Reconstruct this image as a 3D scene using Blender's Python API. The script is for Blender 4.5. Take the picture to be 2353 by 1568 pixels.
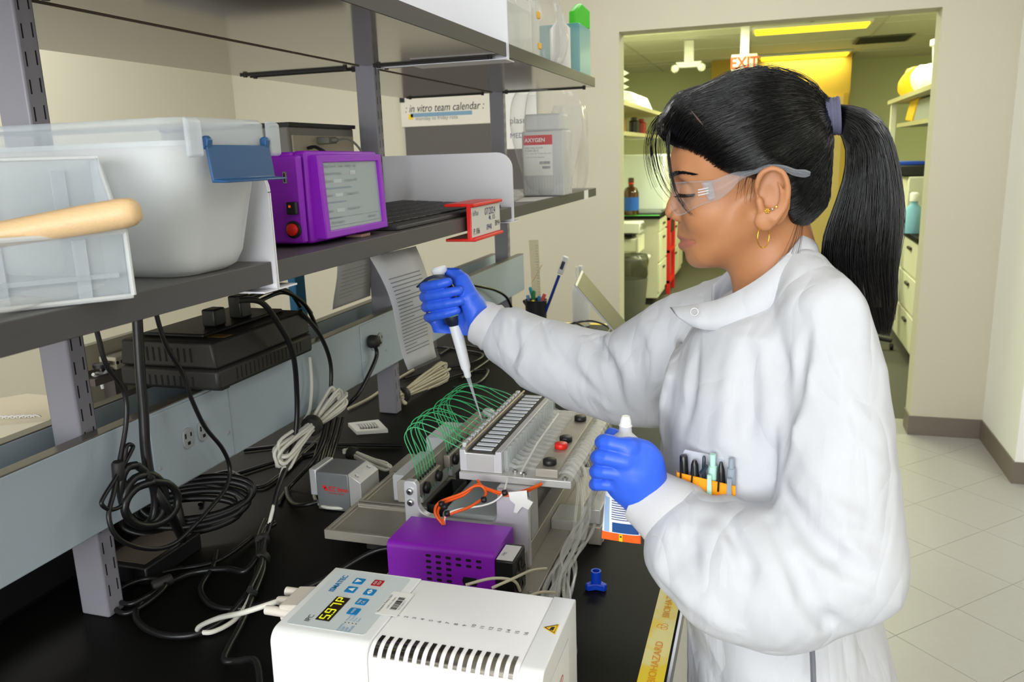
import bpy, bmesh, math, random
import numpy as np
from mathutils import Vector, Matrix
random.seed(7); rng = np.random.default_rng(7)
for o in list(bpy.data.objects): bpy.data.objects.remove(o)
SC = bpy.context.scene; COL = SC.collection
# ---------------------------------------------------------------- camera
W, H, F = 2353.0, 1568.0, 1866.94
CAMP = np.array([0, 0, 1.52])
def _rot(yaw, pitch, roll):
    f = np.array([-math.sin(yaw)*math.cos(pitch), math.cos(yaw)*math.cos(pitch), -math.sin(pitch)])
    r = np.array([math.cos(yaw), math.sin(yaw), 0.]); u = np.cross(r, f)
    c, s = math.cos(roll), math.sin(roll)
    return np.array([c*r+s*u, -(-s*r+c*u), f])
RC = _rot(0.308693, 0.223535, -0.032987)
cd = bpy.data.cameras.new('camera'); cam = bpy.data.objects.new('camera', cd); COL.objects.link(cam)
cd.sensor_width = 36; cd.lens = F/W*36; cd.clip_start = .02; cd.clip_end = 60
cd.dof.use_dof = True; cd.dof.focus_distance = 1.12; cd.dof.aperture_fstop = 11
cam.matrix_world = Matrix(((RC[0][0], -RC[1][0], -RC[2][0], CAMP[0]), (RC[0][1], -RC[1][1], -RC[2][1], CAMP[1]),
                           (RC[0][2], -RC[1][2], -RC[2][2], CAMP[2]), (0, 0, 0, 1)))
SC.camera = cam
# ---------------------------------------------------------------- world, lights, exposure
wd = bpy.data.worlds.new('world'); SC.world = wd; wd.use_nodes = True
wd.node_tree.nodes['Background'].inputs[0].default_value = (1, .97, .92, 1)
wd.node_tree.nodes['Background'].inputs[1].default_value = .15
SC.view_settings.view_transform = 'Standard'; SC.view_settings.look = 'None'
SC.view_settings.gamma = 1; SC.view_settings.use_curve_mapping = False
SC.view_settings.exposure = -0.5
CEIL = 2.75
def area(name, x, y, z, sx, sy, power, col=(1, 1, 1)):
    l = bpy.data.lights.new(name, 'AREA'); l.shape = 'RECTANGLE'; l.size = sx; l.size_y = sy
    l.energy = power; l.color = col
    o = bpy.data.objects.new(name, l); o.location = (x, y, z); COL.objects.link(o); return o
# ceiling panels of the lab (fixtures built with the ceiling further down)
LAMPS = [(-.25, -1.2, 13), (1.1, .9, 3.5), (-1.9, -.7, 26), (-2.3, 2.6, 30), (2.1, -.5, 8), (1.6, 2.7, 19), (-.4, -2.4, 10), (-.3, 3.5, 16)]
for i, (x, y, p) in enumerate(LAMPS): area('ceiling_panel_light', x, y, CEIL-.03, 1.1, .56, p)
# low fill light, set in a window added to the wall behind the camera
FILL_WIN = (-2.1, 1.3, .95, 2.25)
wl = area('added_window_fill', (FILL_WIN[0]+FILL_WIN[1])/2, -3.12, (FILL_WIN[2]+FILL_WIN[3])/2, FILL_WIN[1]-FILL_WIN[0], FILL_WIN[3]-FILL_WIN[2], 190, (.95, .98, 1)); wl.rotation_euler = (math.radians(90), 0, 0)
# yellow fluorescent strips of the room beyond the opening
BACKLAMPS = [(.33, 9.08), (.36, 11.76)]
for x, y in BACKLAMPS: area('yellow_strip_light', x, y, 2.64, 1.0, .25, 17, (.97, 1, .38))
HALL = [(-.5, 6.1, 46), (.9, 6.2, 40), (-1.1, 8.1, 140), (1.2, 8.0, 120)]
for x, y, p in HALL: area('hall_panel_light', x, y, 2.665, 1.1, .5, p, (.92, 1, .60))
# ---------------------------------------------------------------- helpers
def ray(x, y): return RC.T @ np.array([(x-W/2)/F, (y-H/2)/F, 1.])
def at(x, y, X=None, Y=None, Z=None):
    d = ray(x, y)
    t = (X-CAMP[0])/d[0] if X is not None else (Y-CAMP[1])/d[1] if Y is not None else (Z-CAMP[2])/d[2]
    return CAMP+t*d
def lin(c):
    return tuple(((v/255)/12.92 if v/255 <= .04045 else ((v/255+.055)/1.055)**2.4) for v in c)
MATS = {}
def mat(name, rgb, rough=.5, metal=0, var=0, vscale=20, bump=0, bscale=200, spec=.5, emit=0, stretch=None, coat=0, trans=0, sss=0, col2=None):
    if name in MATS: return MATS[name]
    m = bpy.data.materials.new(name); m.use_nodes = True; n = m.node_tree.nodes; L = m.node_tree.links
    b = n['Principled BSDF']; c = lin(rgb)
    b.inputs['Base Color'].default_value = (*c, 1); b.inputs['Roughness'].default_value = rough
    b.inputs['Metallic'].default_value = metal; b.inputs['Specular IOR Level'].default_value = spec
    if coat: b.inputs['Coat Weight'].default_value = coat; b.inputs['Coat Roughness'].default_value = .08
    if trans: b.inputs['Transmission Weight'].default_value = trans
    if sss:
        b.inputs['Subsurface Weight'].default_value = sss; b.inputs['Subsurface Radius'].default_value = (.012, .005, .003)
        b.inputs['Subsurface Scale'].default_value = .6
    if emit: b.inputs['Emission Color'].default_value = (*c, 1); b.inputs['Emission Strength'].default_value = emit
    if var or bump:
        tc = n.new('ShaderNodeTexCoord'); mp = n.new('ShaderNodeMapping'); L.new(tc.outputs['Object'], mp.inputs[0])
        if stretch: mp.inputs['Scale'].default_value = stretch
    if var:
        tx = n.new('ShaderNodeTexNoise'); tx.inputs['Scale'].default_value = vscale; tx.inputs['Detail'].default_value = 5
        L.new(mp.outputs[0], tx.inputs['Vector'])
        mx = n.new('ShaderNodeMix'); mx.data_type = 'RGBA'; L.new(tx.outputs['Fac'], mx.inputs['Factor'])
        c2 = lin(col2) if col2 else tuple(min(1, v*(1+var)) for v in c)
        mx.inputs[6].default_value = (*(tuple(v*(1-var) for v in c) if not col2 else c), 1); mx.inputs[7].default_value = (*c2, 1)
        L.new(mx.outputs[2], b.inputs['Base Color'])
    if bump:
        t2 = n.new('ShaderNodeTexNoise'); t2.inputs['Scale'].default_value = bscale; t2.inputs['Detail'].default_value = 4
        L.new(mp.outputs[0], t2.inputs['Vector'])
        bp = n.new('ShaderNodeBump'); bp.inputs['Strength'].default_value = bump; bp.inputs['Distance'].default_value = .002
        L.new(t2.outputs['Fac'], bp.inputs['Height']); L.new(bp.outputs[0], b.inputs['Normal'])
    MATS[name] = m; return m
def clear(name, rgb, opac, rough=.2, edge=.5):
    """see-through plastic: a share of light passes straight, the rest meets a pale glossy body; more body at grazing angles"""
    if name in MATS: return MATS[name]
    m = mat(name, rgb, rough); n = m.node_tree.nodes; L = m.node_tree.links; b = n['Principled BSDF']; o = n['Material Output']
    tr = n.new('ShaderNodeBsdfTransparent'); tr.inputs[0].default_value = (*(min(1, .93+.07*v) for v in lin(rgb)), 1)
    lw = n.new('ShaderNodeLayerWeight'); lw.inputs[0].default_value = edge
    mr = n.new('ShaderNodeMapRange'); mr.inputs[3].default_value = opac; mr.inputs[4].default_value = min(1, opac+.55*edge*2*.6)
    L.new(lw.outputs['Facing'], mr.inputs[0])
    mx = n.new('ShaderNodeMixShader'); L.new(mr.outputs[0], mx.inputs[0]); L.new(tr.outputs[0], mx.inputs[1]); L.new(b.outputs[0], mx.inputs[2])
    L.new(mx.outputs[0], o.inputs[0]); return m
class B:
    def __init__(s): s.v = []; s.f = []
    def add(s, v, f):
        k = len(s.v); s.v += [tuple(float(c) for c in p) for p in v]; s.f += [tuple(i+k for i in q) for q in f]; return s
    def box(s, x0, x1, y0, y1, z0, z1):
        return s.add([(x0,y0,z0),(x1,y0,z0),(x1,y1,z0),(x0,y1,z0),(x0,y0,z1),(x1,y0,z1),(x1,y1,z1),(x0,y1,z1)],
                     [(0,3,2,1),(4,5,6,7),(0,1,5,4),(1,2,6,5),(2,3,7,6),(3,0,4,7)])
    def obox(s, c, u, v, w):
        """box from centre and three half-axis vectors"""
        c, u, v, w = map(np.array, (c, u, v, w)); P = []
        for k in (-1, 1):
            for a, b_ in ((-1,-1),(1,-1),(1,1),(-1,1)): P.append(c+a*u+b_*v+k*w)
        return s.add(P, [(0,3,2,1),(4,5,6,7),(0,1,5,4),(1,2,6,5),(2,3,7,6),(3,0,4,7)])
    def prism(s, poly, d):
        """extrude polygon (3d points) by vector d"""
        n = len(poly); d = np.array(d); P = [np.array(p) for p in poly]
        return s.add(P+[p+d for p in P], [tuple(range(n))[::-1], tuple(range(n, 2*n))]+[(i, (i+1) % n, n+(i+1) % n, n+i) for i in range(n)])
    def cyl(s, a, b, r0, r1=None, n=16, cap=True):
        r1 = r0 if r1 is None else r1
        a, b = Vector([float(x) for x in a]), Vector([float(x) for x in b]); d = (b-a).normalized()
        u = d.orthogonal().normalized(); w = d.cross(u); P = []
        for c, r in ((a, r0), (b, r1)):
            for i in range(n):
                t = 2*math.pi*i/n; P.append(c+u*(r*math.cos(t))+w*(r*math.sin(t)))
        fs = [(i, (i+1) % n, n+(i+1) % n, n+i) for i in range(n)]
        if cap: fs += [tuple(range(n))[::-1], tuple(range(n, 2*n))]
        return s.add(P, fs)
    def lathe(s, base, axis, prof, n=24, cap=True):
        """prof: (r, h) pairs along axis"""
        a = Vector([float(x) for x in base]); d = Vector([float(x) for x in axis]).normalized(); u = d.orthogonal().normalized(); w = d.cross(u); P = []
        for r, h in prof:
            for i in range(n):
                t = 2*math.pi*i/n; P.append(a+d*h+u*(r*math.cos(t))+w*(r*math.sin(t)))
        fs = [(j*n+i, j*n+(i+1) % n, (j+1)*n+(i+1) % n, (j+1)*n+i) for j in range(len(prof)-1) for i in range(n)]
        if cap: fs += [tuple(range(n))[::-1], tuple(range((len(prof)-1)*n, len(prof)*n))]
        return s.add(P, fs)
    def tube(s, pts, r, n=8, cap=True, sub=0, closed=False):
        P = smooth(pts, sub, closed) if sub else [np.array(p, float) for p in pts]
        m = len(P); R = r if hasattr(r, '__len__') else [r]*m
        if hasattr(r, '__len__') and len(r) != m: R = np.interp(np.linspace(0, 1, m), np.linspace(0, 1, len(r)), r)
        V = []; u = None
        for i in range(m):
            t = P[(i+1) % m]-P[i-1] if closed else P[min(i+1, m-1)]-P[max(i-1, 0)]
            t = t/(np.linalg.norm(t)+1e-12)
            if u is None:
                u = np.cross(t, (0, 0, 1)); u = np.cross(t, (1, 0, 0)) if np.linalg.norm(u) < .1 else u
            u = u-t*np.dot(u, t); u /= np.linalg.norm(u)+1e-12; w = np.cross(t, u)
            for k in range(n):
                a = 2*math.pi*k/n; V.append(P[i]+R[i]*(math.cos(a)*u+math.sin(a)*w))
        fs = [(j*n+k, j*n+(k+1) % n, (j+1) % m*n+(k+1) % n, (j+1) % m*n+k) for j in range(m if closed else m-1) for k in range(n)]
        if cap and not closed: fs += [tuple(range(n))[::-1], tuple(range((m-1)*n, m*n))]
        return s.add(V, fs)
    def grid(s, P, nu, nv):
        return s.add(P, [(j*nu+i, j*nu+i+1, (j+1)*nu+i+1, (j+1)*nu+i) for j in range(nv-1) for i in range(nu-1)])
def smooth(pts, sub=6, closed=False):
    P = np.array(pts, float); n = len(P)
    if n < 3: return [P[0]+(P[-1]-P[0])*t for t in np.linspace(0, 1, sub+1)]
    out = []
    for i in range(n if closed else n-1):
        if closed: p0, p1, p2, p3 = P[i-1], P[i], P[(i+1) % n], P[(i+2) % n]
        else: p0, p1, p2, p3 = P[max(i-1, 0)], P[i], P[i+1], P[min(i+2, n-1)]
        for t in np.arange(sub)/sub:
            out.append(.5*(2*p1+(p2-p0)*t+(2*p0-5*p1+4*p2-p3)*t*t+(3*p1-p0-3*p2+p3)*t**3))
    if not closed: out.append(P[-1])
    return out
def tag(o, label, cat, group=None):
    o['label'] = label; o['category'] = cat
    if group: o['group'] = group
    return o
def link(name, me, m, parent=None, sm=False, bevel=0, seg=2):
    o = bpy.data.objects.new(name, me); COL.objects.link(o)
    if m is not None and len(me.materials) == 0: me.materials.append(m)
    if sm:
        me.polygons.foreach_set('use_smooth', [True]*len(me.polygons))
        if sm != 'all':
            try: me.set_sharp_from_angle(angle=math.radians(50))
            except Exception: pass
    if bevel:
        bv = o.modifiers.new('bevel', 'BEVEL'); bv.width = bevel; bv.segments = seg; bv.limit_method = 'ANGLE'; bv.angle_limit = math.radians(40); bv.harden_normals = False
    if parent is not None:
        o.parent = parent; o.matrix_parent_inverse = Matrix.Translation(-wloc(parent))
    return o
def wloc(o):
    v = Vector(o.location)
    return v if o.parent is None else v+wloc(o.parent)+o.matrix_parent_inverse.translation
def mk(name, b, m, parent=None, sm=True, bevel=0, seg=2):
    me = bpy.data.meshes.new(name); me.from_pydata(b.v, [], b.f); me.update()
    bm = bmesh.new(); bm.from_mesh(me); bmesh.ops.recalc_face_normals(bm, faces=bm.faces); bm.to_mesh(me); bm.free()
    return link(name, me, m, parent, sm, bevel, seg)
def thing(name, label, cat, loc, group=None):
    o = bpy.data.objects.new(name, None); COL.objects.link(o); o.location = [float(v) for v in loc]; o.empty_display_size = .05
    return tag(o, label, cat, group)
def struct(name, b, m, bevel=0, parent=None, sm=False):
    o = mk(name, b, m, parent, sm, bevel)
    if parent is None: o['kind'] = 'structure'
    return o
def copies(o, loc, label=None, parent=None):
    """copy of a thing with its parts and sub-parts, placed at loc"""
    c = o.copy(); COL.objects.link(c)
    if parent is None: c.location = [float(v) for v in loc]
    else: c.parent = parent
    if label: c['label'] = label
    for ch in o.children: copies(ch, None, None, c)
    return c
def put(o, d):
    """part sharing a mesh, moved by d"""
    c = o.copy(); COL.objects.link(c); c.location = Vector(o.location)+Vector([float(v) for v in d]); return c
def text(s, org, right, up, size, m, parent, name='lettering', align='LEFT', bold=0, lift=.0004, shear=0, squeeze=1):
    cu = bpy.data.curves.new('t', 'FONT'); cu.body = s; cu.size = 1; cu.align_x = align; cu.offset = bold; cu.shear = shear; cu.resolution_u = 3
    ob = bpy.data.objects.new('t', cu); COL.objects.link(ob); bpy.context.view_layer.update()
    me = bpy.data.meshes.new_from_object(ob.evaluated_get(bpy.context.evaluated_depsgraph_get()))
    bpy.data.objects.remove(ob); bpy.data.curves.remove(cu)
    r, u = np.array(right, float), np.array(up, float); r /= np.linalg.norm(r); u -= r*np.dot(r, u); u /= np.linalg.norm(u); nn = np.cross(r, u)
    co = np.zeros(len(me.vertices)*3); me.vertices.foreach_get('co', co); co = co.reshape(-1, 3)
    w = np.array(org)+np.outer(co[:, 0]*size*squeeze, r)+np.outer(co[:, 1]*size, u)+nn*lift
    me.vertices.foreach_set('co', w.ravel()); me.materials.clear(); me.update()
    return link(name, me, m, parent)
def decal(name, org, r, u, w, h, m, parent, lift=.0003):
    """thin printed patch: org lower-left corner, r right, u up"""
    r, u = np.array(r, float), np.array(u, float); r /= np.linalg.norm(r); u /= np.linalg.norm(u); n = np.cross(r, u); o = np.array(org, float)
    b = B().prism([o, o+r*w, o+r*w+u*h, o+u*h], n*lift); return mk(name, b, m, parent, False)
# ---- implicit surfaces: smooth unions sampled on a grid, skinned by surface nets
class Field:
    def __init__(s, xs, ys, zs):
        s.x, s.y, s.z = (np.asarray(a, np.float32) for a in (xs, ys, zs)); s.d = np.full((len(s.x), len(s.y), len(s.z)), .2, np.float32)
    def sub(s, lo, hi, mg):
        sl = [];
        for a, l, h in zip((s.x, s.y, s.z), lo, hi):
            i0 = max(np.searchsorted(a, l-mg)-1, 0); i1 = min(np.searchsorted(a, h+mg)+1, len(a)); sl.append(slice(i0, i1))
        return tuple(sl), s.x[sl[0]][:, None, None], s.y[sl[1]][None, :, None], s.z[sl[2]][None, None, :]
    def mix(s, sl, v, k, op):
        a = s.d[sl]
        if op == 'u':
            if k > 0: h = np.clip(.5+.5*(a-v)/k, 0, 1); s.d[sl] = a+(v-a)*h-k*h*(1-h)
            else: s.d[sl] = np.minimum(a, v)
        elif op == 's':
            h = np.clip(.5-.5*(a+v)/k, 0, 1); s.d[sl] = a+(-v-a)*h+k*h*(1-h)
        elif op == 'i':
            s.d[sl] = np.maximum(a, v)
    def cone(s, a, b, ra, rb=None, k=.01, op='u'):
        rb = ra if rb is None else rb; a, b = np.array(a, np.float32), np.array(b, np.float32); R = max(ra, rb)
        sl, X, Y, Z = s.sub(np.minimum(a, b)-R, np.maximum(a, b)+R, .045 if op == 'u' else .02); d = b-a; L2 = float(d@d)+1e-12
        t = np.clip(((X-a[0])*d[0]+(Y-a[1])*d[1]+(Z-a[2])*d[2])/L2, 0, 1)
        q = np.sqrt((X-a[0]-t*d[0])**2+(Y-a[1]-t*d[1])**2+(Z-a[2]-t*d[2])**2)-(ra+(rb-ra)*t)
        s.mix(sl, q, k, op)
    def path(s, pts, r, k=.006, op='u', sub=0):
        P = smooth(pts, sub) if sub else pts; n = len(P); R = np.interp(np.linspace(0, 1, n), np.linspace(0, 1, len(r)), r) if hasattr(r, '__len__') else [r]*n
        Q = np.array(P, np.float32); R = np.array(R, np.float32); Rm = float(R.max())
        sl, X, Y, Z = s.sub(Q.min(0)-Rm, Q.max(0)+Rm, .045 if op == 'u' else .02); out = None
        for i in range(n-1):
            a, d = Q[i], Q[i+1]-Q[i]; L2 = float(d@d)+1e-12
            t = np.clip(((X-a[0])*d[0]+(Y-a[1])*d[1]+(Z-a[2])*d[2])/L2, 0, 1)
            q = np.sqrt((X-a[0]-t*d[0])**2+(Y-a[1]-t*d[1])**2+(Z-a[2]-t*d[2])**2)-(R[i]+(R[i+1]-R[i])*t)
            out = q if out is None else np.minimum(out, q)
        s.mix(sl, out, k, op)
    def ell(s, c, r, k=.01, rot=None, op='u'):
        c = np.array(c, np.float32); r = np.array(r, np.float32); R = float(max(r))
        sl, X, Y, Z = s.sub(c-R, c+R, .045 if op == 'u' else .02); X, Y, Z = X-c[0], Y-c[1], Z-c[2]
        if rot is not None:
            M = np.array(Matrix.Rotation(rot[1], 3, rot[0]).transposed()) if isinstance(rot[0], str) else np.array(rot)
            X, Y, Z = (M[i, 0]*X+M[i, 1]*Y+M[i, 2]*Z for i in range(3))
        k0 = np.sqrt((X/r[0])**2+(Y/r[1])**2+(Z/r[2])**2); k1 = np.sqrt((X/r[0]**2)**2+(Y/r[1]**2)**2+(Z/r[2]**2)**2)+1e-9
        s.mix(sl, k0*(k0-1)/k1, k, op)
    def half(s, p, n, op='i'):
        n = np.array(n, np.float32); n /= np.linalg.norm(n)
        v = (s.x[:, None, None]-p[0])*n[0]+(s.y[None, :, None]-p[1])*n[1]+(s.z[None, None, :]-p[2])*n[2]
        s.d = np.maximum(s.d, v.astype(np.float32))
    def mesh(s, relax=2):
        d = s.d; I = d < 0; nx, ny, nz = d.shape
        c = np.zeros((nx-1, ny-1, nz-1), np.int8)
        for i in (0, 1):
            for j in (0, 1):
                for k in (0, 1): c += I[i:nx-1+i, j:ny-1+j, k:nz-1+k]
        act = (c > 0) & (c < 8); idx = np.full(act.shape, -1, np.int64); A = np.argwhere(act); idx[act] = np.arange(len(A))
        acc = np.zeros((len(A), 3)); cnt = np.zeros(len(A)); cs = (s.x, s.y, s.z)
        for ax in range(3):
            o1, o2 = [q for q in range(3) if q != ax]
            for u in (0, 1):
                for w in (0, 1):
                    p = A.copy(); p[:, o1] += u; p[:, o2] += w; q = p.copy(); q[:, ax] += 1
                    va = d[p[:, 0], p[:, 1], p[:, 2]].astype(float); vb = d[q[:, 0], q[:, 1], q[:, 2]].astype(float); m = (va < 0) != (vb < 0)
                    t = va/(va-vb+1e-20); t = np.where(m, t, 0)
                    for e in range(3):
                        ce = cs[e][p[:, e]]+(t*(cs[e][np.minimum(q[:, e], len(cs[e])-1)]-cs[e][p[:, e]]) if e == ax else 0)
                        acc[:, e] += np.where(m, ce, 0)
                    cnt += m
        V = acc/cnt[:, None]; Q = []
        for ax in range(3):
            o1, o2 = [(1, 2), (2, 0), (0, 1)][ax]
            sl0 = [slice(None)]*3; sl1 = [slice(None)]*3; sl0[ax] = slice(0, -1); sl1[ax] = slice(1, None)
            ch = I[tuple(sl0)] != I[tuple(sl1)]; E = np.argwhere(ch); E = E[(E[:, o1] > 0) & (E[:, o2] > 0) & (E[:, o1] < d.shape[o1]-1) & (E[:, o2] < d.shape[o2]-1)]
            ins = I[E[:, 0], E[:, 1], E[:, 2]]
            def cell(a, b_):
                p = E.copy(); p[:, o1] += a; p[:, o2] += b_; return idx[p[:, 0], p[:, 1], p[:, 2]]
            q = np.stack([cell(-1, -1), cell(0, -1), cell(0, 0), cell(-1, 0)], 1); q[~ins] = q[~ins][:, ::-1]; Q.append(q)
        Q = np.concatenate(Q); Q = Q[(Q >= 0).all(1)]
        for _ in range(relax):
            S = np.zeros_like(V); N = np.zeros(len(V))
            for k in range(4):
                a, b_ = Q[:, k], Q[:, (k+1) % 4]; np.add.at(S, a, V[b_]); np.add.at(N, a, 1); np.add.at(S, b_, V[a]); np.add.at(N, b_, 1)
            V = V*.45+.55*S/np.maximum(N, 1)[:, None]
        return V, Q
def vmesh(name, V, Q, m, parent=None):
    me = bpy.data.meshes.new(name); me.vertices.add(len(V)); me.vertices.foreach_set('co', V.astype(np.float32).ravel())
    me.loops.add(Q.size); me.loops.foreach_set('vertex_index', Q.ravel().astype(np.int32)); me.polygons.add(len(Q))
    me.polygons.foreach_set('loop_start', (np.arange(len(Q))*4).astype(np.int32)); me.update(calc_edges=True); me.validate()
    return link(name, me, m, parent, 'all')
def nl(*segs):
    """non-uniform samples: (from, to, step) pieces"""
    return np.concatenate([np.arange(a, b-1e-6, h) for a, b, h in segs]+[[segs[-1][1]]])
# ================================================================ the room
m_wall = mat('wall_paint', (204, 199, 180), .75, var=.02, vscale=2.5, bump=.04, bscale=350)
m_wallw = mat('wall_paint_pale', (246, 246, 242), .7, var=.015, vscale=3, bump=.04, bscale=350)
m_base = mat('rubber_base', (118, 108, 98), .5, var=.04, vscale=8)
m_tile = mat('vinyl_tile', (168, 166, 162), .38, var=.05, vscale=35, bump=.05, bscale=60)
m_joint = mat('tile_joint', (150, 147, 142), .7, var=.05)
m_carpet = mat('dark_mat', (78, 76, 68), .85, var=.12, vscale=120, bump=.3, bscale=500)
m_ceil = mat('ceiling_board', (232, 230, 222), .85, var=.02, vscale=60, bump=.1, bscale=300)
m_grid = mat('ceiling_grid', (214, 212, 204), .5, var=.02)
fl = struct('floor', B().box(-3.3, 3.2, -3.2, 4.84, -.05, -.002), m_joint)
def clip(poly, x0, x1, y0, y1):
    for ax, lim, sg in ((0, x0, 1), (0, x1, -1), (1, y0, 1), (1, y1, -1)):
        out = []
        for i in range(len(poly)):
            a, b_ = poly[i], poly[(i+1) % len(poly)]; da, db = sg*(a[ax]-lim), sg*(b_[ax]-lim)
            if da >= 0: out.append(a)
            if da*db < 0: t = da/(da-db); out.append((a[0]+(b_[0]-a[0])*t, a[1]+(b_[1]-a[1])*t))
        poly = out
        if len(poly) < 3: return []
    return poly
s2 = .3048/math.sqrt(2); g = .0012
for i in range(-9, 16):
    for j in range(-14, 26):
        cx, cy = (i+j)*s2*1.0, (j-i)*s2+1.9
        if not (-.2 < cx < 2.3 and .3 < cy < 4.9): continue
        r = s2-g
        p = clip([(cx-r, cy), (cx, cy-r), (cx+r, cy), (cx, cy+r)], -.08, 2.2, .4, 4.56)
        if len(p) < 3: continue
        struct('floor_tile', B().prism([(x, y, -.002) for x, y in p], (0, 0, .002)), m_tile, parent=fl)
struct('floor_hall', B().box(-3.2, 3.2, 4.84, 13.2, -.05, 0), m_carpet)
cl = struct('ceiling', B().box(-3.3, 3.2, -3.2, 4.57, CEIL, CEIL+.05), m_ceil)
clb = struct('ceiling_hall', B().box(-3.2, 3.2, 4.72, 13.2, 2.70, 2.75), m_ceil)
b = B()
for x in (-1.6, -.29, 1.02, 2.24): b.box(x-.012, x+.012, 4.73, 13.1, 2.692, 2.702)
for y in (5.8, 7.6, 8.9, 9.3, 10.5, 11.6, 11.95): b.box(-3.1, 3.1, y-.012, y+.012, 2.6925, 2.7015)
mk('grid_bars', b, m_grid, clb, False)
# wall with the wide opening
b = B(); b.box(-3.3, -.80, 4.57, 4.72, 0, CEIL); b.box(.757, 3.2, 4.57, 4.72, 0, CEIL); b.box(-.80, .757, 4.57, 4.72, 2.15, CEIL)
struct('wall_front', b, m_wall)
struct('wall_left', B().box(-3.36, -3.24, -3.2, 4.57, 0, CEIL), m_wall)
b = B(); b.box(-3.3, FILL_WIN[0], -3.32, -3.2, 0, CEIL); b.box(FILL_WIN[1], 3.2, -3.32, -3.2, 0, CEIL); b.box(FILL_WIN[0], FILL_WIN[1], -3.32, -3.2, 0, FILL_WIN[2]); b.box(FILL_WIN[0], FILL_WIN[1], -3.32, -3.2, FILL_WIN[3], CEIL); struct('wall_back', b, m_wall)
m_pane = mat('added_pane_glow', (225, 236, 250), .3, emit=1.2); wn = struct('added_window_1', B().box(FILL_WIN[0], FILL_WIN[1], -3.30, -3.28, FILL_WIN[2], FILL_WIN[3]), m_pane)  # added window with glowing pane, only there to light the shelves from behind
for x in np.linspace(FILL_WIN[0], FILL_WIN[1], 4): mk('mullion', B().box(x-.03, x+.03, -3.28, -3.22, FILL_WIN[2], FILL_WIN[3]), mat('mullion_white', (230, 230, 226), .5), wn, False)
mk('sill', B().box(FILL_WIN[0]-.05, FILL_WIN[1]+.05, -3.28, -3.15, FILL_WIN[2]-.03, FILL_WIN[2]), MATS['mullion_white'], wn, False)
struct('wall_right', B().box(3.2, 3.32, -3.2, 4.72, 0, CEIL), m_wall)
struct('wall_corner', B().box(1.10, 3.2, 3.96, 4.57, 0, CEIL), m_wallw)
b = B(); b.prism([(.757, 4.562, 0), (1.10, 4.562, 0), (1.10, 4.57, 0), (.757, 4.57, 0)], (0, 0, .102)); b.box(.749, .757, 4.562, 4.72, 0, .102)
struct('baseboard_front', b, m_base)
b = B(); b.box(1.092, 1.10, 3.952, 4.562, 0, .102); b.box(1.10, 3.2, 3.952, 3.96, 0, .102); struct('baseboard_right', b, m_base)
b = B(); b.box(-3.24, -.80, 4.562, 4.57, 0, .102); b.box(-.80, -.792, 4.562, 4.72, 0, .102); struct('baseboard_left', b, m_base)
# ceiling fixtures above the lab
m_lens = mat('lamp_lens', (255, 250, 240), .5, emit=3)
m_fix = mat('fixture_white', (235, 235, 232), .5, var=.01)
for i, (x, y, p) in enumerate(LAMPS):
    t = thing('ceiling_light', 'flat white ceiling light panel over the lab, %s' % ['behind the bench front', 'above the person', 'behind the far bench side', 'over the far bench side', 'by the right wall', 'by the right corner column', 'at the rear wall', 'before the opening'][i], 'ceiling light', (x, y, CEIL-.02), 'ceiling light panels over the lab')
    b = B(); b.box(x-.58, x+.58, y-.31, y-.29, CEIL-.02, CEIL-.0005); b.box(x-.58, x+.58, y+.29, y+.31, CEIL-.02, CEIL-.0005)
    b.box(x-.60, x-.58, y-.31, y+.31, CEIL-.02, CEIL-.0005); b.box(x+.58, x+.60, y-.31, y+.31, CEIL-.02, CEIL-.0005)
    mk('frame', b, m_fix, t, False); mk('diffuser', B().box(x-.58, x+.58, y-.29, y+.29, CEIL-.014, CEIL-.004), m_lens, t, False)
# ================================================================ bench and shelving
BT = .91
m_bench = mat('black_bench_top', (14, 13, 12), .55, var=.35, vscale=9, bump=.05, bscale=500, spec=.16)
m_cab = mat('bench_cabinet', (205, 205, 200), .5, var=.02)
m_post = mat('post_grey', (142, 140, 149), .42, var=.03, vscale=10)
m_slot = mat('slot_dark', (12, 12, 13), .8)
m_shelf = mat('shelf_laminate', (104, 96, 84), .10, var=.03, vscale=30, spec=.9)
m_edge = mat('shelf_edge', (70, 68, 68), .45, var=.08, vscale=25, stretch=(8, 1, 8))
m_top = mat('shelf_top', (92, 90, 88), .4, var=.06, vscale=60)
m_div = mat('divider_steel', (228, 229, 236), .38, var=.01)
m_race = mat('raceway_blue_grey', (178, 192, 201), .42, var=.02, vscale=6)
m_racetop = mat('raceway_top_metal', (112, 108, 98), .28, metal=.25, var=.06, vscale=12, stretch=(1, .1, 1))
m_black = mat('black_plastic', (22, 22, 23), .42, var=.1, vscale=30)
m_blackm = mat('black_matt', (34, 33, 32), .6, var=.08, vscale=40)
m_white = mat('white_plastic', (236, 236, 232), .4, var=.01)
m_grey = mat('grey_plate', (168, 172, 174), .4, var=.01)
m_ink = mat('ink_black', (28, 28, 30), .7); m_inkb = mat('ink_blue', (44, 46, 110), .7); m_inkg = mat('ink_grey', (120, 122, 126), .7)
m_paper = mat('paper_white', (232, 232, 228), .7, var=.01)
t = thing('lab_bench', 'long black-topped lab bench running under the grey shelving', 'bench', (-.88, 1.3, 0))
mk('bench_top', B().box(-1.66, -.097, -.6, 2.885, BT-.03, BT), m_bench, t, bevel=.003)
mk('bench_body', B().box(-1.58, -.16, -.55, 2.84, .1, BT-.03), m_cab, t, False)
mk('toe_kick', B().box(-1.52, -.24, -.5, 2.8, 0, .1), m_blackm, t, False)
m_steel_edge = mat('edge_steel', (150, 152, 160), .3, metal=.7)
mk('edge_trim', B().box(-.0965, -.093, -.6, 2.885, BT-.03, BT-.006), m_steel_edge, t, False)
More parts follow.
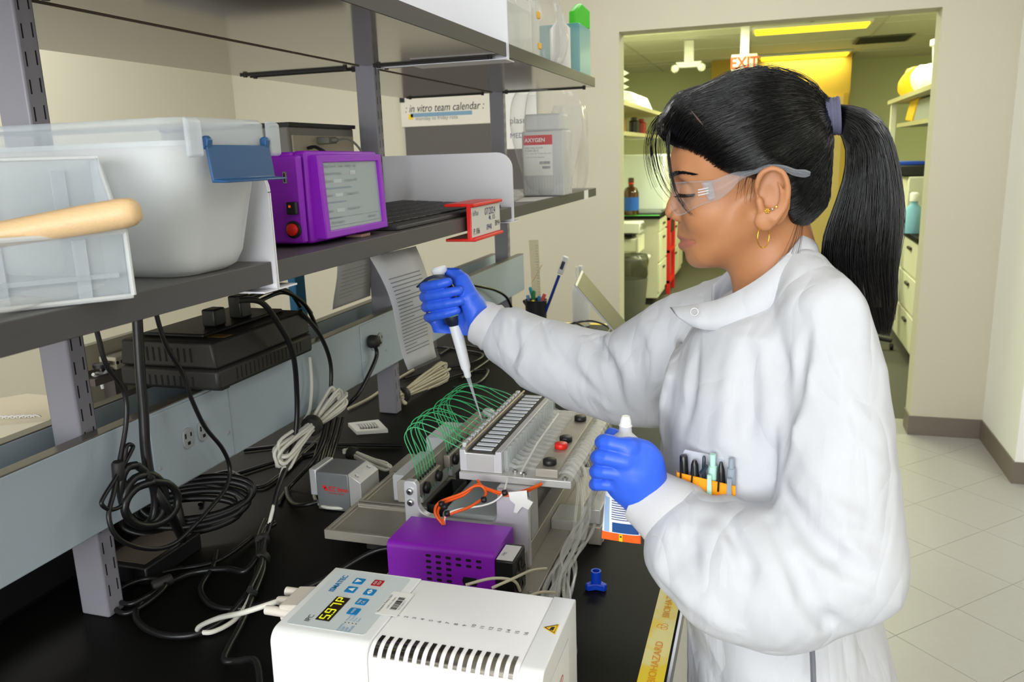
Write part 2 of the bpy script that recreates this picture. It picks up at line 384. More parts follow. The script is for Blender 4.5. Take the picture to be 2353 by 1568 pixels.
# yellow hazard tape along the bench edge
def tapemat():
    m = mat('hazard_tape', (255, 222, 20), .45); n = m.node_tree.nodes; L = m.node_tree.links; b = n['Principled BSDF']
    tc = n.new('ShaderNodeTexCoord'); tx = n.new('ShaderNodeTexNoise'); tx.inputs['Scale'].default_value = 14; tx.inputs['Detail'].default_value = 6
    L.new(tc.outputs['Object'], tx.inputs[0]); cr = n.new('ShaderNodeValToRGB')
    cr.color_ramp.elements[0].position = .46; cr.color_ramp.elements[0].color = (*lin((255, 222, 10)), 1); cr.color_ramp.elements[1].position = .56; cr.color_ramp.elements[1].color = (*lin((250, 236, 150)), 1)
    L.new(tx.outputs['Fac'], cr.inputs[0]); L.new(cr.outputs[0], b.inputs['Base Color']); return m
m_tape = tapemat(); m_tapeink = mat('tape_ink', (246, 160, 30), .6)
t = thing('hazard_tape', 'worn yellow biohazard tape along the front edge of the black bench', 'tape', (-.1135, .9, BT))
mk('tape_strip', B().box(-.129, -.0985, .2, 2.88, BT+.0002, BT+.0008), m_tape, t, False)
for y in (.70, .845, .99): text('BIOHAZARD', (-.1085, y, BT+.0009), (0, 1, 0), (-1, 0, 0), .0135, m_tapeink, t, squeeze=1.15)
def biohaz(c, r, u, R, m, parent, name='hazard_symbol'):
    r, u = np.array(r, float), np.array(u, float); b = B(); c = np.array(c)
    for k in range(3):
        a = math.pi/2+k*2*math.pi/3; o = c+R*.42*(math.cos(a)*r+math.sin(a)*u)
        b.tube([o+R*.45*(math.cos(a+q)*r+math.sin(a+q)*u) for q in np.linspace(-2.5, 2.5, 18)], R*.07, 4)
    b.tube([c+R*.3*(math.cos(q)*r+math.sin(q)*u) for q in np.linspace(0, 6.28, 16)], R*.05, 4)
    return mk(name, b, m, parent, False)
for y in (.823, .968): biohaz((-.1135, y, BT+.0006), (0, 1, 0), (-1, 0, 0), .009, m_tapeink, t)
mk('far_strip', B().box(-1.64, -.1, 2.86, 2.884, BT+.0002, BT+.0008), m_tape, t, False)
# posts
PY = [.815, 1.75, 2.69]
for k, y in enumerate(PY):
    t = thing('shelf_post', ['slotted grey steel upright nearest the camera, left of the cables', 'slotted grey steel upright behind the purple-framed screen', 'slotted grey steel upright at the far end of the shelving'][k], 'post', (-.88, y, BT), 'slotted steel uprights of the shelving')
    mk('column', B().box(-.905, -.857, y-.015, y+.015, BT, 2.6), m_post, t, bevel=.003)
    b = B()
    for i in range(52):
        z = BT+.03+i*.032
        b.box(-.8572, -.8568, y-.0085, y-.0065, z, z+.017); b.box(-.8572, -.8568, y+.0065, y+.0085, z+.003, z+.020)
    mk('slots', b, m_slot, t, False)
# shelves: bays -.12-.815-1.75-2.69, front and rear leaf
LZ0, LZ1, UZ0, UZ1 = 1.384, 1.410, 1.728, 1.757
BAYS = [(-.12, .815), (.815, 1.75), (1.75, 2.69)]
where = ['nearest the camera', 'in the middle bay', 'in the far bay']
for (z0, z1, lev) in ((LZ0, LZ1, 'lower'), (UZ0, UZ1, 'upper')):
    for k, (y0, y1) in enumerate(BAYS):
        for side, x0, x1 in (('front', -.875, -.548), ('rear', -1.222, -.893)):
            t = thing('shelf', 'grey laminate %s shelf, %s side, %s' % (lev, side, where[k]), 'shelf', ((x0+x1)/2, (y0+y1)/2, z0), 'grey laminate shelf boards')
            mk('board', B().box(x0, x1-.002 if side == 'front' else x1, y0+.004, y1-.004, z0, z1-.0006), m_shelf, t, False)
            mk('top_laminate', B().box(x0, x1-.002 if side == 'front' else x1, y0+.004, y1-.004, z1-.0006, z1), m_top, t, False)
            if side == 'front': mk('edge_band', B().box(x1-.002, x1, y0+.004, y1-.004, z0, z1), m_edge, t, bevel=.0008)
            for yy in (y0+.02, y1-.02):
                br = mk('bracket', B().box(x0+.02, x1-.03, yy-.003, yy+.003, z0-.004, z0-.0002), m_blackm, t, False)
                for q in (.1, .9): mk('bracket_pad', B().cyl((x0+(x1-x0)*q, yy, z0-.0065), (x0+(x1-x0)*q, yy, z0-.0002), .005, n=8), m_blackm, br, False)
# white sheet-steel dividers clipped on at the bay joints
def divider(y, z0, label, x0=-.862, x1=-.544, h=.145):
    t = thing('shelf_divider', label, 'divider', ((x0+x1)/2, y, z0), 'white sheet-steel shelf dividers')
    pts = [(x0, z0-.001), (x1, z0-.001), (x1, z0+.11)]
    pts += [(x1-.036+.036*math.cos(a), z0+h-.036+.036*math.sin(a)) for a in np.linspace(0, math.pi/2, 8)]+[(x0, z0+h)]
    mk('plate', B().prism([(x, y-.0028, z) for x, z in pts], (0, .0022, 0)), m_div, t)
    mk('second_plate', B().prism([(x, y+.0006, z) for x, z in pts], (0, .0022, 0)), m_div, t)
    mk('flange', B().box(x0+.1, x1, y-.028, y-.0006, z0-.003, z0-.001), m_div, t, False)
    mk('flange', B().box(x0+.1, x1, y+.0006, y+.04, z0-.003, z0-.001), m_div, t, False)
divider(.815, LZ0-.0045, 'white steel divider between the big clear tote and the purple screen')
divider(1.75, LZ0-.0045, 'white steel divider with rounded corner behind the keyboard', h=.15)
divider(1.75, UZ0-.0045, 'white steel divider on the upper shelf beside the clear boxes', h=.2)
# electrical raceway: two grey boxes with a dark trough between them
t = thing('cable_raceway', 'pale blue-grey electrical raceway with outlets under the lower shelf', 'raceway', (-.88, 1.3, 1.04))
RX, RZ0, RZ1 = -.834, 1.049, 1.178
mk('front_panel', B().box(-.855, RX, -.4, 2.785, RZ0, RZ1), m_race, t, bevel=.002)
mk('panel_cap', B().box(-.8555, RX+.0004, -.4, 2.785, RZ1-.0005, RZ1+.0015), m_racetop, t, bevel=.0006)
mk('rear_panel', B().box(-.955, -.934, -.4, 2.785, RZ0, RZ1), m_race, t, bevel=.002)
mk('panel_cap', B().box(-.9555, -.9335, -.4, 2.785, RZ1-.0005, RZ1+.0015), m_racetop, t, bevel=.0006)
mk('trough', B().box(-.934, -.855, -.4, 2.785, RZ0, RZ0+.03), m_blackm, t, False)
def plate(y0, y1, outs, lab):
    p = mk('outlet_plate', B().box(RX+.0002, RX+.0022, y0, y1, RZ0+.003, RZ1-.004), m_race, t, bevel=.0012); p['label'] = lab
    for yc, zc in outs:
        b = B()
        poly = [(RX+.0022, yc+.0125*math.cos(a)*(1 if abs(math.cos(a)) < .86 else .9), zc+.0165*math.sin(a)) for a in np.linspace(0, 2*math.pi, 21)[:-1]]
        mk('socket', b.prism(poly, (.003, 0, 0)), m_grey, p, bevel=.0006)
        b = B(); x = RX+.0052; b.box(x, x+.0003, yc-.0075, yc-.0045, zc+.001, zc+.009); b.box(x, x+.0003, yc+.0045, yc+.0075, zc+.002, zc+.008); b.box(x, x+.0003, yc-.003, yc+.003, zc-.010, zc-.005)
        mk('socket_slots', b, m_slot, p, False)
    for yc, zc in ((y0+.010, (RZ0+RZ1)/2-.02), (y1-.010, (RZ0+RZ1)/2-.02)): mk('screw', B().lathe((RX+.0022, yc, zc), (1, 0, 0), [(.0035, 0), (.003, .0012), (.0008, .0016)], 10), m_grey, p)
plate(.895, 1.075, [(.968, 1.118), (1.003, 1.118)], 'outlet plate with two pale sockets')
plate(1.535, 1.66, [(1.588, 1.125), (1.622, 1.125)], 'outlet plate with one socket in use')
# ================================================================ things on and under the shelves
m_frost = clear('frosted_plastic', (220, 228, 234), .24, .3, .5)
m_frost2 = clear('milky_plastic', (228, 231, 232), .5, .35, .4)
m_film = clear('clear_film', (240, 240, 238), .08, .08, .55)
m_sleeve = clear('sleeve_film', (244, 244, 244), .03, .06, .22)
m_acryl = clear('clear_acrylic', (235, 240, 240), .10, .06, .5)
m_tubec = clear('clear_tubing', (236, 236, 230), .05, .1, .6)
m_latch = mat('latch_blue', (24, 78, 128), .35, var=.03)
m_purple = mat('purple_print', (146, 26, 196), .45, var=.07, vscale=3, bump=.12, bscale=60, stretch=(1, 1, 40))
m_wood = mat('turned_wood', (222, 188, 142), .45, var=.14, vscale=30, stretch=(3, 25, 25), bump=.08)
m_red = mat('red_plastic', (232, 34, 22), .38, var=.02)
def shell(b, x0, x1, y0, y1, z0, z1, tap=.03, th=.002, rad=.03, n=6, base=True):
    """open tapered box with rounded corners"""
    def ring(xa, xb, ya, yb, z, r):
        P = []
        for cx, cy, a0 in ((xb-r, yb-r, 0), (xa+r, yb-r, 90), (xa+r, ya+r, 180), (xb-r, ya+r, 270)):
            for q in range(n+1): a = math.radians(a0+90*q/n); P.append((cx+r*math.cos(a), cy+r*math.sin(a), z))
        return P
    N = 4*(n+1); rings = [ring(x0, x1, y0, y1, z1, rad)]
    t = tap; rings.append(ring(x0+t*.9, x1-t*.9, y0+t*.5, y1-t*.5, z0+.02, rad)); rings.append(ring(x0+t+.004, x1-t-.004, y0+t*.5+.004, y1-t*.5-.004, z0+.006, rad)); rings.append(ring(x0+t+.016, x1-t-.016, y0+t*.5+.014, y1-t*.5-.014, z0, rad*.7))
    if base: rings.append(ring(x0+t+.02, x1-t-.02, y0+t*.5+.018, y1-t*.5-.018, z0+th, rad*.7)); rings.append(ring(x0+t+.006, x1-t-.006, y0+t*.5+.006, y1-t*.5-.006, z0+.008, rad)); rings.append(ring(x0+th, x1-th, y0+th, y1-th, z1, rad-th))
    V = [p for r in rings for p in r]; m = len(rings)
    f = [(j*N+i, j*N+(i+1) % N, (j+1)*N+(i+1) % N, (j+1)*N+i) for j in range(m-1) for i in range(N)]
    f += [tuple(3*N+i for i in range(N))]
    if base: f += [tuple(4*N+i for i in range(N))[::-1], ]; f += [((m-1)*N+i, (m-1)*N+(i+1) % N, (i+1) % N, i) for i in range(N)]
    return b.add(V, f)
S = LZ1+.0004
# big tote
t = thing('storage_tote', 'large frosted clear tote with lid and dark blue latch on the lower shelf', 'storage box', (-.69, .725, S))
mk('body', shell(B(), -.852, -.524, .655, .797, S, 1.545, .026, .0025, .035), m_frost2, t)
b = B(); N = 7
def rrect(x0, x1, y0, y1, z, r, n=6):
    P = []
    for cx, cy, a0 in ((x1-r, y1-r, 0), (x0+r, y1-r, 90), (x0+r, y0+r, 180), (x1-r, y0+r, 270)):
        for q in range(n+1): a = math.radians(a0+90*q/n); P.append((cx+r*math.cos(a), cy+r*math.sin(a), z))
    return P
def loft(b, rings, cap0=True, cap1=True):
    N = len(rings[0]); m = len(rings); V = [p for r in rings for p in r]
    f = [(j*N+i, j*N+(i+1) % N, (j+1)*N+(i+1) % N, (j+1)*N+i) for j in range(m-1) for i in range(N)]
    if cap0: f.append(tuple(range(N))[::-1])
    if cap1: f.append(tuple(range((m-1)*N, m*N)))
    return b.add(V, f)
loft(b, [rrect(-.857, -.519, .650, .7975, 1.540, .03), rrect(-.857, -.519, .650, .7975, 1.562, .03), rrect(-.854, -.522, .653, .7945, 1.566, .03), rrect(-.846, -.530, .661, .7865, 1.5665, .028), rrect(-.842, -.534, .665, .7825, 1.561, .026)], False, True)
mk('lid', b, m_frost, t)
for y0, y1 in ((.648, .668), (.778, .7985)):
    b = B(); b.prism([(-.518, y0, 1.566), (-.512, y0, 1.562), (-.512, y0, 1.530), (-.518, y0, 1.528)], (0, y1-y0, 0)); mk('latch_lug', b, m_frost, t, bevel=.002)
lt = mk('latch', B().prism([(-.5150, .672, 1.540), (-.5120, .672, 1.540), (-.5085, .672, 1.5075), (-.4940, .672, 1.5060), (-.4940, .672, 1.5040), (-.5110, .672, 1.5045)], (0, .104, 0)), m_latch, t, bevel=.0012)
for y in (.672, .768): mk('latch_hook', B().prism([(-.5185, y, 1.536), (-.512, y, 1.536), (-.510, y, 1.545), (-.514, y, 1.549), (-.5185, y, 1.547)], (0, .008, 0)), m_latch, lt, bevel=.0012)
# hopper bin turned towards the camera
O = np.array([-.525, .565, S]); U = np.array([-.62, -.78, 0])/np.hypot(.62, .78); Wd = np.array([-.78, .62, 0])/np.hypot(.78, .62); ZZ = np.array([0, 0, 1.])
def L3(a, d, z): return O+U*a+Wd*d+ZZ*z
t = thing('hopper_bin', 'clear hopper-front parts bin standing in front of the large tote', 'bin', L3(.1, .06, 0))
wb, db, hl, hb, th = .20, .122, .058, .120, .002
b = B()
b.prism([L3(0, 0, 0), L3(wb, 0, 0), L3(wb, db, 0), L3(0, db, 0)], ZZ*th)
b.prism([L3(0, 0, 0), L3(wb, 0, 0), L3(wb, -.006, hl), L3(0, -.006, hl)], Wd*th)
b.prism([L3(0, db, 0), L3(wb, db, 0), L3(wb, db, hb), L3(0, db, hb)], -Wd*th)
side = [(0, 0), (-.006, hl), (.012, hl+.002), (db-.045, hb-.012), (db-.035, hb), (db, hb), (db, 0)]
b.prism([L3(0, d, z) for d, z in side], U*th); b.prism([L3(wb, d, z) for d, z in side], -U*th)
mk('bin_walls', b, m_frost, t)
b = B(); b.tube([L3(-.001, -.007, 0.004), L3(-.001, -.007, hl), L3(-.001, .012, hl+.003), L3(-.001, db-.043, hb-.010), L3(-.001, db-.034, hb+.001), L3(wb*.5, db-.03, hb+.001), L3(wb, db-.03, hb+.001)], .0022, 6)
b.tube([L3(-.001, -.007, hl), L3(wb, -.007, hl)], .0022, 6); b.tube([L3(-.001, -.004, .003), L3(wb, -.004, .003)], .0022, 6)
mk('rolled_rim', b, m_frost2, t)
for a in (.025, .085, .14):
    mk('rib', B().prism([L3(a, db-.002, .004), L3(a+.012, db-.002, .004), L3(a+.012, db-.002, hb-.01), L3(a, db-.002, hb-.01)], -Wd*.003), m_frost, t, False)
mk('rib', B().prism([L3(.01, db-.002, .052), L3(wb-.01, db-.002, .052), L3(wb-.01, db-.002, .058), L3(.01, db-.002, .058)], -Wd*.0034), m_frost, t, False)
for a in (.03, .09, .15): mk('rib', B().prism([L3(a, -.001, .004), L3(a+.010, -.001, .004), L3(a+.010, -.005, hl-.004), L3(a, -.005, hl-.004)], -Wd*.0025), m_frost, t, False)
mk('rib', B().prism([L3(.008, -.0025, .020), L3(wb-.008, -.0025, .020), L3(wb-.008, -.003, .024), L3(.008, -.003, .024)], -Wd*.003), m_frost, t, False)
text('ULINE', L3(.093, db-.0055, .030), U, ZZ, .019, m_frost2, t, bold=.02, lift=-.0005)
text('1-800-295-5510', L3(.088, db-.0055, .020), U, ZZ, .008, m_frost2, t, lift=-.0005)
# wooden handle resting on the lip
e1 = at(291, 489, Y=.545); d0 = (L3(.19, .075, .045)-e1); d0 /= np.linalg.norm(d0)
wh = mk('wooden_rod', B().lathe(e1, d0, [(.003, -.0105), (.008, -.0095), (.0112, -.005), (.0122, .002), (.0122, .03), (.011, .08), (.0095, .14), (.0088, .19)], 20), m_wood)
tag(wh, 'turned pale wooden rod with rounded end lying in the clear hopper bin', 'rod')
# crumpled bag under the bin on the shelf
def crumple(name, label, c, r, m, seed, flat=.5, n=(26, 16), cat='bag', amp=.25, top=None, parent=None):
    g2 = np.random.default_rng(seed); ph = g2.uniform(0, 6.28, (8, 3)); fr = g2.uniform(1.5, 6, (8, 3)); P = []
    for j in range(n[1]):
        v = j/(n[1]-1)
        for i in range(n[0]):
            a = 2*math.pi*i/(n[0]-1); q = math.sin(math.pi*(.06+.88*v))
            s = 1+amp*sum(math.sin(fr[k, 0]*math.cos(a)+ph[k, 0])*math.sin(fr[k, 1]*math.sin(a)+fr[k, 2]*v+ph[k, 1]) for k in range(8))/3
            rr = q**flat; w = 1 if top is None else 1+(top-1)*v
            P.append((c[0]+r[0]*rr*s*math.cos(a)*w, c[1]+r[1]*rr*s*math.sin(a)*w, c[2]+r[2]*v*(1+.06*(s-1))))
    o = mk(name, B().grid(P, n[0], n[1]), m, parent, True)
    return tag(o, label, cat) if parent is None else o
crumple('plastic_bag', 'crumpled clear plastic bag under the front of the hopper bin', (-.595, .47, S+.0005), (.035, .10, .012), m_film, 3, .4)
# purple display unit
PZ = S+.004
t = thing('display_unit', 'purple 3D-printed display unit with grey touch screen on the lower shelf', 'monitor', (-.64, 1.05, S))
b = B().prism([(-.735, .955, PZ), (-.735, .955, 1.535), (-.735, 1.165, 1.535), (-.735, 1.165, PZ)], (.135, 0, 0)); mk('housing', b, m_purple, t, bevel=.004)
mk('port_cheek', B().prism([(-.662, .944, PZ+.002), (-.584, .944, PZ+.002), (-.584, .944, 1.530), (-.662, .944, 1.533)], (0, .012, 0)), m_purple, t, bevel=.003)
TI = math.tan(math.radians(4))
def scr(y, z, x=0): return np.array([-.566+x-(z-1.415)*TI*.6, y, z])
b = B().prism([(-.602, .962, PZ), (-.602, 1.168, PZ), (-.602, 1.168, 1.534), (-.602, .962, 1.536)], (.020, 0, 0)); mk('screen_back', b, m_purple, t, bevel=.004)
rim = [scr(.972, 1.419), scr(1.160, 1.419), scr(1.160, 1.530), scr(.972, 1.530)]; inn = [scr(.986, 1.429), scr(1.148, 1.429), scr(1.148, 1.520), scr(.986, 1.520)]
b = B(); V = rim+inn+[p-np.array([.022, 0, 0]) for p in rim]+[p-np.array([.004, 0, 0]) for p in inn]
f = []
for i in range(4):
    j = (i+1) % 4; f += [(i, j, 4+j, 4+i), (i, 8+i, 8+j, j), (4+i, 4+j, 12+j, 12+i)]
mk('bezel', b.add(V, f), m_purple, t, bevel=.0015)
m_screen = mat('screen_grey', (150, 160, 164), .18, var=.02, vscale=4, emit=.12)
mk('screen', B().prism([p-np.array([.004, 0, 0]) for p in inn], (-.003, 0, 0)), m_screen, t, False)
m_ui = mat('screen_ui_pale', (172, 180, 184), .3, emit=.12); m_uid = mat('screen_ui_dark', (116, 126, 132), .3, emit=.1); m_uib = mat('screen_ui_blue', (120, 136, 150), .3, emit=.1)
def ui(y, z, w, h, m): decal('screen_print', scr(.988+y, 1.430+z, -.0038), (0, 1, 0), (-TI*.6, 0, 1), w, h, m, t, .0002)
def uit(s, y, z, sz): text(s, scr(.988+y, 1.430+z, -.0036), (0, 1, 0), (-TI*.6, 0, 1), sz, m_uid, t, 'screen_print')
for k, (z, lab) in enumerate(((.062, 'Duration'), (.043, 'Volume'), (.022, 'Speed'))):
    ui(.026, z, .022, .005, m_ui); uit(lab, .003, z+.001, .0055); uit('1.0 Standard 10.0', .055, z+.001, .0055); ui(.004, z-.008, .07-.018*k, .0022, m_uib)
uit('Main Control   Status   Settings   Log', .003, .083, .006); uit('System Parameters', .003, .073, .006); ui(.075, .072, .016, .006, m_ui)
for y in (.003, .055, .108): ui(y, .0035, .048, .0005, m_uid); ui(y, .0145, .048, .0005, m_uid)
uit('Start Sequence', .008, .007, .006); uit('Advanced', .116, .008, .006)
m_steel = mat('brushed_steel', (182, 182, 180), .3, metal=.9, var=.05)
mk('usb_port', B().box(-.607, -.601, .9425, .945, 1.495, 1.510), m_steel, t, False); mk('port_gap', B().box(-.6055, -.6035, .9422, .9426, 1.497, 1.508), m_slot, t, False)
b = mk('usb_stick', B().box(-.602, -.588, .936, .944, 1.455, 1.471), m_black, t, bevel=.001); mk('status_lamp', B().box(-.598, -.595, .9357, .936, 1.464, 1.467), mat('orange_lamp', (250, 90, 20), .4, emit=.6), b, False)
r = mk('rocker_switch', B().lathe((-.598, .944, 1.435), (0, -1, 0), [(.0115, 0), (.0115, .002), (.009, .003)], 20), m_black, t)
mk('rocker', B().lathe((-.598, .941, 1.435), (0, -1, 0), [(.008, 0), (.008, .003), (.006, .004)], 16), m_red, r)
mk('foot', B().box(-.60, -.575, 1.085, 1.115, S, PZ), mat('pink_foam', (176, 140, 130), .8), t, False); mk('foot', B().box(-.72, -.69, .96, 1.16, S, PZ), m_blackm, t, False)
# keyboard
m_kb = mat('keyboard_dark', (52, 50, 52), .5, var=.05, vscale=40); m_key = mat('key_dark', (58, 56, 58), .55)
t = thing('keyboard', 'slim dark keyboard lying on the lower shelf before the white divider', 'keyboard', (-.66, 1.40, S))
ky0, ky1, kx0, kx1 = 1.185, 1.715, -.80, -.562
def KP(u, v, z): return (kx1-(kx1-kx0)*v+.0, ky0+(ky1-ky0)*u, S+.007+z+.012*v)
mk('base', B().prism([(kx1, ky0, S), (kx1, ky0, S+.007), (kx0, ky0, S+.019), (kx0, ky0, S)], (0, ky1-ky0, 0)), m_kb, t, bevel=.002)
k0 = None
for r_ in range(6):
    for c_ in range(15):
        u, v = .03+.064*c_+(.012*r_ if c_ < 13 else 0)*0, .12+.145*r_
        p = np.array(KP(u, v, .0004))
        if k0 is None:
            k0 = mk('key', B().prism([p, p+(0, .030, 0), p+(-.0145*2, .030, .0015), p+(-.0145*2, 0, .0015)], (0, 0, .0022)), m_key, t, bevel=.0006, seg=1); kp = p
        else: put(k0, p-kp)
# red label holder on the shelf edge
t = thing('label_holder', 'bright red clip-on label holder on the lower shelf edge', 'label holder', (-.535, 1.54, 1.37))
b = B(); pr = [(-.588, 1.4355), (-.588, 1.4300), (-.5435, 1.4300), (-.5435, 1.3700), (-.588, 1.3700), (-.588, 1.3645), (-.527, 1.3645), (-.527, 1.3705), (-.5345, 1.3705), (-.5345, 1.4295), (-.527, 1.4295), (-.527, 1.4355)]
mk('holder', b.prism([(x, 1.447, z) for x, z in pr], (0, .172, 0)), m_red, t, bevel=.0015)
mk('card', B().box(-.5342, -.5332, 1.449, 1.617, 1.372, 1.428), mat('card_white', (214, 214, 208), .6, var=.02), t, False)
for s_, y, z, sz, mm in (('lePlan', 1.453, 1.412, .014, m_inkg), ('07/2024', 1.522, 1.409, .020, m_inkb), ('4ft . 0.5', 1.545, 1.398, .013, m_inkb), ('P.186', 1.455, 1.377, .016, m_ink), ('0940', 1.530, 1.379, .016, m_inkb), ('BM4', 1.583, 1.383, .016, m_ink)):
    text(s_, (-.5332, y, z), (0, 1, 0), (0, 0, 1), sz, mm, t)
# packaged pipette-tip box in its bag
m_boxw = clear('tip_box_plastic', (214, 216, 216), .72, .4, .3)
t = thing('tip_box', 'translucent boxed labware with red and white label inside a clear bag', 'box', (-.60, 2.25, S))
mk('box', B().box(-.655, -.538, 2.20, 2.30, S, 1.585), m_boxw, t, bevel=.004); mk('lid', B().box(-.648, -.545, 2.205, 2.295, 1.585, 1.630), m_boxw, t, bevel=.006)
b = B()
for i in range(14): x = -.650+i*.0083; b.box(x, x+.0012, 2.1992, 2.2, S+.004, 1.466)
mk('ribs', b, m_frost2, t, False)
decal('label', (-.650, 2.1994, 1.466), (1, 0, 0), (0, 0, 1), .082, .108, m_paper, t); decal('label_band', (-.650, 2.199, 1.548), (1, 0, 0), (0, 0, 1), .082, .026, mat('label_red', (200, 18, 36), .5), t)
text('AXYGEN', (-.646, 2.1986, 1.556), (1, 0, 0), (0, 0, 1), .0145, m_paper, t, bold=.02)
for s_, z, sz in (('DEEP WELL PLATES', 1.538, .006), ('P-DW-20-C', 1.530, .008), ('2.2 mL, square well, V bottom, clear, sterile', 1.524, .0042), ('not for use in human diagnostics', 1.514, .0042)): text(s_, (-.646, 2.1988, z), (1, 0, 0), (0, 0, 1), sz, m_inkg, t)
def barcode(o, r, u, w, h, parent, seed=1, m=None):
    g2 = np.random.default_rng(seed); x = 0; b = B(); r, u, o = np.array(r, float), np.array(u, float), np.array(o, float); n = np.cross(r, u)
    while x < w:
        d = g2.choice([.4, .8, 1.4])*w/40; b.prism([o+r*x, o+r*(x+d), o+r*(x+d)+u*h, o+u*h+r*x], n*.0002); x += d+g2.choice([.5, 1, 1.5])*w/40
    return mk('barcode', b, m or m_ink, parent, False)
barcode((-.605, 2.1988, 1.496), (1, 0, 0), (0, 0, 1), .03, .008, t, 1, m_inkg); barcode((-.597, 2.1988, 1.484), (1, 0, 0), (0, 0, 1), .022, .007, t, 2, m_inkg)
crumple('clear_bag', 'clear plastic bag pulled up around the red-labelled box', (-.595, 2.25, S+.002), (.082, .075, .275), m_film, 11, .18, (56, 40), amp=.24, top=1.15)
crumple('clear_bag', 'second clear plastic bag at the far right end of the lower shelf', (-.600, 2.55, S+.002), (.055, .07, .255), m_film, 12, .2, (50, 36), amp=.28, top=1.1)
crumple('small_bag', 'small folded clear bag poking out past the white divider on the lower shelf', (-.60, 1.84, S+.001), (.045, .05, .035), m_film, 13, .5, (24, 12))
sh = mk('paper_sheet', B().prism([(-.66, 1.88, S), (-.553, 1.95, S), (-.553, 2.14, S), (-.68, 2.12, S)], (0, 0, .0006)), m_paper, None, False); tag(sh, 'white paper sheet lying flat on the shelf below the red-labelled box', 'paper')
st = mk('edge_label', B().box(-.5478, -.5472, 2.50, 2.56, LZ0-.002, LZ1-.001), m_paper, None, False); tag(st, 'small white paper label stuck on the far lower shelf edge', 'label')
# upper shelf, far bay
S2 = UZ1+.0004
t = thing('clear_drawer_box', 'tall clear acrylic box on the upper shelf beside the divider', 'box', (-.64, 1.92, S2))
mk('box', B().box(-.76, -.556, 1.765, 2.05, S2, 2.02), m_acryl, t, bevel=.004); mk('inner_tray', B().box(-.74, -.57, 1.80, 2.02, S2+.004, 1.86), m_acryl, t, bevel=.003)
decal('label', (-.5555, 1.955, 1.872), (0, 1, -.25), (0, .25, 1), .05, .016, m_paper, t)
for y in (1.99, ): mk('knob', B().box(-.556, -.551, y+.035, y+.055, 1.845, 1.862), mat('amber', (250, 190, 60), .4), t, bevel=.002)
mk('knob', B().box(-.556, -.551, 2.03, 2.05, 1.775, 1.79), MATS['amber'], t, bevel=.002)
crumple('clear_bag', 'bulging clear plastic bag on the upper shelf under the white carton', (-.62, 2.24, S2+.001), (.075, .15, .215), m_film, 21, .25, (56, 36), amp=.3)
t = thing('carton', 'white carton with blue lettering at the top of the frame above the bags', 'box', (-.62, 2.3, 1.975))
mk('box', B().box(-.72, -.556, 2.20, 2.52, 1.975, 2.10), m_white, t, bevel=.002); text('eppendorf', (-.706, 2.1995, 1.985), (1, 0, 0), (0, 0, 1), .036, mat('print_blue', (36, 62, 160), .5), t, bold=.02)
m_teal = clear('teal_plastic', (110, 190, 200), .55, .3, .4)
tb = mk('teal_box', B().box(-.68, -.556, 2.50, 2.66, S2, 1.90), m_teal, None, bevel=.004); tag(tb, 'pale teal translucent box at the far end of the upper shelf', 'box')
b = mk('white_bottle', B().lathe((-.60, 2.44, S2), (0, 0, 1), [(.03, 0), (.03, .12), (.012, .14), (.012, .16)], 20), m_white); tag(b, 'white plastic bottle between the bag and the teal box', 'bottle')
b = mk('green_pouch', B().prism([(-.58, 2.55, 1.9004), (-.556, 2.66, 1.9004), (-.556, 2.66, 1.955), (-.57, 2.60, 1.97), (-.58, 2.55, 1.94)], (-.02, 0, 0)), mat('green_vivid', (70, 210, 30), .4), None, bevel=.004); tag(b, 'vivid green pouch on top of the teal box', 'pouch')
# carton standing on the rear leaf, board and papers on the far wall
m_pc = mat('device_grey', (122, 118, 112), .45, var=.03); m_pcl = mat('device_beige', (176, 166, 146), .5, var=.02)
t = thing('instrument_case', 'grey metal instrument case on the rear shelf behind the purple screen', 'instrument', (-1.10, 1.62, LZ1))
p0, p1 = at(620, 274, Y=1.45), at(950, 278, Y=1.45)
mk('case', B().box(-1.215, -.912, 1.45, 1.72, S, 1.592), m_pc, t, bevel=.003); mk('side_plate', B().box(-.912, -.908, 1.46, 1.71, S+.004, 1.575), m_pcl, t, False); mk('top_cover', B().box(-1.217, -.907, 1.448, 1.722, 1.592, 1.600), m_blackm, t, False)
m_vga = mat('connector_grey', (120, 120, 108), .5)
for z in (1.565, 1.535):
    c = mk('connector', B().box(-.908, -.880, 1.55, 1.585, z-.007, z+.007), m_vga, t, bevel=.002); mk('connector_boot', B().cyl((-.880, 1.567, z), (-.868, 1.567, z), .006, .004), m_vga, c)
    w = mk('cable', B().tube([(-.872, 1.567, z), (-.845, 1.575, z), (-.825, 1.59, z-.03), (-.822, 1.60, z-.09), (-.83, 1.62, S+.004)], .0028, 6, sub=6), m_vga, t)
for k in range(2): mk('cable', B().tube([(-.906, 1.51+.01*k, 1.55), (-.885, 1.51, 1.55), (-.86, 1.515+.02*k, 1.52), (-.852+.01*k, 1.52+.02*k, 1.45), (-.855, 1.53, S+.006)], .0035, 6, sub=6), m_black, t)
m_wb = mat('whiteboard_face', (222, 218, 206), .25, var=.01)
c0, c1 = at(921, 252, Y=4.555), at(1265, 287, Y=4.555)
x0, x1, z0 = c0[0], at(1226, 250, Y=4.555)[0], at(960, 291, Y=4.555)[2]
t = thing('whiteboard', 'whiteboard with the handwritten team calendar heading on the far wall', 'whiteboard', (x0+.5, 4.56, z0))
mk('board', B().box(x0, x1, 4.552, 4.568, z0, 2.62), m_wb, t, bevel=.002)
zt = at(930, 280, Y=4.55)[2]
def wbx(px, py): return at(px, py, Y=4.5515)
text(': in vitro team calendar :', wbx(931, 259), (1, 0, 0), (0, 0, 1), .062, m_ink, t, shear=.25, squeeze=.80, lift=.001)
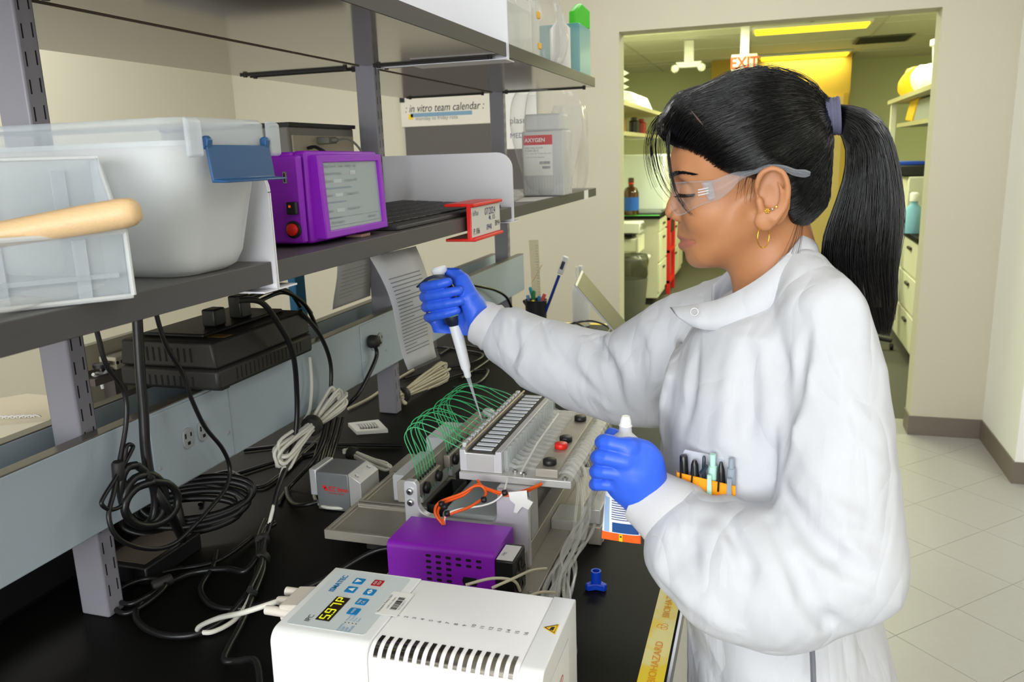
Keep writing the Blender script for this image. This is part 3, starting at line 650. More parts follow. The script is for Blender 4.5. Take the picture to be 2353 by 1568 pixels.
m_bl = mat('board_tape_blue', (120, 156, 182), .6); m_ye = mat('board_tape_yellow', (240, 205, 30), .6)
q0, q1 = wbx(944, 270), wbx(1085, 263)
decal('tape_line', q0, (1, 0, 0), (0, 0, 1), q1[0]-q0[0], .022, m_bl, t, .001); decal('tape_line', wbx(939, 275), (1, 0, 0), (0, 0, 1), .03, .03, m_ye, t, .001)
text('monday to friday rota', wbx(955, 277), (1, 0, 0), (0, 0, 1), .03, m_inkg, t)
decal('magnet', wbx(919, 236), (1, 0, 0), (0, 0, 1), .03, .03, m_ink, t, .004); decal('tape_line', wbx(926, 218)+np.array([0, 0, .19]), (1, 0, 0), (0, 0, 1), .05, .35, m_ye, t, .001)
for k in range(2): decal('tape_line', (q0[0], 4.5515, 2.05+.27*k), (1, 0, 0), (0, 0, 1), q1[0]-q0[0], .035, m_bl, t, .001)
m_dkb = mat('tack_panel_grey', (92, 88, 86), .7, var=.04, vscale=40)
pz0 = at(1195, 436, Y=4.56)[2]
tp = mk('tack_panel', B().box(x0+.02, at(1226, 400, Y=4.555)[0], 4.55, 4.569, pz0-.02, z0-.003), m_dkb, None, bevel=.002); tag(tp, 'dark grey tack panel on the far wall below the whiteboard', 'panel')
pa = at(1168, 248, Y=4.53); pb = at(1192, 342, Y=4.53)
t = thing('note_sheet', 'paper note with purple writing pinned beside the far upright', 'paper', (pa[0]+.1, 4.545, pb[2])); mk('sheet', B().box(pa[0]-.05, pa[0]+.16, 4.546, 4.5475, pb[2], pa[2]+.1), m_paper, t, False)
text('plasma', (pa[0], 4.5455, pb[2]+.14), (1, 0, 0), (0, 0, 1), .05, m_ink, t); text('MEDIUM', (pa[0], 4.5455, pb[2]+.06), (1, 0, 0), (0, 0, 1), .04, m_inkb, t)
# UPS on the raceway
t = thing('power_backup', 'black slotted battery backup unit sitting on the raceway under the shelf', 'power supply', (-.88, 1.14, RZ1))
UZ = RZ1+.0020; m_ups = mat('ups_black', (38, 36, 35), .5, var=.1, vscale=60)
mk('base', B().box(-.972, -.788, 1.0, 1.272, UZ+.004, UZ+.038), m_ups, t, bevel=.006)
mk('cover', B().prism([(-.970, 1.002, UZ+.0385), (-.790, 1.002, UZ+.0385), (-.796, 1.002, UZ+.080), (-.964, 1.002, UZ+.080)], (0, .268, 0)), m_ups, t, bevel=.004)
mk('outlet_deck', B().box(-.945, -.83, 1.03, 1.25, UZ+.080, UZ+.086), m_black, t, bevel=.002)
mk('amber_strip', B().box(-.84, -.80, 1.04, 1.06, UZ+.0801, UZ+.0806), mat('amber_dark', (130, 96, 30), .4), t, False)
sl = None
for i in range(17):
    p = (0, 1.045+.0115*i, 0)
    if sl is None: sl = mk('vent_slot', B().box(-.7884, -.7878, 1.045, 1.048, UZ+.012, UZ+.031), m_slot, t, False)
    else: put(sl, (0, .0115*i, 0))
sl = None
for i in range(10):
    if sl is None: sl = mk('vent_slot', B().box(-.940, -.937, .9994, 1.0002, UZ+.010, UZ+.026), m_slot, t, False); s3 = mk('vent_slot', B().box(-.940, -.937, 1.0014, 1.0026, UZ+.048, UZ+.070), m_slot, t, False)
    else: put(sl, (.0115*i, 0, 0)); put(s3, (.0115*i, 0, 0))
for x in (-.955, -.81): mk('foot', B().box(x-.01, x+.01, 1.02, 1.04, RZ1+.0016, UZ+.004), m_blackm, t, False)
mk('plug', B().box(-.87, -.845, 1.08, 1.11, UZ+.086, UZ+.115), m_black, t, bevel=.003); mk('plug', B().box(-.87, -.845, 1.15, 1.18, UZ+.086, UZ+.125), m_black, t, bevel=.003)
# sheet in a plastic sleeve hanging from the shelf edge, another behind
def hang(name, label, c, m, film=True, lines=22, bend=.012):
    t = thing(name, label, 'paper', (np.array(c[2])+np.array(c[3]))/2); A, Bq, Cq, D = [np.array(q, float) for q in c]; n = np.cross(Bq-A, D-A); n /= np.linalg.norm(n); n = n if n@(CAMP-A) > 0 else -n
    def pt(u, v, o=0): return (A*(1-u)+Bq*u)*(1-v)+(D*(1-u)+Cq*u)*v+n*(bend*math.sin(v*5)*(1-v*.4)+o)
    P = [pt(u, v) for v in np.linspace(0, 1, 14) for u in np.linspace(0, 1, 5)]; o = mk('sheet', B().grid(P, 5, 14), m, t); sd = o.modifiers.new('th', 'SOLIDIFY'); sd.thickness = .0006
    g2 = np.random.default_rng(5)
    for k in range(lines):
        v = .18+.7*k/lines; e = .86 if g2.random() > .25 else .5
        pp = [pt(u, vv, .0012) for vv in (v, v+.008) for u in (.12, (.12+e)/2, e)]
        mk('print_line', B().grid(pp, 3, 2), m_inkg, t, False)
    if film:
        P = [pt(u*1.08-.04, v*1.03-.01, .004+.0025*math.sin(9*u+11*v)*math.sin(23*v+4*u)) for v in np.linspace(0, 1, 28) for u in np.linspace(0, 1, 12)]; mk('sleeve', B().grid(P, 12, 28), m_sleeve, t)
m_paperg = mat('paper_grey', (196, 197, 198), .6, var=.01)
hang('sleeved_sheet', 'printed sheet in a glossy plastic sleeve hanging below the shelf edge', [at(848, 590, X=-.60), at(955, 566, X=-.595), at(1010, 822, X=-.60), at(945, 852, X=-.62)], m_paperg)
hang('printed_sheet', 'dull printed sheet hanging behind the near plastic-sleeved sheet', [at(775, 608, X=-.90), at(852, 588, X=-.90), at(852, 680, X=-.906), at(765, 712, X=-.906)], m_paperg, False, 8, .002)
# notebook and rack things on the far side of the raceway
t = thing('wire_notebook', 'spiral-bound white notebook lying beyond the raceway at far left', 'notebook', at(20, 950, X=-1.12))
q = [at(-60, 930, X=-1.25), at(62, 903, X=-1.30), at(118, 915, X=-1.16), at(112, 985, X=-1.06), at(-60, 1030, X=-1.02)]
zb = 1.13
def pz(px, py, z): return at(px, py, Z=z)
poly = [pz(-60, 925, zb), pz(62, 905, zb), pz(125, 910, zb), pz(128, 950, zb), pz(112, 968, zb), pz(-60, 985, zb)]
mk('pages', B().prism(poly, (0, 0, -.02)), mat('page_cream', (226, 214, 186), .7, var=.02), t, False)
b = B()
for i in range(7):
    c = pz(4+13*i, 962-.5*i, zb); b.tube([c+np.array([.010*math.cos(a), 0.004*math.cos(a), .012*math.sin(a)-.008]) for a in np.linspace(0, 5.8, 12)], .0016, 5)
mk('wire_coils', b, mat('coil_white', (214, 212, 208), .4), t)
mk('stand', B().prism([p-np.array([0, 0, .021]) for p in poly], (0, 0, -(zb-.021-1.0206))), m_cab, t, False)

# beige valve rack on the far side of the raceway, seen past the near upright
a, e = at(212, 905, X=-1.06), at(312, 772, X=-1.06); zr = e[2]
t = thing('valve_rack', 'beige rack with white valve seen between the near upright and the battery backup', 'rack', (-1.06, (a[1]+e[1])/2, BT))
m_bei = mat('rack_beige', (206, 196, 168), .6, var=.02); m_brn = mat('rack_brown', (96, 86, 78), .6, var=.03)
mk('back_plate', B().box(-1.10, -1.085, a[1]-.02, e[1]+.04, BT+.0004, zr), m_bei, t, False)
zs_ = at(260, 845, X=-1.06)[2]; mk('ledge', B().box(-1.085, -1.03, a[1]-.02, e[1]+.04, zs_-.012, zs_), m_brn, t, False)
mk('bracket', B().box(-1.085, -1.06, at(262, 870, X=-1.06)[1], at(290, 870, X=-1.06)[1], BT+.0004, zs_-.012), m_brn, t, False)
c = at(232, 838, X=-1.05); mk('knob', B().lathe((c[0], c[1], zs_+.0002), (0, 0, 1), [(.006, 0), (.005, .008), (.013, .010), (.013, .016)], 14), m_black, t)
mk('holder', B().box(-1.075, -1.04, at(250, 800, X=-1.05)[1], at(305, 800, X=-1.05)[1], zs_+.0002, zs_+.022), m_bei, t, bevel=.002)
h0 = None
for k in range(6):
    y = at(254, 800, X=-1.05)[1]+.010*k
    if h0 is None: h0 = mk('hole', B().lathe((-1.0398, y, zs_+.012), (1, 0, 0), [(.003, 0), (.003, .0003)], 10), m_slot, t, False); y0h = y
    else: put(h0, (0, y-y0h, 0))
c = at(231, 848+20, X=-1.045); v = mk('valve', B().lathe((c[0]-.006, c[1], c[2]), (1, 0, 0), [(.010, 0), (.010, .008), (.004, .009)], 16), m_white, t)
for k in range(3):
    q = k*2.1+.5; mk('valve_arm', B().tube([c, c+np.array([.002, .019*math.cos(q), .019*math.sin(q)])], [.004, .003], 8), m_white, v)
# ================================================================ instruments on the bench
m_alu = mat('anodised_aluminium', (196, 195, 192), .36, metal=.35, var=.06, vscale=40, bump=.04, bscale=300)
m_alud = mat('bead_blast_aluminium', (166, 160, 148), .42, metal=.3, var=.08, vscale=50, bump=.06, bscale=400)
m_alul = mat('satin_aluminium', (206, 206, 208), .4, metal=.35, var=.03)
m_orange = mat('orange_cable', (236, 92, 22), .4, var=.03)
m_green = mat('green_tubing', (54, 168, 104), .35, var=.05)
m_whcab = mat('white_cable', (222, 220, 208), .45, var=.02)
m_cream = mat('cream_cable', (206, 198, 172), .5, var=.03)
m_cab2 = mat('black_cable', (20, 20, 21), .38, var=.08)
m_pump = mat('pump_white', (236, 238, 238), .35, var=.008)
m_pumpg = mat('pump_panel_grey', (206, 214, 216), .4, var=.008)
# ---- flow cell rig
t = thing('flow_rig', 'aluminium sixteen-channel fluidics rig with green tubing in the bench middle', 'lab instrument', (-.42, 1.2, BT))
RIG = t
mk('base_plate', B().box(-.52, -.289, .965, 1.46, BT+.0003, .925), m_alud, t, bevel=.0015)
for y0, y1 in ((1.052, 1.163), (1.168, 1.305)):
    b = B(); x0, x1, z0, z1, w = -.662, -.522, .931, .947, .006
    V = [(x0, y0, z0), (x1, y0, z0), (x1, y1, z0), (x0, y1, z0), (x0, y0, z1), (x1, y0, z1), (x1, y1, z1), (x0, y1, z1), (x0+w, y0+w, z1), (x1-w, y0+w, z1), (x1-w, y1-w, z1), (x0+w, y1-w, z1), (x0+w, y0+w, z1-.007), (x1-w, y0+w, z1-.007), (x1-w, y1-w, z1-.007), (x0+w, y1-w, z1-.007)]
    f = [(0, 3, 2, 1), (12, 13, 14, 15)]
    for i in range(4): j = (i+1) % 4; f += [(i, j, 4+j, 4+i), (4+i, 4+j, 8+j, 8+i), (8+i, 8+j, 12+j, 12+i)]
    mk('tray', b.add(V, f), m_alud, t, bevel=.0012)
mk('tray_support', B().box(-.60, -.5205, 1.075, 1.395, BT+.0003, .9308), m_blackm, t, False)
mk('tray_rear', B().box(-.672, -.522, 1.310, 1.40, .931, .947), m_alud, t, bevel=.0015)
mk('rail', B().box(-.345, -.322, 1.0, 1.44, .9253, .955), m_alud, t, bevel=.001)
mk('rail', B().box(-.500, -.475, 1.0, 1.44, .9253, .945), m_alud, t, bevel=.001)
# U-shaped end frames
def uframe(y, lab=None):
    P = [(-.515, .9255), (-.515, 1.040)]+[(-.509-.006*math.cos(a), 1.040+.006*math.sin(a)) for a in (.5, 1., 1.57)]+[(-.497, 1.046), (-.493, 1.041), (-.493, 1.012)]
    P += [(-.473-.020*math.cos(a), 1.012-.020*math.sin(a)) for a in np.linspace(0, math.pi/2, 7)][1:]+[(-.462, .992), (-.462, .988), (-.385, .988)]
    P += [(-.385+.018*math.sin(a), 1.006-.018*math.cos(a)) for a in np.linspace(0, math.pi/2, 7)][1:]+[(-.367, 1.030), (-.362, 1.036), (-.322, 1.036), (-.318, 1.030), (-.318, .9255)]
    o = mk('end_frame', B().prism([(x, y, z) for x, z in P], (0, .012, 0)), m_alul, t, bevel=.0015)
    for z in (1.030, 1.012): 
        s = mk('cap_screw', B().lathe((-.504, y, z), (0, -1, 0), [(.0052, 0), (.0052, .0035), (.0044, .0042)], 14), m_steel, o); mk('hex_recess', B().lathe((-.504, y-.0042, z), (0, -1, 0), [(.0024, 0), (.0024, .0002)], 6), m_slot, o, False)
uframe(1.048); uframe(1.41)
mk('tower', B().box(-.375, -.322, 1.075, 1.115, .9555, 1.037), m_alul, t, bevel=.002); mk('tower', B().box(-.375, -.322, 1.33, 1.40, .9555, 1.037), m_alul, t, bevel=.002)
# inlet beam with clamp blocks and knobs
mk('inlet_beam', B().prism([(-.532, 1.061, 1.004), (-.532, 1.061, 1.036), (-.526, 1.061, 1.041), (-.512, 1.061, 1.041), (-.512, 1.061, 1.004)], (0, .348, 0)), m_alud, t, bevel=.001)
m_knob = mat('knob_black', (24, 24, 26), .45)
def knob(c, ax, r, h, m, parent, n=20):
    b = B(); a = Vector(ax).normalized(); u = a.orthogonal().normalized(); w = a.cross(u); P = []
    for hh, rr in ((0, .93), (.1, 1), (.9, 1), (1, .9)):
        for i in range(n*2):
            q = math.pi*i/n; k = rr*(1 if i % 2 else .93); P.append(Vector([float(v) for v in c])+a*(hh*h)+u*(r*k*math.cos(q))+w*(r*k*math.sin(q)))
    N = n*2; b.add(P, [(j*N+i, j*N+(i+1) % N, (j+1)*N+(i+1) % N, (j+1)*N+i) for j in range(3) for i in range(N)]+[tuple(range(N))[::-1], tuple(range(3*N, 4*N))])
    return mk('thumb_knob', b, m, parent)
for y0 in (1.075, 1.20, 1.32):
    c = mk('tube_clamp', B().box(-.5115, -.500, y0, y0+.085, 1.008, 1.030), m_alud, t, bevel=.0015)
    for dy in (.018, .068): knob((-.4998, y0+dy, 1.018), (1, 0, 0), .0095, .007, m_knob, c)
# waste troughs under the beam
for y0 in (1.075, 1.20):
    b = B(); x0, x1, z0, z1, w = -.492, -.462, .9255, .998, .003
    loft(b, [rrect(x0+.003, x1-.003, y0, y0+.105, .9555 if False else z0, .004), rrect(x0, x1, y0, y0+.105, z1, .004), rrect(x0+w, x1-w, y0+w, y0+.105-w, z1, .003), rrect(x0+w+.002, x1-w-.002, y0+w, y0+.105-w, z1-.04, .003)], True, True)
    mk('trough', b, m_black, t)
# deck plate
mk('deck', B().box(-.441, -.264, 1.092, 1.425, 1.0375, 1.0495), m_alu, t, bevel=.0012)
blk = mk('cell_block', B().prism([(-.441, 1.098, 1.0497), (-.441, 1.098, 1.084), (-.431, 1.098, 1.084), (-.431, 1.098, 1.079), (-.383, 1.098, 1.079), (-.383, 1.098, 1.084), (-.373, 1.098, 1.084), (-.373, 1.098, 1.0497)], (0, .315, 0)), m_alul, t, bevel=.001)
mk('end_cover', B().box(-.429, -.386, 1.0965, 1.0985, 1.052, 1.078), m_alu, blk, bevel=.0006)
m_well = mat('well_white', (214, 219, 226), .35); m_dk = mat('frame_dark', (70, 66, 60), .35, metal=.4)
mk('window_frame', B().box(-.429, -.385, 1.101, 1.408, 1.0792, 1.0815), m_dk, blk, False)
YW = [1.106+.0187*i for i in range(16)]
w0 = j0 = k0 = None
for i, y in enumerate(YW):
    if w0 is None:
        w0 = mk('well_window', B().box(-.4225, -.3905, y, y+.0115, 1.0816, 1.0838), m_well, blk, bevel=.0012)
        j0 = mk('port_block', B().box(-.4395, -.4325, y+.001, y+.011, 1.0842, 1.092), m_alul, blk, bevel=.001)
        k0 = mk('glass_cuvette', B().box(-.3722, -.3665, y+.001, y+.0055, 1.0505, 1.083), m_acryl, blk, bevel=.0006)
        k1 = mk('glass_cuvette', B().box(-.3722, -.3665, y+.0095, y+.014, 1.0505, 1.081), m_acryl, blk, bevel=.0006)
        f0 = mk('luer_fitting', B().cyl((-.366, y+.007, 1.060), (-.354, y+.007, 1.056), .0034, .0022, 10), m_acryl, blk)
    else:
        d = (0, y-YW[0], 0); [put(q, d) for q in (w0, j0, k0, k1, f0)]
mk('hinge_rod', B().cyl((-.430, 1.098, 1.0865), (-.430, 1.412, 1.0865), .0022, n=10), mat('rod_brass', (168, 152, 128), .35, metal=.6), blk)
cb = mk('clamp_bar', B().box(-.321, -.2855, 1.098, 1.40, 1.0497, 1.0635), m_alud, t, bevel=.0012)
for y, m in ((1.118, m_knob), (1.190, m_red), (1.222, m_knob), (1.33, m_knob)): knob((-.303, y, 1.0637), (0, 0, 1), .0105, .0085, m, cb)
for x, y in ((-.356, 1.112), (-.340, 1.104), (-.275, 1.10)): mk('cap_screw', B().lathe((x, y, 1.0496), (0, 0, 1), [(.0045, 0), (.0045, .003), (.002, .003), (.002, .001)], 12), m_steel, t)
mk('tie_rod', B().tube([(-.340, 1.088, 1.058), (-.346, 1.20, 1.064), (-.350, 1.36, 1.064)], .0016, 6), m_white, t)
mk('side_box', B().box(-.462, -.372, 1.064, 1.20, .9555, .993), clear('rig_box_plastic', (196, 204, 208), .55, .25, .4), t, bevel=.005)
mk('side_box', B().box(-.600, -.545, 1.18, 1.30, .9475, .995), m_frost2, t, bevel=.003); mk('side_box', B().box(-.590, -.54, 1.305, 1.40, .9475, 1.02), m_frost2, t, bevel=.003)
# X stage to the right
mk('stage', B().box(-.3215, -.235, 1.185, 1.245, BT+.0003, .942), m_alu, t, bevel=.001); mk('stage_cap', B().box(-.258, -.238, 1.180, 1.30, .9425, .968), m_alu, t, bevel=.002); mk('stage_end', B().box(-.258, -.236, 1.172, 1.30, BT+.0003, .9423), m_alud, t, bevel=.002)
mk('cap_screw', B().lathe((-.300, .985, .925), (0, 0, 1), [(.003, 0), (.003, .0015), (.001, .0022)], 12), m_steel, t)
# green inlet tubes
for i in range(16):
    g_ = i//8; ys = (1.082 if g_ == 0 else 1.205)+.0098*(i % 8); ye = YW[i]+.006; j = random.uniform(-.003, .003)
    up = 1.100+.004*(i % 3)+j
    pts = [(-.5055, ys, 1.000), (-.5058, ys, 1.034), (-.514, ys+.004, 1.066), (-.528+j, ys+.010, up), (-.516+j, (ys+ye)/2+.004, up+.014), (-.488, ye*.8+ys*.2, up+.004), (-.462, ye, 1.088), (-.4405, ye, 1.0785)]
    mk('green_tube', B().tube(pts, .00085, 6, sub=7), m_green, t)
    mk('tube_collar', B().cyl((-.5058, ys, 1.031), (-.5058, ys, 1.036), .0016, n=8), m_knob, t)
# clear outlet tubes: fitting to clamp bar, then draping down to the pump
for i in range(16):
    y = YW[i]+.007; j = random.uniform(-.004, .004)
    mk('clear_tube', B().tube([(-.355, y, 1.0565), (-.346, y+j*.4, 1.0585), (-.335, y+.002, 1.0555), (-.3215, y+.004, 1.054)], .0018, 7, sub=4), m_tubec, t)
ends = []
for i in range(20):
    y = 1.105+.0145*i; j = [random.uniform(-1, 1) for _ in range(6)]
    x1 = -.262+.006*j[0]; yb = 1.02+.16*i/20+.03*j[1]; xb = -.262+.018*j[2]
    pts = [(-.2855, y, 1.056), (-.272, y, 1.061+.003*j[3]), (-.256+.003*j[0], y-.006, 1.046), (-.250+.006*j[1], y-.02, 1.01), (-.252+.010*j[2], .6*y+.4*yb, .965+.008*j[3]),
           (xb, yb, .938+.006*j[4]), (-.262+.02*j[5], yb-.10+.02*j[1], .928+.004*j[0]), (-.235+.03*j[3], .86+.02*j[4], .925+.006*j[2]), (-.212+.02*j[4], .80, .945+.02*j[5])]
    mk('clear_tube', B().tube(pts, .0021, 7, sub=6), m_tubec, t)
for k, pts in enumerate(([(1195, 1358, .965), (1180, 1335, .985), (1130, 1330, .99), (1070, 1345, .985)], [(1255, 1307, .96), (1220, 1312, .975), (1180, 1330, .99), (1130, 1352, .985)], [(1275, 1362, .955), (1240, 1362, .965), (1205, 1375, .97)])):
    mk('cream_tube', B().tube([at(x, y, Z=z) for x, y, z in pts], .002, 7, sub=6), m_cream, t)
# orange loom and zip-tie flags
def PZ_(l): return [at(x, y, Y=q) for x, y, q in l]
for l in ([(1018, 1206, 1.0), (1000, 1180, 1.005), (1010, 1155, 1.02), (1060, 1135, 1.04), (1090, 1118, 1.05), (1110, 1120, 1.055), (1115, 1140, 1.045), (1080, 1165, 1.02), (1040, 1180, 1.005), (1022, 1190, 1.0), (1019, 1206, .998)],
          [(1098, 1104, 1.07), (1108, 1118, 1.06), (1140, 1130, 1.05), (1170, 1135, 1.05), (1205, 1128, 1.06), (1245, 1112, 1.08)],
          [(1022, 1206, 1.0), (1006, 1182, 1.008), (1018, 1158, 1.022), (1066, 1138, 1.042), (1096, 1114, 1.055), (1120, 1125, 1.055), (1160, 1138, 1.05), (1200, 1133, 1.058), (1240, 1116, 1.08)]):
    P = PZ_(l); P[0] = P[0]*1; mk('orange_cable', B().tube(P, .0022, 8, sub=6), m_orange, t)
mk('white_lead', B().tube(PZ_([(1021, 1206, .999), (1025, 1185, 1.0), (1050, 1172, 1.01), (1110, 1162, 1.03), (1140, 1150, 1.04), (1158, 1130, 1.045), (1166, 1100, 1.085)]), .0014, 6, sub=6), m_white, t)
for x, y, q in ((1015, 1160, 1.014), (1022, 1166, 1.01), (1112, 1150, 1.036), (1160, 1134, 1.044), (1028, 1182, 1.0)): mk('zip_tie', B().lathe(at(x, y, Y=q)-np.array([.003, 0, 0]), (1, 0, .3), [(.0042, 0), (.0046, .001), (.0046, .005), (.0042, .006)], 10), m_knob, t)
c = at(1182, 1140, Y=1.043); b = B(); pts = [(1168, 1132), (1210, 1128), (1212, 1148), (1225, 1155), (1214, 1172), (1200, 1165), (1188, 1180), (1180, 1178), (1184, 1160), (1172, 1150)]
mk('warning_flag', b.prism([at(x, y, Y=1.043) for x, y in pts], (0, .0015, 0)), m_white, t, False)
# ---- stepper motor with red maker's mark
t = thing('stepper_motor', 'grey linear-actuator motor with red lettering left of the rig', 'motor', (-.72, 1.22, BT))
m_mot = mat('motor_grey', (128, 130, 132), .4, metal=.3, var=.04)
mk('housing', B().box(-.757, -.692, 1.192, 1.262, BT+.0004, .982), m_mot, t, bevel=.002); mk('rear_cap', B().box(-.772, -.7575, 1.195, 1.259, .935, .985), m_alul, t, bevel=.002)
mk('front_mount', B().prism([(-.6915, 1.192, BT+.0004), (-.6915, 1.192, .983), (-.668, 1.192, .968), (-.668, 1.192, BT+.0004)], (0, .07, 0)), m_alu, t, bevel=.001)
for y in (1.205, 1.25): mk('cap_screw', B().lathe((-.681, y, .9758), (.54, 0, .84), [(.004, 0), (.004, .002)], 12), m_steel, t)
text('EZ limo', (-.733, 1.1918, .948), (1, 0, 0), (0, 0, 1), .0125, mat('print_red', (214, 40, 34), .5), t, bold=.02)
b = B()
for k in (0, 1): b.lathe((-.741+.003*k, 1.1916, .955-.004*k), (0, -1, 0), [(.0035, 0), (.0035, .0003)], 12)
mk('maker_mark', b, MATS['print_red'], t, False); text('easy linear motion', (-.733, 1.1918, .943), (1, 0, 0), (0, 0, 1), .0042, MATS['print_red'], t)
mk('motor_cable', B().tube([(-.757, 1.19, .925), (-.775, 1.18, .922), (-.80, 1.185, .917), (-.83, 1.21, .916), (-.86, 1.25, .916)], .0045, 8, sub=6), m_cab2, t)
# ---- purple controller with fan
t = thing('controller_box', 'purple 3D-printed controller box with vent holes behind the white pump', 'electronics box', (-.41, .985, .925))
# vented front wall is cut from hole rows
b = B(); x0, x1, y0, y1, z0, z1, r = -.495, -.336, .942, 1.030, .9255, 1.0, .008
prof = [(y0, z0), (y0, z1-r)]+[(y0+r-r*math.cos(a), z1-r+r*math.sin(a)) for a in np.linspace(0, 1.57, 6)][1:]+[(y1-.003, z1), (y1, z1-.003), (y1, z0)]
mk('shell', b.prism([(x0, y, z) for y, z in prof], (x1-x0, 0, 0)), m_purple, t, bevel=.001)
m_hole = mat('vent_hole_dark', (22, 14, 26), .7); h0 = None
for r_ in range(6):
    for c_ in range(6):
        if c_ >= 3 and 2 <= r_ <= 4: continue
        x, z = -.432+.0148*c_, .9865-.0088*r_
        if h0 is None: h0 = mk('vent_hole', B().prism([(x+dx, y0-.0003, z+dz) for dx, dz in ((-.0042, 0), (-.003, -.002), (.003, -.002), (.0042, 0), (.003, .002), (-.003, .002))], (0, .0006, 0)), m_hole, t, False); hp = (x, z)
        else: put(h0, (x-hp[0], 0, z-hp[1]))
x, z = -.372, .955; cn = mk('connector_port', B().prism([(x+dx, y0-.0003, z+dz) for dx, dz in ((-.0115, 0), (-.009, -.006), (.009, -.006), (.0115, 0), (.009, .006), (-.009, .006))], (0, .0006, 0)), m_slot, t, False)
fan = mk('fan', B().box(-.3355, -.309, .944, .998, .928, .990), m_black, t, bevel=.002)
mk('fan_hub', B().lathe((-.309, .971, .959), (1, 0, 0), [(.024, 0), (.024, .0004)], 24), m_slot, fan); mk('fan_hub', B().lathe((-.3086, .971, .959), (1, 0, 0), [(.009, 0), (.009, .001)], 16), m_black, fan)
for k in range(7):
    a = k*2*math.pi/7; c = np.array([-.3084, .971, .959]); d = np.array([0, math.cos(a), math.sin(a)]); e = np.array([0, -math.sin(a), math.cos(a)])
    mk('fan_blade', B().prism([c+d*.009-e*.003, c+d*.023-e*.005, c+d*.023+e*.004, c+d*.009+e*.003], (.001, 0, 0)), m_black, fan, False)
mk('fan_label', B().box(-.3345, -.3115, .947, .990, .9902, .9908), m_paper, t, False); text('390', (-.327, .957, .9908), (.2, 1, 0), (-1, .2, 0), .007, m_inkg, t)
mk('status_lamp', B().box(-.4962, -.4948, .965, .971, .956, .962), MATS['red_plastic'], t, False)
mk('power_lead', B().tube([(-.4955, .985, .962), (-.515, .985, .966), (-.545, .975, .957), (-.60, .93, .93), (-.66, .875, .917), (-.72, .855, .915), (-.775, .89, .9155), (-.80, .95, .9155), (-.83, 1.0, .9155)], .0042, 8, sub=8), m_cab2, t)
# ---- peristaltic pump
t = thing('peristaltic_pump', 'white sixteen-channel peristaltic pump with blue keys in the foreground', 'pump', (-.33, .71, BT))
PT = 1.05; yb, yf = .778, .638
def pumpsec(x0, x1, name, m, dz=0, r=.016, yfr=None, bev=.001):
    f_ = yf if yfr is None else yfr
    pr = [(yb, BT+.004), (yb, PT+dz-.002), (yb-.002, PT+dz)]+[(f_+r-r*math.sin(a), PT+dz-r+r*math.cos(a)) for a in np.linspace(0, math.pi/2, 9)]+[(f_-.004, BT+.004)]
    return mk(name, B().prism([(x0, y, z) for y, z in pr], (x1-x0, 0, 0)), m, t, bevel=bev)
pumpsec(-.477, -.3665, 'control_housing', m_pump, 0, .014); pumpsec(-.366, -.2095, 'cassette_cover', mat('pump_cover_white', (246, 246, 246), .35), -.0015, .018, .639); pumpsec(-.209, -.185, 'end_cap', m_pump, 0, .012)
for x in (-.46, -.20): mk('foot', B().box(x-.012, x+.012, .65, .76, BT+.0004, BT+.004), m_blackm, t, False)
mk('front_ledge', B().box(-.372, -.225, .612, .6345, .93, 1.000), MATS['pump_cover_white'], t, bevel=.006)
for x in (-.365, -.350): mk('lever_tip', B().prism([(x, .616, 1.0002), (x+.009, .616, 1.0002), (x+.007, .616, 1.012), (x+.003, .616, 1.012)], (0, .008, 0)), mat('lever_orange', (250, 160, 30), .4), t, bevel=.001)
# mirror-bright rollers showing in curved slots over the front edge
m_roll = mat('roller_chrome', (150, 146, 140), .16, metal=1.0); s0 = None; m_slotedge = mat('slot_edge', (236, 236, 236), .4)
for i in range(16):
    x = -.3605+.0094*i
    if s0 is None:
        P = []; r = .018; a_ = []
        for q in np.linspace(0, 1, 12):
            d = -.006+.0275*q
            if d < 0: p = (yf+.001+r-d, PT-.0015+.0005)
            else:
                a = min(d/r, math.pi/2); p = (yf+.001+r-(r+.0006)*math.sin(a), PT-.0015-r+(r+.0006)*math.cos(a)-max(0, d-r*math.pi/2))
            a_.append(p)
        for y, z in a_: P += [(x, y, z), (x+.0046, y, z)]
        s0 = mk('roller_slot', B().grid(P, 2, 12), m_roll, t)
    else: put(s0, (.0094*i, 0, 0))
for i in range(16): text(str(i+1), (-.3580+.0094*i, .6985, PT-.0013), (0, 1, 0), (-1, 0, 0), .0062, m_ink, t)
# control panel print
mk('key_panel', B().prism(rrect(-.4685, -.377, .656, .772, PT+.0001, .004), (0, 0, .0004)), m_pumpg, t, False)
m_key1 = mat('key_blue', (20, 128, 190), .4); m_key2 = mat('key_red', (172, 26, 36), .4); KZ = PT+.0006
def key(x, y, m, lab=None, arrow=None):
    k = mk('key', B().prism(rrect(x-.0062, x+.0062, y-.0062, y+.0062, KZ, .0015), (0, 0, .0006)), m, t, False); z = KZ+.0008
    if lab:
        for n_, s_ in enumerate(lab): text(s_, (x+(0.0038 if len(lab) == 1 else .0048-.0005)+(-.0025 if len(lab) == 1 else (-.0050+.0050*n_)), y-.0052, z), (0, 1, 0), (-1, 0, 0), .0046 if len(lab) == 2 else .0042, m_white, k, squeeze=.78)
    if arrow:
        for dy, s_ in arrow: mk('arrow', B().prism([(x-.003, y+dy-.0, z), (x+.003, y+dy, z), (x, y+dy+s_*.0042, z)] if len(arrow) == 2 else [(x-s_*.0 -.0036*s_*-1*1, y-.0036, z), (x-.0036*s_*-1, y+.0036, z), (x+.0036*s_*-1, y, z)], (0, 0, .0002)), m_white, k, False)
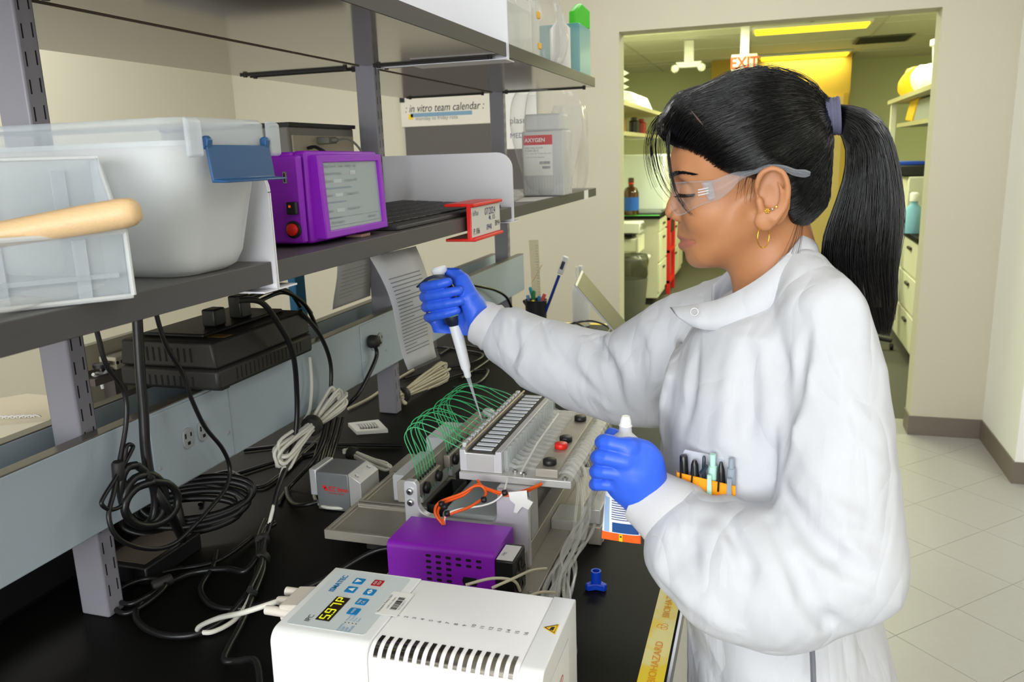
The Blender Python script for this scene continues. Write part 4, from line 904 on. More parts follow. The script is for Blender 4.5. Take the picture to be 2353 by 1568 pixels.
for px, py, m, lab, ar in ((825, 1337, m_key1, None, [(0, -1)]), (868, 1341, m_key2, ['RUN', 'STOP'], None), (807, 1356, m_key1, None, [(0, 1)]), (850, 1362, m_key1, None, [(.0008, 1), (-.0008, -1)]), (832, 1384, m_key1, ['MAX', 'CAL'], None), (813, 1406, m_key1, ['MODE'], None)):
    p = at(px, py, Z=KZ); key(p[0], p[1], m, lab, ar)
p = at(764, 1356, Z=KZ); text('ISMATEC', (p[0]+.003, p[1]-.004, KZ), (0, 1, 0), (-1, 0, 0), .0092, m_key1, t, bold=.025)
p = at(708, 1424, Z=KZ); text('IPC', (p[0]+.003, p[1]-.004, KZ), (0, 1, 0), (-1, 0, 0), .0088, m_ink, t)
m_disp = mat('display_dark', (48, 40, 30), .2); m_seg = mat('segment_yellow', (190, 190, 20), .4, emit=1.0)
q = [at(724, 1424, Z=KZ), at(755, 1428, Z=KZ), at(804, 1376, Z=KZ), at(772, 1370, Z=KZ)]
x0, x1, y0, y1 = q[0][0], q[1][0]+.001, q[0][1], q[2][1]
dp = mk('display', B().box(x0, x1, y0, y1, KZ, KZ+.0004), m_disp, t, False)
SEG = {'5': 'afgcd', '9': 'abfgcd', '7': 'abc', 'P': 'abfge'}
for k, ch in enumerate('597P'):
    w, h = (y1-y0)/4*.55, (x1-x0)*.60; oy = y0+(k+.25)*(y1-y0)/4; ox = x0+(x1-x0)*.2
    L_ = {'a': ((0, 0), (0, 1)), 'b': ((0, 1), (.5, 1)), 'c': ((.5, 1), (1, 1)), 'd': ((1, 0), (1, 1)), 'e': ((.5, 0), (1, 0)), 'f': ((0, 0), (.5, 0)), 'g': ((.5, 0), (.5, 1))}
    for s_ in SEG[ch]:
        (a0, b0), (a1, b1) = L_[s_]; mk('segment', B().tube([(ox+h*a0, oy+w*b0, KZ+.0006), (ox+h*a1, oy+w*b1, KZ+.0006)], .0007, 4), m_seg, dp, False)
mk('segment', B().box(ox+h-.0008, ox+h+.0008, y0+.25*(y1-y0)-.0005, y0+.25*(y1-y0)+.001, KZ+.0004, KZ+.0008), m_seg, dp, False)
m_prb = mat('print_paleblue', (110, 160, 196), .5)
p = at(780, 1448, Z=KZ)
for k, s_ in enumerate(('PUMP%', 'DISP', 'DISP', 'PAUSE')): text(s_, (p[0]+.0042*k, p[1]-.002, KZ), (0, 1, 0), (-1, 0, 0), .0042, m_prb, t); mk('dot', B().lathe((p[0]+.0042*k-.001, p[1]+.014, KZ-.0001), (0, 0, 1), [(.0007, 0), (.0007, .0003)], 8), m_ink, t, False); text(('Flow Rate', 'Volume', 'Time', 'Time')[k], (p[0]+.0042*k, p[1]+.017, KZ), (0, 1, 0), (-1, 0, 0), .0036, m_prb, t)
l0 = at(843, 1428, Z=PT+.0007); stk = mk('asset_sticker', B().prism(rrect(-.385, -.3595, .6955, .7415, PT+.0006, .0015), (0, 0, .0003)), m_paper, t, False)
text('Peristaltic Pump US01', (-.3815, .6985, PT+.0009), (0, 1, 0), (-1, 0, 0), .0040, m_ink, stk); text('ASSET ID: 1000601', (-.3755, .7065, PT+.0009), (0, 1, 0), (-1, 0, 0), .003, m_inkg, stk); text('S/N C10604173', (-.362, .7065, PT+.0009), (0, 1, 0), (-1, 0, 0), .003, m_inkg, stk); barcode((-.3655, .7065, PT+.0009), (0, 1, 0), (-1, 0, 0), .024, .0075, stk, 9)
wx, wy = -.1965, .715
wf = mk('warning_sticker', B().prism([(wx-.0085, wy, PT+.0003), (wx+.0065, wy-.0095, PT+.0003), (wx+.0065, wy+.0095, PT+.0003)], (0, 0, .0003)), mat('warn_yellow', (250, 205, 20), .5), t, False)
b = B(); tri = [(wx-.0065, wy, PT+.0007), (wx+.0052, wy-.0075, PT+.0007), (wx+.0052, wy+.0075, PT+.0007)]; b.tube(tri+[tri[0]], .0005, 4); mk('warning_mark', b, m_ink, wf, False); mk('warning_mark', B().prism([(wx-.001, wy-.003, PT+.0006), (wx+.003, wy-.0035, PT+.0006), (wx+.0035, wy+.003, PT+.0006), (wx+.0, wy+.002, PT+.0006)], (0, 0, .0003)), m_ink, wf, False)
decal('side_label', (-.1846, .655, .975), (0, 1, 0), (0, 0, 1), .085, .05, m_paper, t); text('CLEANED', (-.1842, .66, .995), (0, 1, 0), (0, 0, 1), .012, MATS['print_red'], t)
# D-sub plug and lead on the pump's left side
m_ds = mat('plug_ivory', (224, 216, 204), .45, var=.01)
c = mk('plug', B().prism([(-.4775, .712, 1.008), (-.4775, .712, 1.036), (-.516, .712, 1.031), (-.516, .712, 1.012)], (0, .045, 0)), m_ds, t, bevel=.002)
for y in (.714, .756): mk('thumb_screw', B().cyl((-.480, y, 1.022), (-.534, y, 1.022), .0055, n=12), m_ds, c)
mk('plug_boot', B().cyl((-.515, .736, 1.021), (-.534, .738, 1.020), .0075, .005, n=12), m_ds, c)
mk('lead', B().tube([(-.532, .738, 1.020), at(560, 1408, Z=1.010), at(505, 1420, Z=.975), at(462, 1438, Z=.935), at(456, 1450, Z=.9185), at(490, 1452, Z=.9165), at(545, 1420, Z=.9165), at(580, 1360, Z=.9165), at(592, 1310, Z=.9165), at(612, 1240, Z=.9165)], .0034, 8, sub=8), m_whcab, t)
c = mk('power_plug', B().box(-.515, -.4815, .645, .672, .925, .948), m_black, t, bevel=.004)
mk('power_cord', B().tube([(-.513, .658, .936), at(590, 1524, Z=.932), at(545, 1520, Z=.920), at(516, 1518, Z=.9175), at(525, 1490, Z=.9175), at(552, 1440, Z=.9175), at(575, 1385, Z=.9175), at(590, 1330, Z=.918), at(600, 1290, Z=.919)], .0045, 8, sub=8), m_cab2, t)
# blue three-lobed printed piece
b = B(); c = at(1370, 1352, Z=BT)[:2]; P = []
for k in range(3):
    a = math.radians(100+120*k)
    for q in (-.45, 0, .45): P.append((c[0]+.0165*math.cos(a+q*.55), c[1]+.0165*math.sin(a+q*.55)))
    a2 = a+math.radians(60); P.append((c[0]+.0075*math.cos(a2), c[1]+.0075*math.sin(a2)))
t = thing('printed_stand', 'small royal-blue three-lobed plastic stand on the black bench right of the pump', 'plastic part', (c[0], c[1], BT)); m_bl2 = mat('royal_blue_plastic', (8, 66, 200), .38, var=.03)
mk('foot', B().prism([(x, y, BT+.0003) for x, y in P], (0, 0, .010)), m_bl2, t, bevel=.0015); mk('socket', B().lathe((c[0], c[1], BT+.0104), (0, 0, 1), [(.0075, 0), (.0075, .017), (.005, .017), (.005, .006), (.0001, .006)], 20, cap=False), m_bl2, t)
# white slotted frame on the bench by the middle upright
t = thing('slotted_frame', 'white slotted plastic frame on the bench before the middle upright', 'plastic part', at(845, 985, Z=BT))
q = [at(800, 980, Z=BT), at(820, 1000, Z=BT), at(892, 995, Z=BT), at(870, 972, Z=BT)]; q = [p*np.array([1, 1, 0])+np.array([0, 0, BT+.0003]) for p in q]; ce = sum(q)/4
b = B(); inn = [ce+(p-ce)*.62 for p in q]; V = q+inn+[p+np.array([0, 0, .008]) for p in q]+[p+np.array([0, 0, .008]) for p in inn]; f = []
for i in range(4): j = (i+1) % 4; f += [(i, 4+i, 4+j, j), (8+i, 8+j, 12+j, 12+i), (i, j, 8+j, 8+i), (4+i, 12+i, 12+j, 4+j)]
mk('frame', b.add(V, f), m_white, t, False)
for k in range(7): u = (k+.5)/7; a, b_ = inn[0]*(1-u)+inn[3]*u, inn[1]*(1-u)+inn[2]*u; d = (inn[3]-inn[0])*.03; mk('bar', B().prism([a-d, a+d, a*.5+b_*.5+d, a*.5+b_*.5-d], (0, 0, .006)), m_white, t, False)
# black boxes under the raceway
bb = mk('black_case', B().prism([(-1.55, .3, BT+.0004), (-.985, .3, BT+.0004), (-.985, .3, 1.02), (-1.55, .3, 1.02)], (0, .66, 0)), m_black, None, bevel=.012); tag(bb, 'black rounded case on the bench under the raceway at far left', 'case')
t = thing('power_adapter', 'flat black power adapter with grey top under the coiled black cord', 'power adapter', (-.83, 1.02, BT)); mk('body', B().box(-.96, -.865, .885, 1.01, BT+.0004, .940), m_black, t, bevel=.003); mk('top_plate', B().box(-.95, -.875, .895, 1.0, .9404, .9412), mat('adapter_top', (112, 104, 92), .5), t, False)
b = B()
# ---- loose cables: each a thing; points are pixel positions read on a plane of known X or Z
def cable(label, pts, r, m, sub=8, parts=(), name='cable'):
    P = [at(p[0], p[1], **({'X': p[2]} if p[2] < 0 else {'Z': p[2]})) if not isinstance(p, np.ndarray) else p for p in pts]
    if not parts:
        o = mk(name, B().tube(P, r, 8, sub=sub), m); return tag(o, label, 'cable')
    t = thing(name, label, 'cable', P[-1]); mk('cord', B().tube(P, r, 8, sub=sub), m, t)
    for nm, q, rr, d in parts:
        c = at(q[0], q[1], X=q[2]); mk(nm, B().lathe(c-np.array(d)*rr*1.6, d, [(rr*.8, 0), (rr, rr*.3), (rr, rr*2.9), (rr*.8, rr*3.2)], 12), m_blackm, t)
    return t
zc = BT+.006
cable('thick black cord dropping past the battery backup and down to the bench', [(545, 690, -.76), (600, 695, -.76), (640, 745, -.765), (672, 810, -.77), (682, 900, -.785), (680, 990, -.79), (662, 1060, -.79), (640, 1120, -.78), (622, 1200, -.775), (600, 1265, zc), (585, 1340, zc)], .0048, m_cab2)
cable('black cord beside the bundled white cable, running down to the motor', [(690, 715, -.79), (735, 770, -.80), (760, 840, -.81), (757, 930, -.81), (748, 1000, -.81), (720, 1060, -.81), (665, 1120, zc), (640, 1155, zc)], .0042, m_cab2)
cable('heavy black cord hanging in front of the raceway into the coiled heap', [(312, 670, -.80), (322, 850, -.80), (330, 950, -.80), (335, 1040, -.80), (350, 1110, -.795), (390, 1180, -.79), (420, 1240, zc+.03)], .0068, m_cab2)
cable('thin black cord with tied loop hanging near the front upright', [(205, 690, -.80), (226, 775, -.80), (245, 840, -.80), (285, 900, -.80), (290, 970, -.80), (275, 1060, -.80), (262, 1130, -.795), (250, 1190, -.79), (275, 1240, -.785), (340, 1262, -.78), (400, 1250, -.775), (455, 1200, -.77)], .0032, m_cab2, parts=[('cord_wrap', (272, 1082, -.797), .008, (.1, 0, 1.))])
cable('thin black loop of cord hanging from the wrap near the front upright', [(276, 1085, -.795), (300, 1040, -.795), (305, 1025, -.795), (292, 1025, -.795), (284, 1060, -.795), (265, 1100, -.794), (240, 1140, -.793), (234, 1160, -.792), (255, 1172, -.792), (282, 1160, -.792), (290, 1130, -.793), (284, 1100, -.794)], .0028, m_cab2)
cable('slim black cord curving across the outlet plate', [(345, 660, -.80), (365, 745, -.80), (385, 800, -.80), (420, 860, -.80), (437, 910, -.80), (470, 980, -.80), (510, 1030, -.80), (528, 1075, -.80), (520, 1120, -.795), (490, 1160, -.79), (455, 1200, -.785)], .0033, m_cab2)
# plugged-in cord at the second outlet
t = thing('plugged_cable', 'black plug and cord in the outlet left of the hanging sheet', 'cable', at(850, 800, X=-.82)); c = at(850, 785, X=RX+.006)
mk('plug', B().lathe(c-np.array([0, 0, 0]), (1, 0, 0), [(.014, 0), (.015, .004), (.0145, .016), (.009, .022)], 16), m_blackm, t)
mk('cord', B().tube([c+np.array([.012, 0, -.010]), c+np.array([.013, 0, -.035]), at(838, 880, X=-.815), at(815, 915, X=-.82), at(780, 945, X=-.86), at(740, 975, X=-.90)], .0045, 8, sub=6), m_cab2, t)
# coiled black heap on the bench below the front outlet
def loops(name, label, m, r, specs, parts=(), cat='cable'):
    """several turns of one cord: specs = (cx,cy,cz, ux,uy,uz (half axis), vx,vy,vz (half axis))"""
    P = []
    for k, (c, u, v, a0, a1) in enumerate(specs):
        for a in np.linspace(a0, a1, 12): P.append(np.array(c)+np.array(u)*math.cos(a)+np.array(v)*math.sin(a))
    t = thing(name, label, cat, (specs[0][0][0], specs[0][0][1], BT)); mk('cord', B().tube(P, r, 8, sub=3), m, t)
    for nm, c, rr, h, d in parts: mk(nm, B().lathe(np.array(c)-np.array(d)*h/2, d, [(rr*.94, 0), (rr, h*.15), (rr, h*.85), (rr*.94, h)], 16), m_blackm, t)
    return t
R6 = 6.28
c0 = at(430, 1175, Z=.965); sp = []
for k in range(5):
    g3 = np.random.default_rng(40+k)
    sp.append((c0+np.array([.004*k-.01, .006*k, .006*k-.010]), (.068+.006*g3.random(), .055, .004*g3.normal()), (-.012, .012+.004*g3.random(), .022+.006*g3.random()), k*.5, k*.5+R6))
loops('coiled_cord', 'thick black extension cord coiled in a heap below the front outlet', m_cab2, .0062, sp, [('strap', c0+np.array([-.005, -.012, .0]), .022, .010, (.75, .62, .1))])
sp = []
for k in range(3):
    sp.append((at(318+16*k, 1140+9*k, X=-.795+.004*k), (.004, .022+.011*k, .010-.012*k), (.002, -.014+.01*k, .046-.008*k), 1+k*.3, 1+R6+k*.3))
loops('cord_loops', 'black cord loops hanging against the raceway by the front upright', m_cab2, .0055, sp)
cable('black cord looping from the strapped bundle over the bench top by the front upright', [(602, 1260, zc), (590, 1330, zc), (560, 1375, zc), (520, 1420, zc), (460, 1455, zc), (390, 1462, zc), (335, 1445, zc), (312, 1415, zc), (330, 1380, zc), (390, 1340, zc), (450, 1315, zc), (520, 1308, zc+.004), (565, 1312, zc+.008), (598, 1270, zc+.012)], .0046, m_cab2)
cable('black cord with velcro tab and twin loops at the foot of the front upright', [(580, 1235, zc), (500, 1290, zc), (400, 1310, zc), (320, 1330, zc), (275, 1365, zc), (262, 1395, zc), (290, 1410, zc), (340, 1385, zc+.003), (380, 1345, zc+.006), (340, 1330, zc+.008), (280, 1352, zc+.006), (268, 1378, zc+.004), (300, 1388, zc+.008), (345, 1368, zc+.01)], .0036, m_cab2, parts=[('velcro_tab', (372, 1340, at(372, 1340, Z=zc+.006)[0]), .009, (.5, .8, .1))])
# vertical tied bundle
t = thing('cord_bundle', 'strapped bundle of black cords lying on the bench left of the pump', 'cable', at(600, 1290, Z=BT))
for k in range(5):
    o = np.array([.004*(k % 3)-.004, .002*k, .004*(k//2)]); P = [at(x, y, Z=zc+.004)+o for x, y in ((615+3*k, 1195+6*k), (600+2*k, 1235), (598, 1280), (600-2*k, 1320), (585-4*k, 1370))]; mk('cord', B().tube(P, .0042, 8, sub=6), m_cab2, t)
for y in (1245, 1288): c = at(600, y, Z=zc+.008); mk('wire_tie', B().lathe(c, (-.1, 1, 0), [(.011, 0), (.0118, .002), (.0118, .008), (.011, .010)], 14), m_blackm, t)
# bundled white cable
def hank(name, label, p0, p1, n, r, m, wid, X, strap=.5, lift=0, rad=.030):
    A, E_ = at(*p0, X=X[0]), at(*p1, X=X[1]); d = E_-A; L_ = np.linalg.norm(d); d /= L_; s = np.cross(d, (1, 0, .2)); s /= np.linalg.norm(s); w = np.cross(d, s); g3 = np.random.default_rng(n*7)
    t = thing(name, label, 'cable', (E_[0], E_[1], BT)); P = []
    for k in range(n):
        ph = 2*math.pi*k/n; q1, q2 = wid*(.5+.5*g3.random()), wid*(.5+.5*g3.random()); o = s*math.cos(ph)*rad*.3+w*math.sin(ph)*rad*.3
        e1, e2 = s*math.cos(ph)*q1+w*math.sin(ph)*q1*.5, s*math.cos(ph+.6)*q2+w*math.sin(ph+.6)*q2*.5; l1, l2 = L_*(.02+.1*g3.random()), L_*(.9+.1*g3.random())
        mid = A+d*L_*strap
        P += [mid+o*.9, A+d*(L_*strap*.5)+e1*.8, A+d*l1+e1, A+d*(l1-.006)+e1*.2, A+d*l1-e1*.6, A+d*(L_*strap*.55)-e1*.5, mid-o*.8, A+d*(L_*(.5+strap*.5))-e2*.6, A+d*l2-e2, A+d*(l2+.008), A+d*l2+e2*.8, A+d*(L_*(.5+strap*.5))+e2*.7]
    mk('cord', B().tube(P, r, 8, sub=4), m, t); mid = A+d*L_*strap
    mk('strap', B().lathe(mid-d*.008, d, [(rad*.66, 0), (rad*.7, .003), (rad*.7, .013), (rad*.66, .016)], 16), m_blackm, t)
    return t
hank('white_hank', 'white network cable bundled with a black strap in front of the raceway', (790, 905), (640, 1055), 8, .0031, m_whcab, .034, (-.79, -.79), .52, rad=.028)
cable('white cable dropping from behind the battery backup to the white bundle', [(712, 820, -.82), (716, 880, -.82), (712, 940, -.81), (700, 965, -.80)], .0031, m_whcab)
cable('white cable trailing from the white bundle down to the bench', [(665, 1050, -.79), (650, 1080, -.79), (635, 1140, -.78), (620, 1200, -.775), (612, 1240, zc)], .0034, m_whcab)
hank('white_hank', 'small white cable hank lying behind the grey motor', (790, 1035), (890, 1075), 4, .003, m_whcab, .016, (-.80, -.70), .2, rad=.02)
hank('cream_hank', 'loose hank of off-white cables under the hanging sleeved sheet', (905, 918), (1025, 852), 7, .0034, m_cream, .036, (-.883, -.850), .15, rad=.03)
for k, (px, py) in enumerate(((735, 1000), (748, 1005), (760, 1000), (772, 1000))):
    cable('%s of four parallel black cords standing behind the grey motor' % ('leftmost', 'second from left', 'third from left', 'rightmost')[k], [(px+16, 960, -.83), (px+6, py, -.83), (px-4, 1030, -.83), (px-14, 1064, -.81)], .0042, m_cab2)['group'] = 'parallel black cords behind the motor'
cable('black cord crossing the bench behind the rig to the white block', [(560, 1035, zc), (700, 1020, zc), (800, 1022, zc), (925, 1024, zc)], .0042, m_cab2)
cable('black cord curving along the bench left of the motor', [(470, 1100, zc), (530, 1085, zc), (590, 1120, zc), (640, 1095, zc), (700, 1040, zc), (760, 985, zc)], .0042, m_cab2)
cable('black cord under the raceway between the uprights', [(460, 1160, zc), (480, 1110, zc), (560, 1085, zc), (640, 1060, zc), (720, 1040, zc), (770, 1010, zc), (740, 990, zc)], .0044, m_cab2)
cable('white cable arching under the grey motor', [(735, 1105, zc), (722, 1140, zc), (745, 1165, zc), (800, 1168, zc)], .0032, m_whcab)
cable('tan cable lying behind the grey motor towards the middle upright', [(800, 940, zc), (850, 915, zc), (900, 880, zc), (950, 850, zc)], .0036, m_cream)
for k, l in enumerate(([(940, 830, zc), (1000, 800, zc), (1060, 805, zc), (1110, 815, zc), (1080, 835, zc), (1000, 850, zc), (930, 870, zc)], [(1000, 880, zc), (1060, 860, zc), (1120, 850, zc), (1100, 880, zc), (1040, 890, zc)], [(1010, 815, zc), (1050, 795, zc), (1100, 800, zc), (1130, 820, zc), (1060, 870, zc)])):
    cable(['black cord loop on the bench beyond the sleeved sheet', 'black cord behind the green tubing', 'black cord seen past the pipette on the far bench'][k], l, .004, m_cab2)
for k, l in enumerate(([(540, 690, -.86), (580, 680, -.86), (640, 665, -.87), (700, 700, -.88), (730, 760, -.88)], [(600, 690, -.90), (650, 672, -.90), (690, 690, -.90), (715, 720, -.90)], [(560, 700, -.93), (610, 672, -.93), (660, 668, -.93), (690, 705, -.93)])):
    cable(['black cord arching over the battery backup', 'grey-black cord loop above the battery backup', 'rear black cord above the battery backup'][k], l, .0042, m_cab2)
b = mk('wall_tag', B().box(-1.02, -1.0, 1.47, 1.51, 1.17, 1.30), mat('tag_blue', (24, 120, 170), .5), None, bevel=.002); b.location = at(685, 690, X=-1.01)-np.array([-1.01, 1.49, 1.235]); tag(b, 'small blue tag plate seen past the battery backup', 'tag')
cable('black cord plugged into the raceway behind the gloved pipetting hand', [(1085, 655, -.832), (1110, 660, -.82), (1140, 668, -.81), (1165, 685, -.80), (1180, 720, -.80)], .0045, m_cab2)
# ---- far end of the bench: pens, ruler, wash bottle, laptop
c = at(1233, 752, Z=BT); t = thing('pen_cup', 'black mesh pen cup at the far end of the bench', 'pen cup', c)
cz = .1; mk('cup', B().lathe(c+np.array([0, 0, .0004]), (0, 0, 1), [(.036, 0), (.040, cz), (.0375, cz), (.034, .003), (.0005, .003)], 24, cap=False), mat('mesh_dark', (46, 46, 50), .5, metal=.4), t); mk('rim', B().tube([c+np.array([.0395*math.cos(a), .0395*math.sin(a), cz]) for a in np.linspace(0, R6, 24)[:-1]], .0025, 6, closed=True), m_black, t)
PENS = [(1203, 690, (96, 30, 70), 'plum'), (1212, 678, (120, 160, 206), 'pale blue'), (1224, 690, (240, 200, 30), 'yellow'), (1218, 660, (30, 140, 150), 'teal'), (1227, 668, (40, 130, 60), 'green'), (1239, 680, (20, 130, 180), 'bright blue'), (1248, 682, (230, 190, 40), 'golden'), (1252, 675, (220, 90, 80), 'coral')]
for i, (px, py, col, nm) in enumerate(PENS):
    a = 2.4*i; base = c+np.array([.018*math.cos(a), .018*math.sin(a), .004]); top = at(px, py, Y=c[1]+.02*math.sin(a)); d = top-base; d /= np.linalg.norm(d); L_ = np.linalg.norm(top-base)
    tag(mk('marker_pen', B().lathe(base, d, [(.003, 0), (.0055, .01), (.0058, L_*.6), (.0068, L_*.61), (.0066, L_*.97), (.004, L_)], 12), mat('pen_'+nm.replace(' ', '_'), col, .4)), '%s marker pen standing in the black pen cup' % nm, 'pen', 'pens in the far pen cup')
t = thing('probe_thermometer', 'blue digital probe thermometer sticking up out of the pen cup', 'thermometer', c); a, e = c+np.array([.02, 0, .02]), at(1300, 592, Y=c[1]-.02); d = (e-a)/np.linalg.norm(e-a); L_ = np.linalg.norm(e-a)
mk('sleeve', B().cyl(a, a+d*(L_-.068), .0055, n=12), mat('probe_blue', (22, 60, 150), .4), t); s_ = np.cross(d, (0, -1, 0)); mk('head', B().obox(a+d*(L_-.03), s_*.011, np.array([0, 1, 0])*.006, d*.034), m_white, t, bevel=.004); mk('display', B().obox(a+d*(L_-.03)-np.array([0, .0062, 0]), s_*.006, np.array([0, 1, 0])*.0004, d*.015), mat('lcd_dark', (70, 74, 80), .3), t, False)
r0, r1 = at(1227, 745, Y=c[1]+.05), at(1215, 552, Y=c[1]+.05); d = r1-r0; d[2] = max(d[2], .1)
t = thing('clear_ruler', 'clear plastic ruler standing in the pen cup', 'ruler', r0); mk('blade', B().prism([r0, r0+np.array([.03, 0, 0]), r1+np.array([.036, 0, 0]), r1], (0, .002, 0)), clear('ruler_plastic', (214, 200, 160), .3, .2, .4), t, False)
b = B()
for i in range(22): p = r0+d*(i+8)/31; b.prism([p+np.array([.022, -.0003, 0]), p+np.array([.033, -.0003, 0]), p+np.array([.033, -.0003, .0012]), p+np.array([.022, -.0003, .0012])], (0, .0002, 0))
mk('graduations', b, m_inkg, t, False)
tag(mk('wooden_stick', B().cyl(at(1222, 650, Y=c[1]+.03), at(1246, 608, Y=c[1]+.03), .002, n=6), m_wood), 'thin wooden stick leaning out of the pen cup behind the ruler', 'stick')
tb_ = MATS['turned_wood']
c = at(1336, 748, Z=BT); t = thing('wash_bottle', 'translucent wash bottle with white spout at the far bench end', 'bottle', c)
mk('body', B().lathe(c+np.array([0, 0, .0004]), (0, 0, 1), [(.030, 0), (.032, .004), (.032, .125), (.026, .145), (.014, .152)], 24), m_frost2, t); mk('cap', B().lathe(c+np.array([0, 0, .1525]), (0, 0, 1), [(.015, 0), (.015, .022), (.008, .026), (.006, .048), (.008, .05), (.008, .066)], 16), m_white, t); mk('spout', B().tube([c+np.array([-.008, 0, .17]), c+np.array([-.016, 0, .185]), c+np.array([-.016, 0, .215])], .0035, 8, sub=3), m_white, t)
h0, h1 = at(1405, 752, Y=2.30), at(1322, 654, Y=2.30); t = thing('laptop', 'open silver laptop with dark screen at the far end of the bench', 'laptop', h0*np.array([1, 1, 0])+np.array([0, 0, BT])); base = np.array([h0[0], 2.3, BT+.0004])
n_ = (h1-h0); lidh = np.linalg.norm(n_); n_ /= lidh; perp = np.array([n_[2], 0, -n_[0]])
sl_ = h0-n_*((h0[2]-BT-.02)/n_[2]); 
mk('lid', B().prism([sl_, h1, h1-perp*.005, sl_-perp*.005], (-.046, .296, 0)), m_alul, t, bevel=.001); mk('screen', B().prism([sl_+n_*.012+perp*.0004, h1-n_*.008+perp*.0004, h1-n_*.008+perp*.001, sl_+n_*.012+perp*.001], (-.045, .29, 0)), mat('screen_off', (44, 42, 36), .4), t, False)
mk('base', B().box(sl_[0], sl_[0]+.215, 2.3, 2.6, BT+.0004, BT+.018), m_alul, t, bevel=.002)
tag(mk('blue_tray', B().box(-.62, -.40, 2.02, 2.22, BT+.0004, BT+.012), mat('tray_paleblue', (120, 150, 170), .5), None, bevel=.004), 'pale blue shallow tray near the laptop at the far bench end', 'tray')
cable('black cable tangle on the bench before the laptop', [(1270, 760, zc), (1310, 745, zc+.012), (1360, 738, zc+.015), (1400, 755, zc+.01), (1380, 775, zc+.02), (1330, 770, zc), (1290, 780, zc), (1320, 742, zc+.02), (1370, 775, zc+.02)], .0035, m_cab2)
# ================================================================ the person
YH = 1.0
def hp(u, v, dy=0.): return at(u, v, Y=YH+dy)
def both(fn):
    for s in (-1, 1): fn(s)
m_skin = mat('skin', (180, 124, 84), .46, var=.04, vscale=60, bump=.05, bscale=900, sss=.12, spec=.4)
m_coat = mat('coat_cotton', (200, 202, 208), .8, var=.01, vscale=50, bump=.12, bscale=1400, spec=.2)
m_rib = mat('cuff_rib', (204, 204, 208), .85, bump=.3, bscale=900, spec=.2)
m_glove = mat('nitrile_blue', (48, 98, 228), .42, var=.05, vscale=40, bump=.12, bscale=160, spec=.45)
m_hair = mat('hair_black', (6, 6, 8), .24, var=.2, vscale=90, spec=.5)
# creased-cotton relief: ridged, stretched noise
n = m_coat.node_tree.nodes; L = m_coat.node_tree.links; tc = n.new('ShaderNodeTexCoord'); bs = n['Principled BSDF']; old = [q for q in n if q.type == 'BUMP'][0]; prev = None
for sc, rt, st, ds in ((7, (.3, .2, .5), .55, .010), (13, (-.5, .4, -.2), .35, .006)):
    mp = n.new('ShaderNodeMapping'); mp.inputs['Rotation'].default_value = rt; mp.inputs['Scale'].default_value = (1.6, 1, .55); tx = n.new('ShaderNodeTexNoise'); tx.inputs['Scale'].default_value = sc; tx.inputs['Detail'].default_value = 1.5; tx.inputs['Distortion'].default_value = .8
    L.new(tc.outputs['Object'], mp.inputs[0]); L.new(mp.outputs[0], tx.inputs[0]); m1 = n.new('ShaderNodeMath'); m1.operation = 'SUBTRACT'; m1.inputs[1].default_value = .5; m2 = n.new('ShaderNodeMath'); m2.operation = 'ABSOLUTE'; m3 = n.new('ShaderNodeMath'); m3.operation = 'MULTIPLY'; m3.inputs[1].default_value = 3; m4 = n.new('ShaderNodeMath'); m4.operation = 'MINIMUM'; m4.inputs[1].default_value = .45
    L.new(tx.outputs['Fac'], m1.inputs[0]); L.new(m1.outputs[0], m2.inputs[0]); L.new(m2.outputs[0], m3.inputs[0]); L.new(m3.outputs[0], m4.inputs[0]); bp = n.new('ShaderNodeBump'); bp.inputs['Strength'].default_value = st; bp.inputs['Distance'].default_value = ds; L.new(m4.outputs[0], bp.inputs['Height'])
    if prev: L.new(prev.outputs[0], bp.inputs['Normal'])
    prev = bp
L.new(prev.outputs[0], old.inputs['Normal'])
# ---- body: one continuous surface from crown to feet, fine around the head
fb = Field(nl((-.44, -.15, .008), (-.15, .11, .0018), (.11, .22, .008)), nl((.70, .915, .008), (.915, 1.085, .0018), (1.085, 1.32, .008)), nl((0.0, 1.30, .010), (1.30, 1.62, .0018)))
fb.ell(hp(1724, 335), (.082, .0700, .079), .01)                                     # cranium
fb.ell(hp(1640, 380), (.0500, .0590, .050), .015)                                    # forehead
fb.ell(hp(1664, 462), (.0530, .0560, .060), .015)                                    # mid face
fb.ell(hp(1652, 535), (.0415, .0440, .040), .014)                                    # lower face
both(lambda s: fb.cone(hp(1738, 500, s*.050), hp(1625, 580, s*.018), .018, .0155, .014))   # jaw
fb.ell(hp(1604, 588), (.0140, .0180, .0135), .012)                                  # chin
both(lambda s: fb.ell(hp(1628, 492, s*.036), (.025, .018, .022), .014))              # cheek
both(lambda s: fb.cone(hp(1566, 398, s*.010), hp(1584, 396, s*.040), .0085, .0090, .012))  # brow
both(lambda s: fb.ell(hp(1568, 438, s*.031), (.017, .015, .011), .012, op='s'))       # eye socket
both(lambda s: fb.ell(hp(1588, 438, s*.030), (.0135, .0150, .0125), .004))            # lidded eye
both(lambda s: fb.cone(hp(1568, 431, s*.022), hp(1580, 441, s*.040), .0028, .0022, .003))
fb.path([hp(1566, 418), hp(1557, 445), hp(1546, 470), hp(1543, 487)], [.0070, .0066, .0072, .0080], .006)    # nose
both(lambda s: fb.ell(hp(1558, 495, s*.0120), (.0088, .0060, .0074), .003)); both(lambda s: fb.path([hp(1572, 484, s*.0175), hp(1578, 494, s*.0195), hp(1574, 506, s*.0175)], [.0008, .0016, .0008], .003, 's', sub=2))
both(lambda s: fb.ell(hp(1549, 507, s*.0065), (.0042, .0030, .0035), .003, op='s'))
fb.cone(hp(1572, 520), hp(1570, 536), .0060, .0062, .010)                            # philtrum
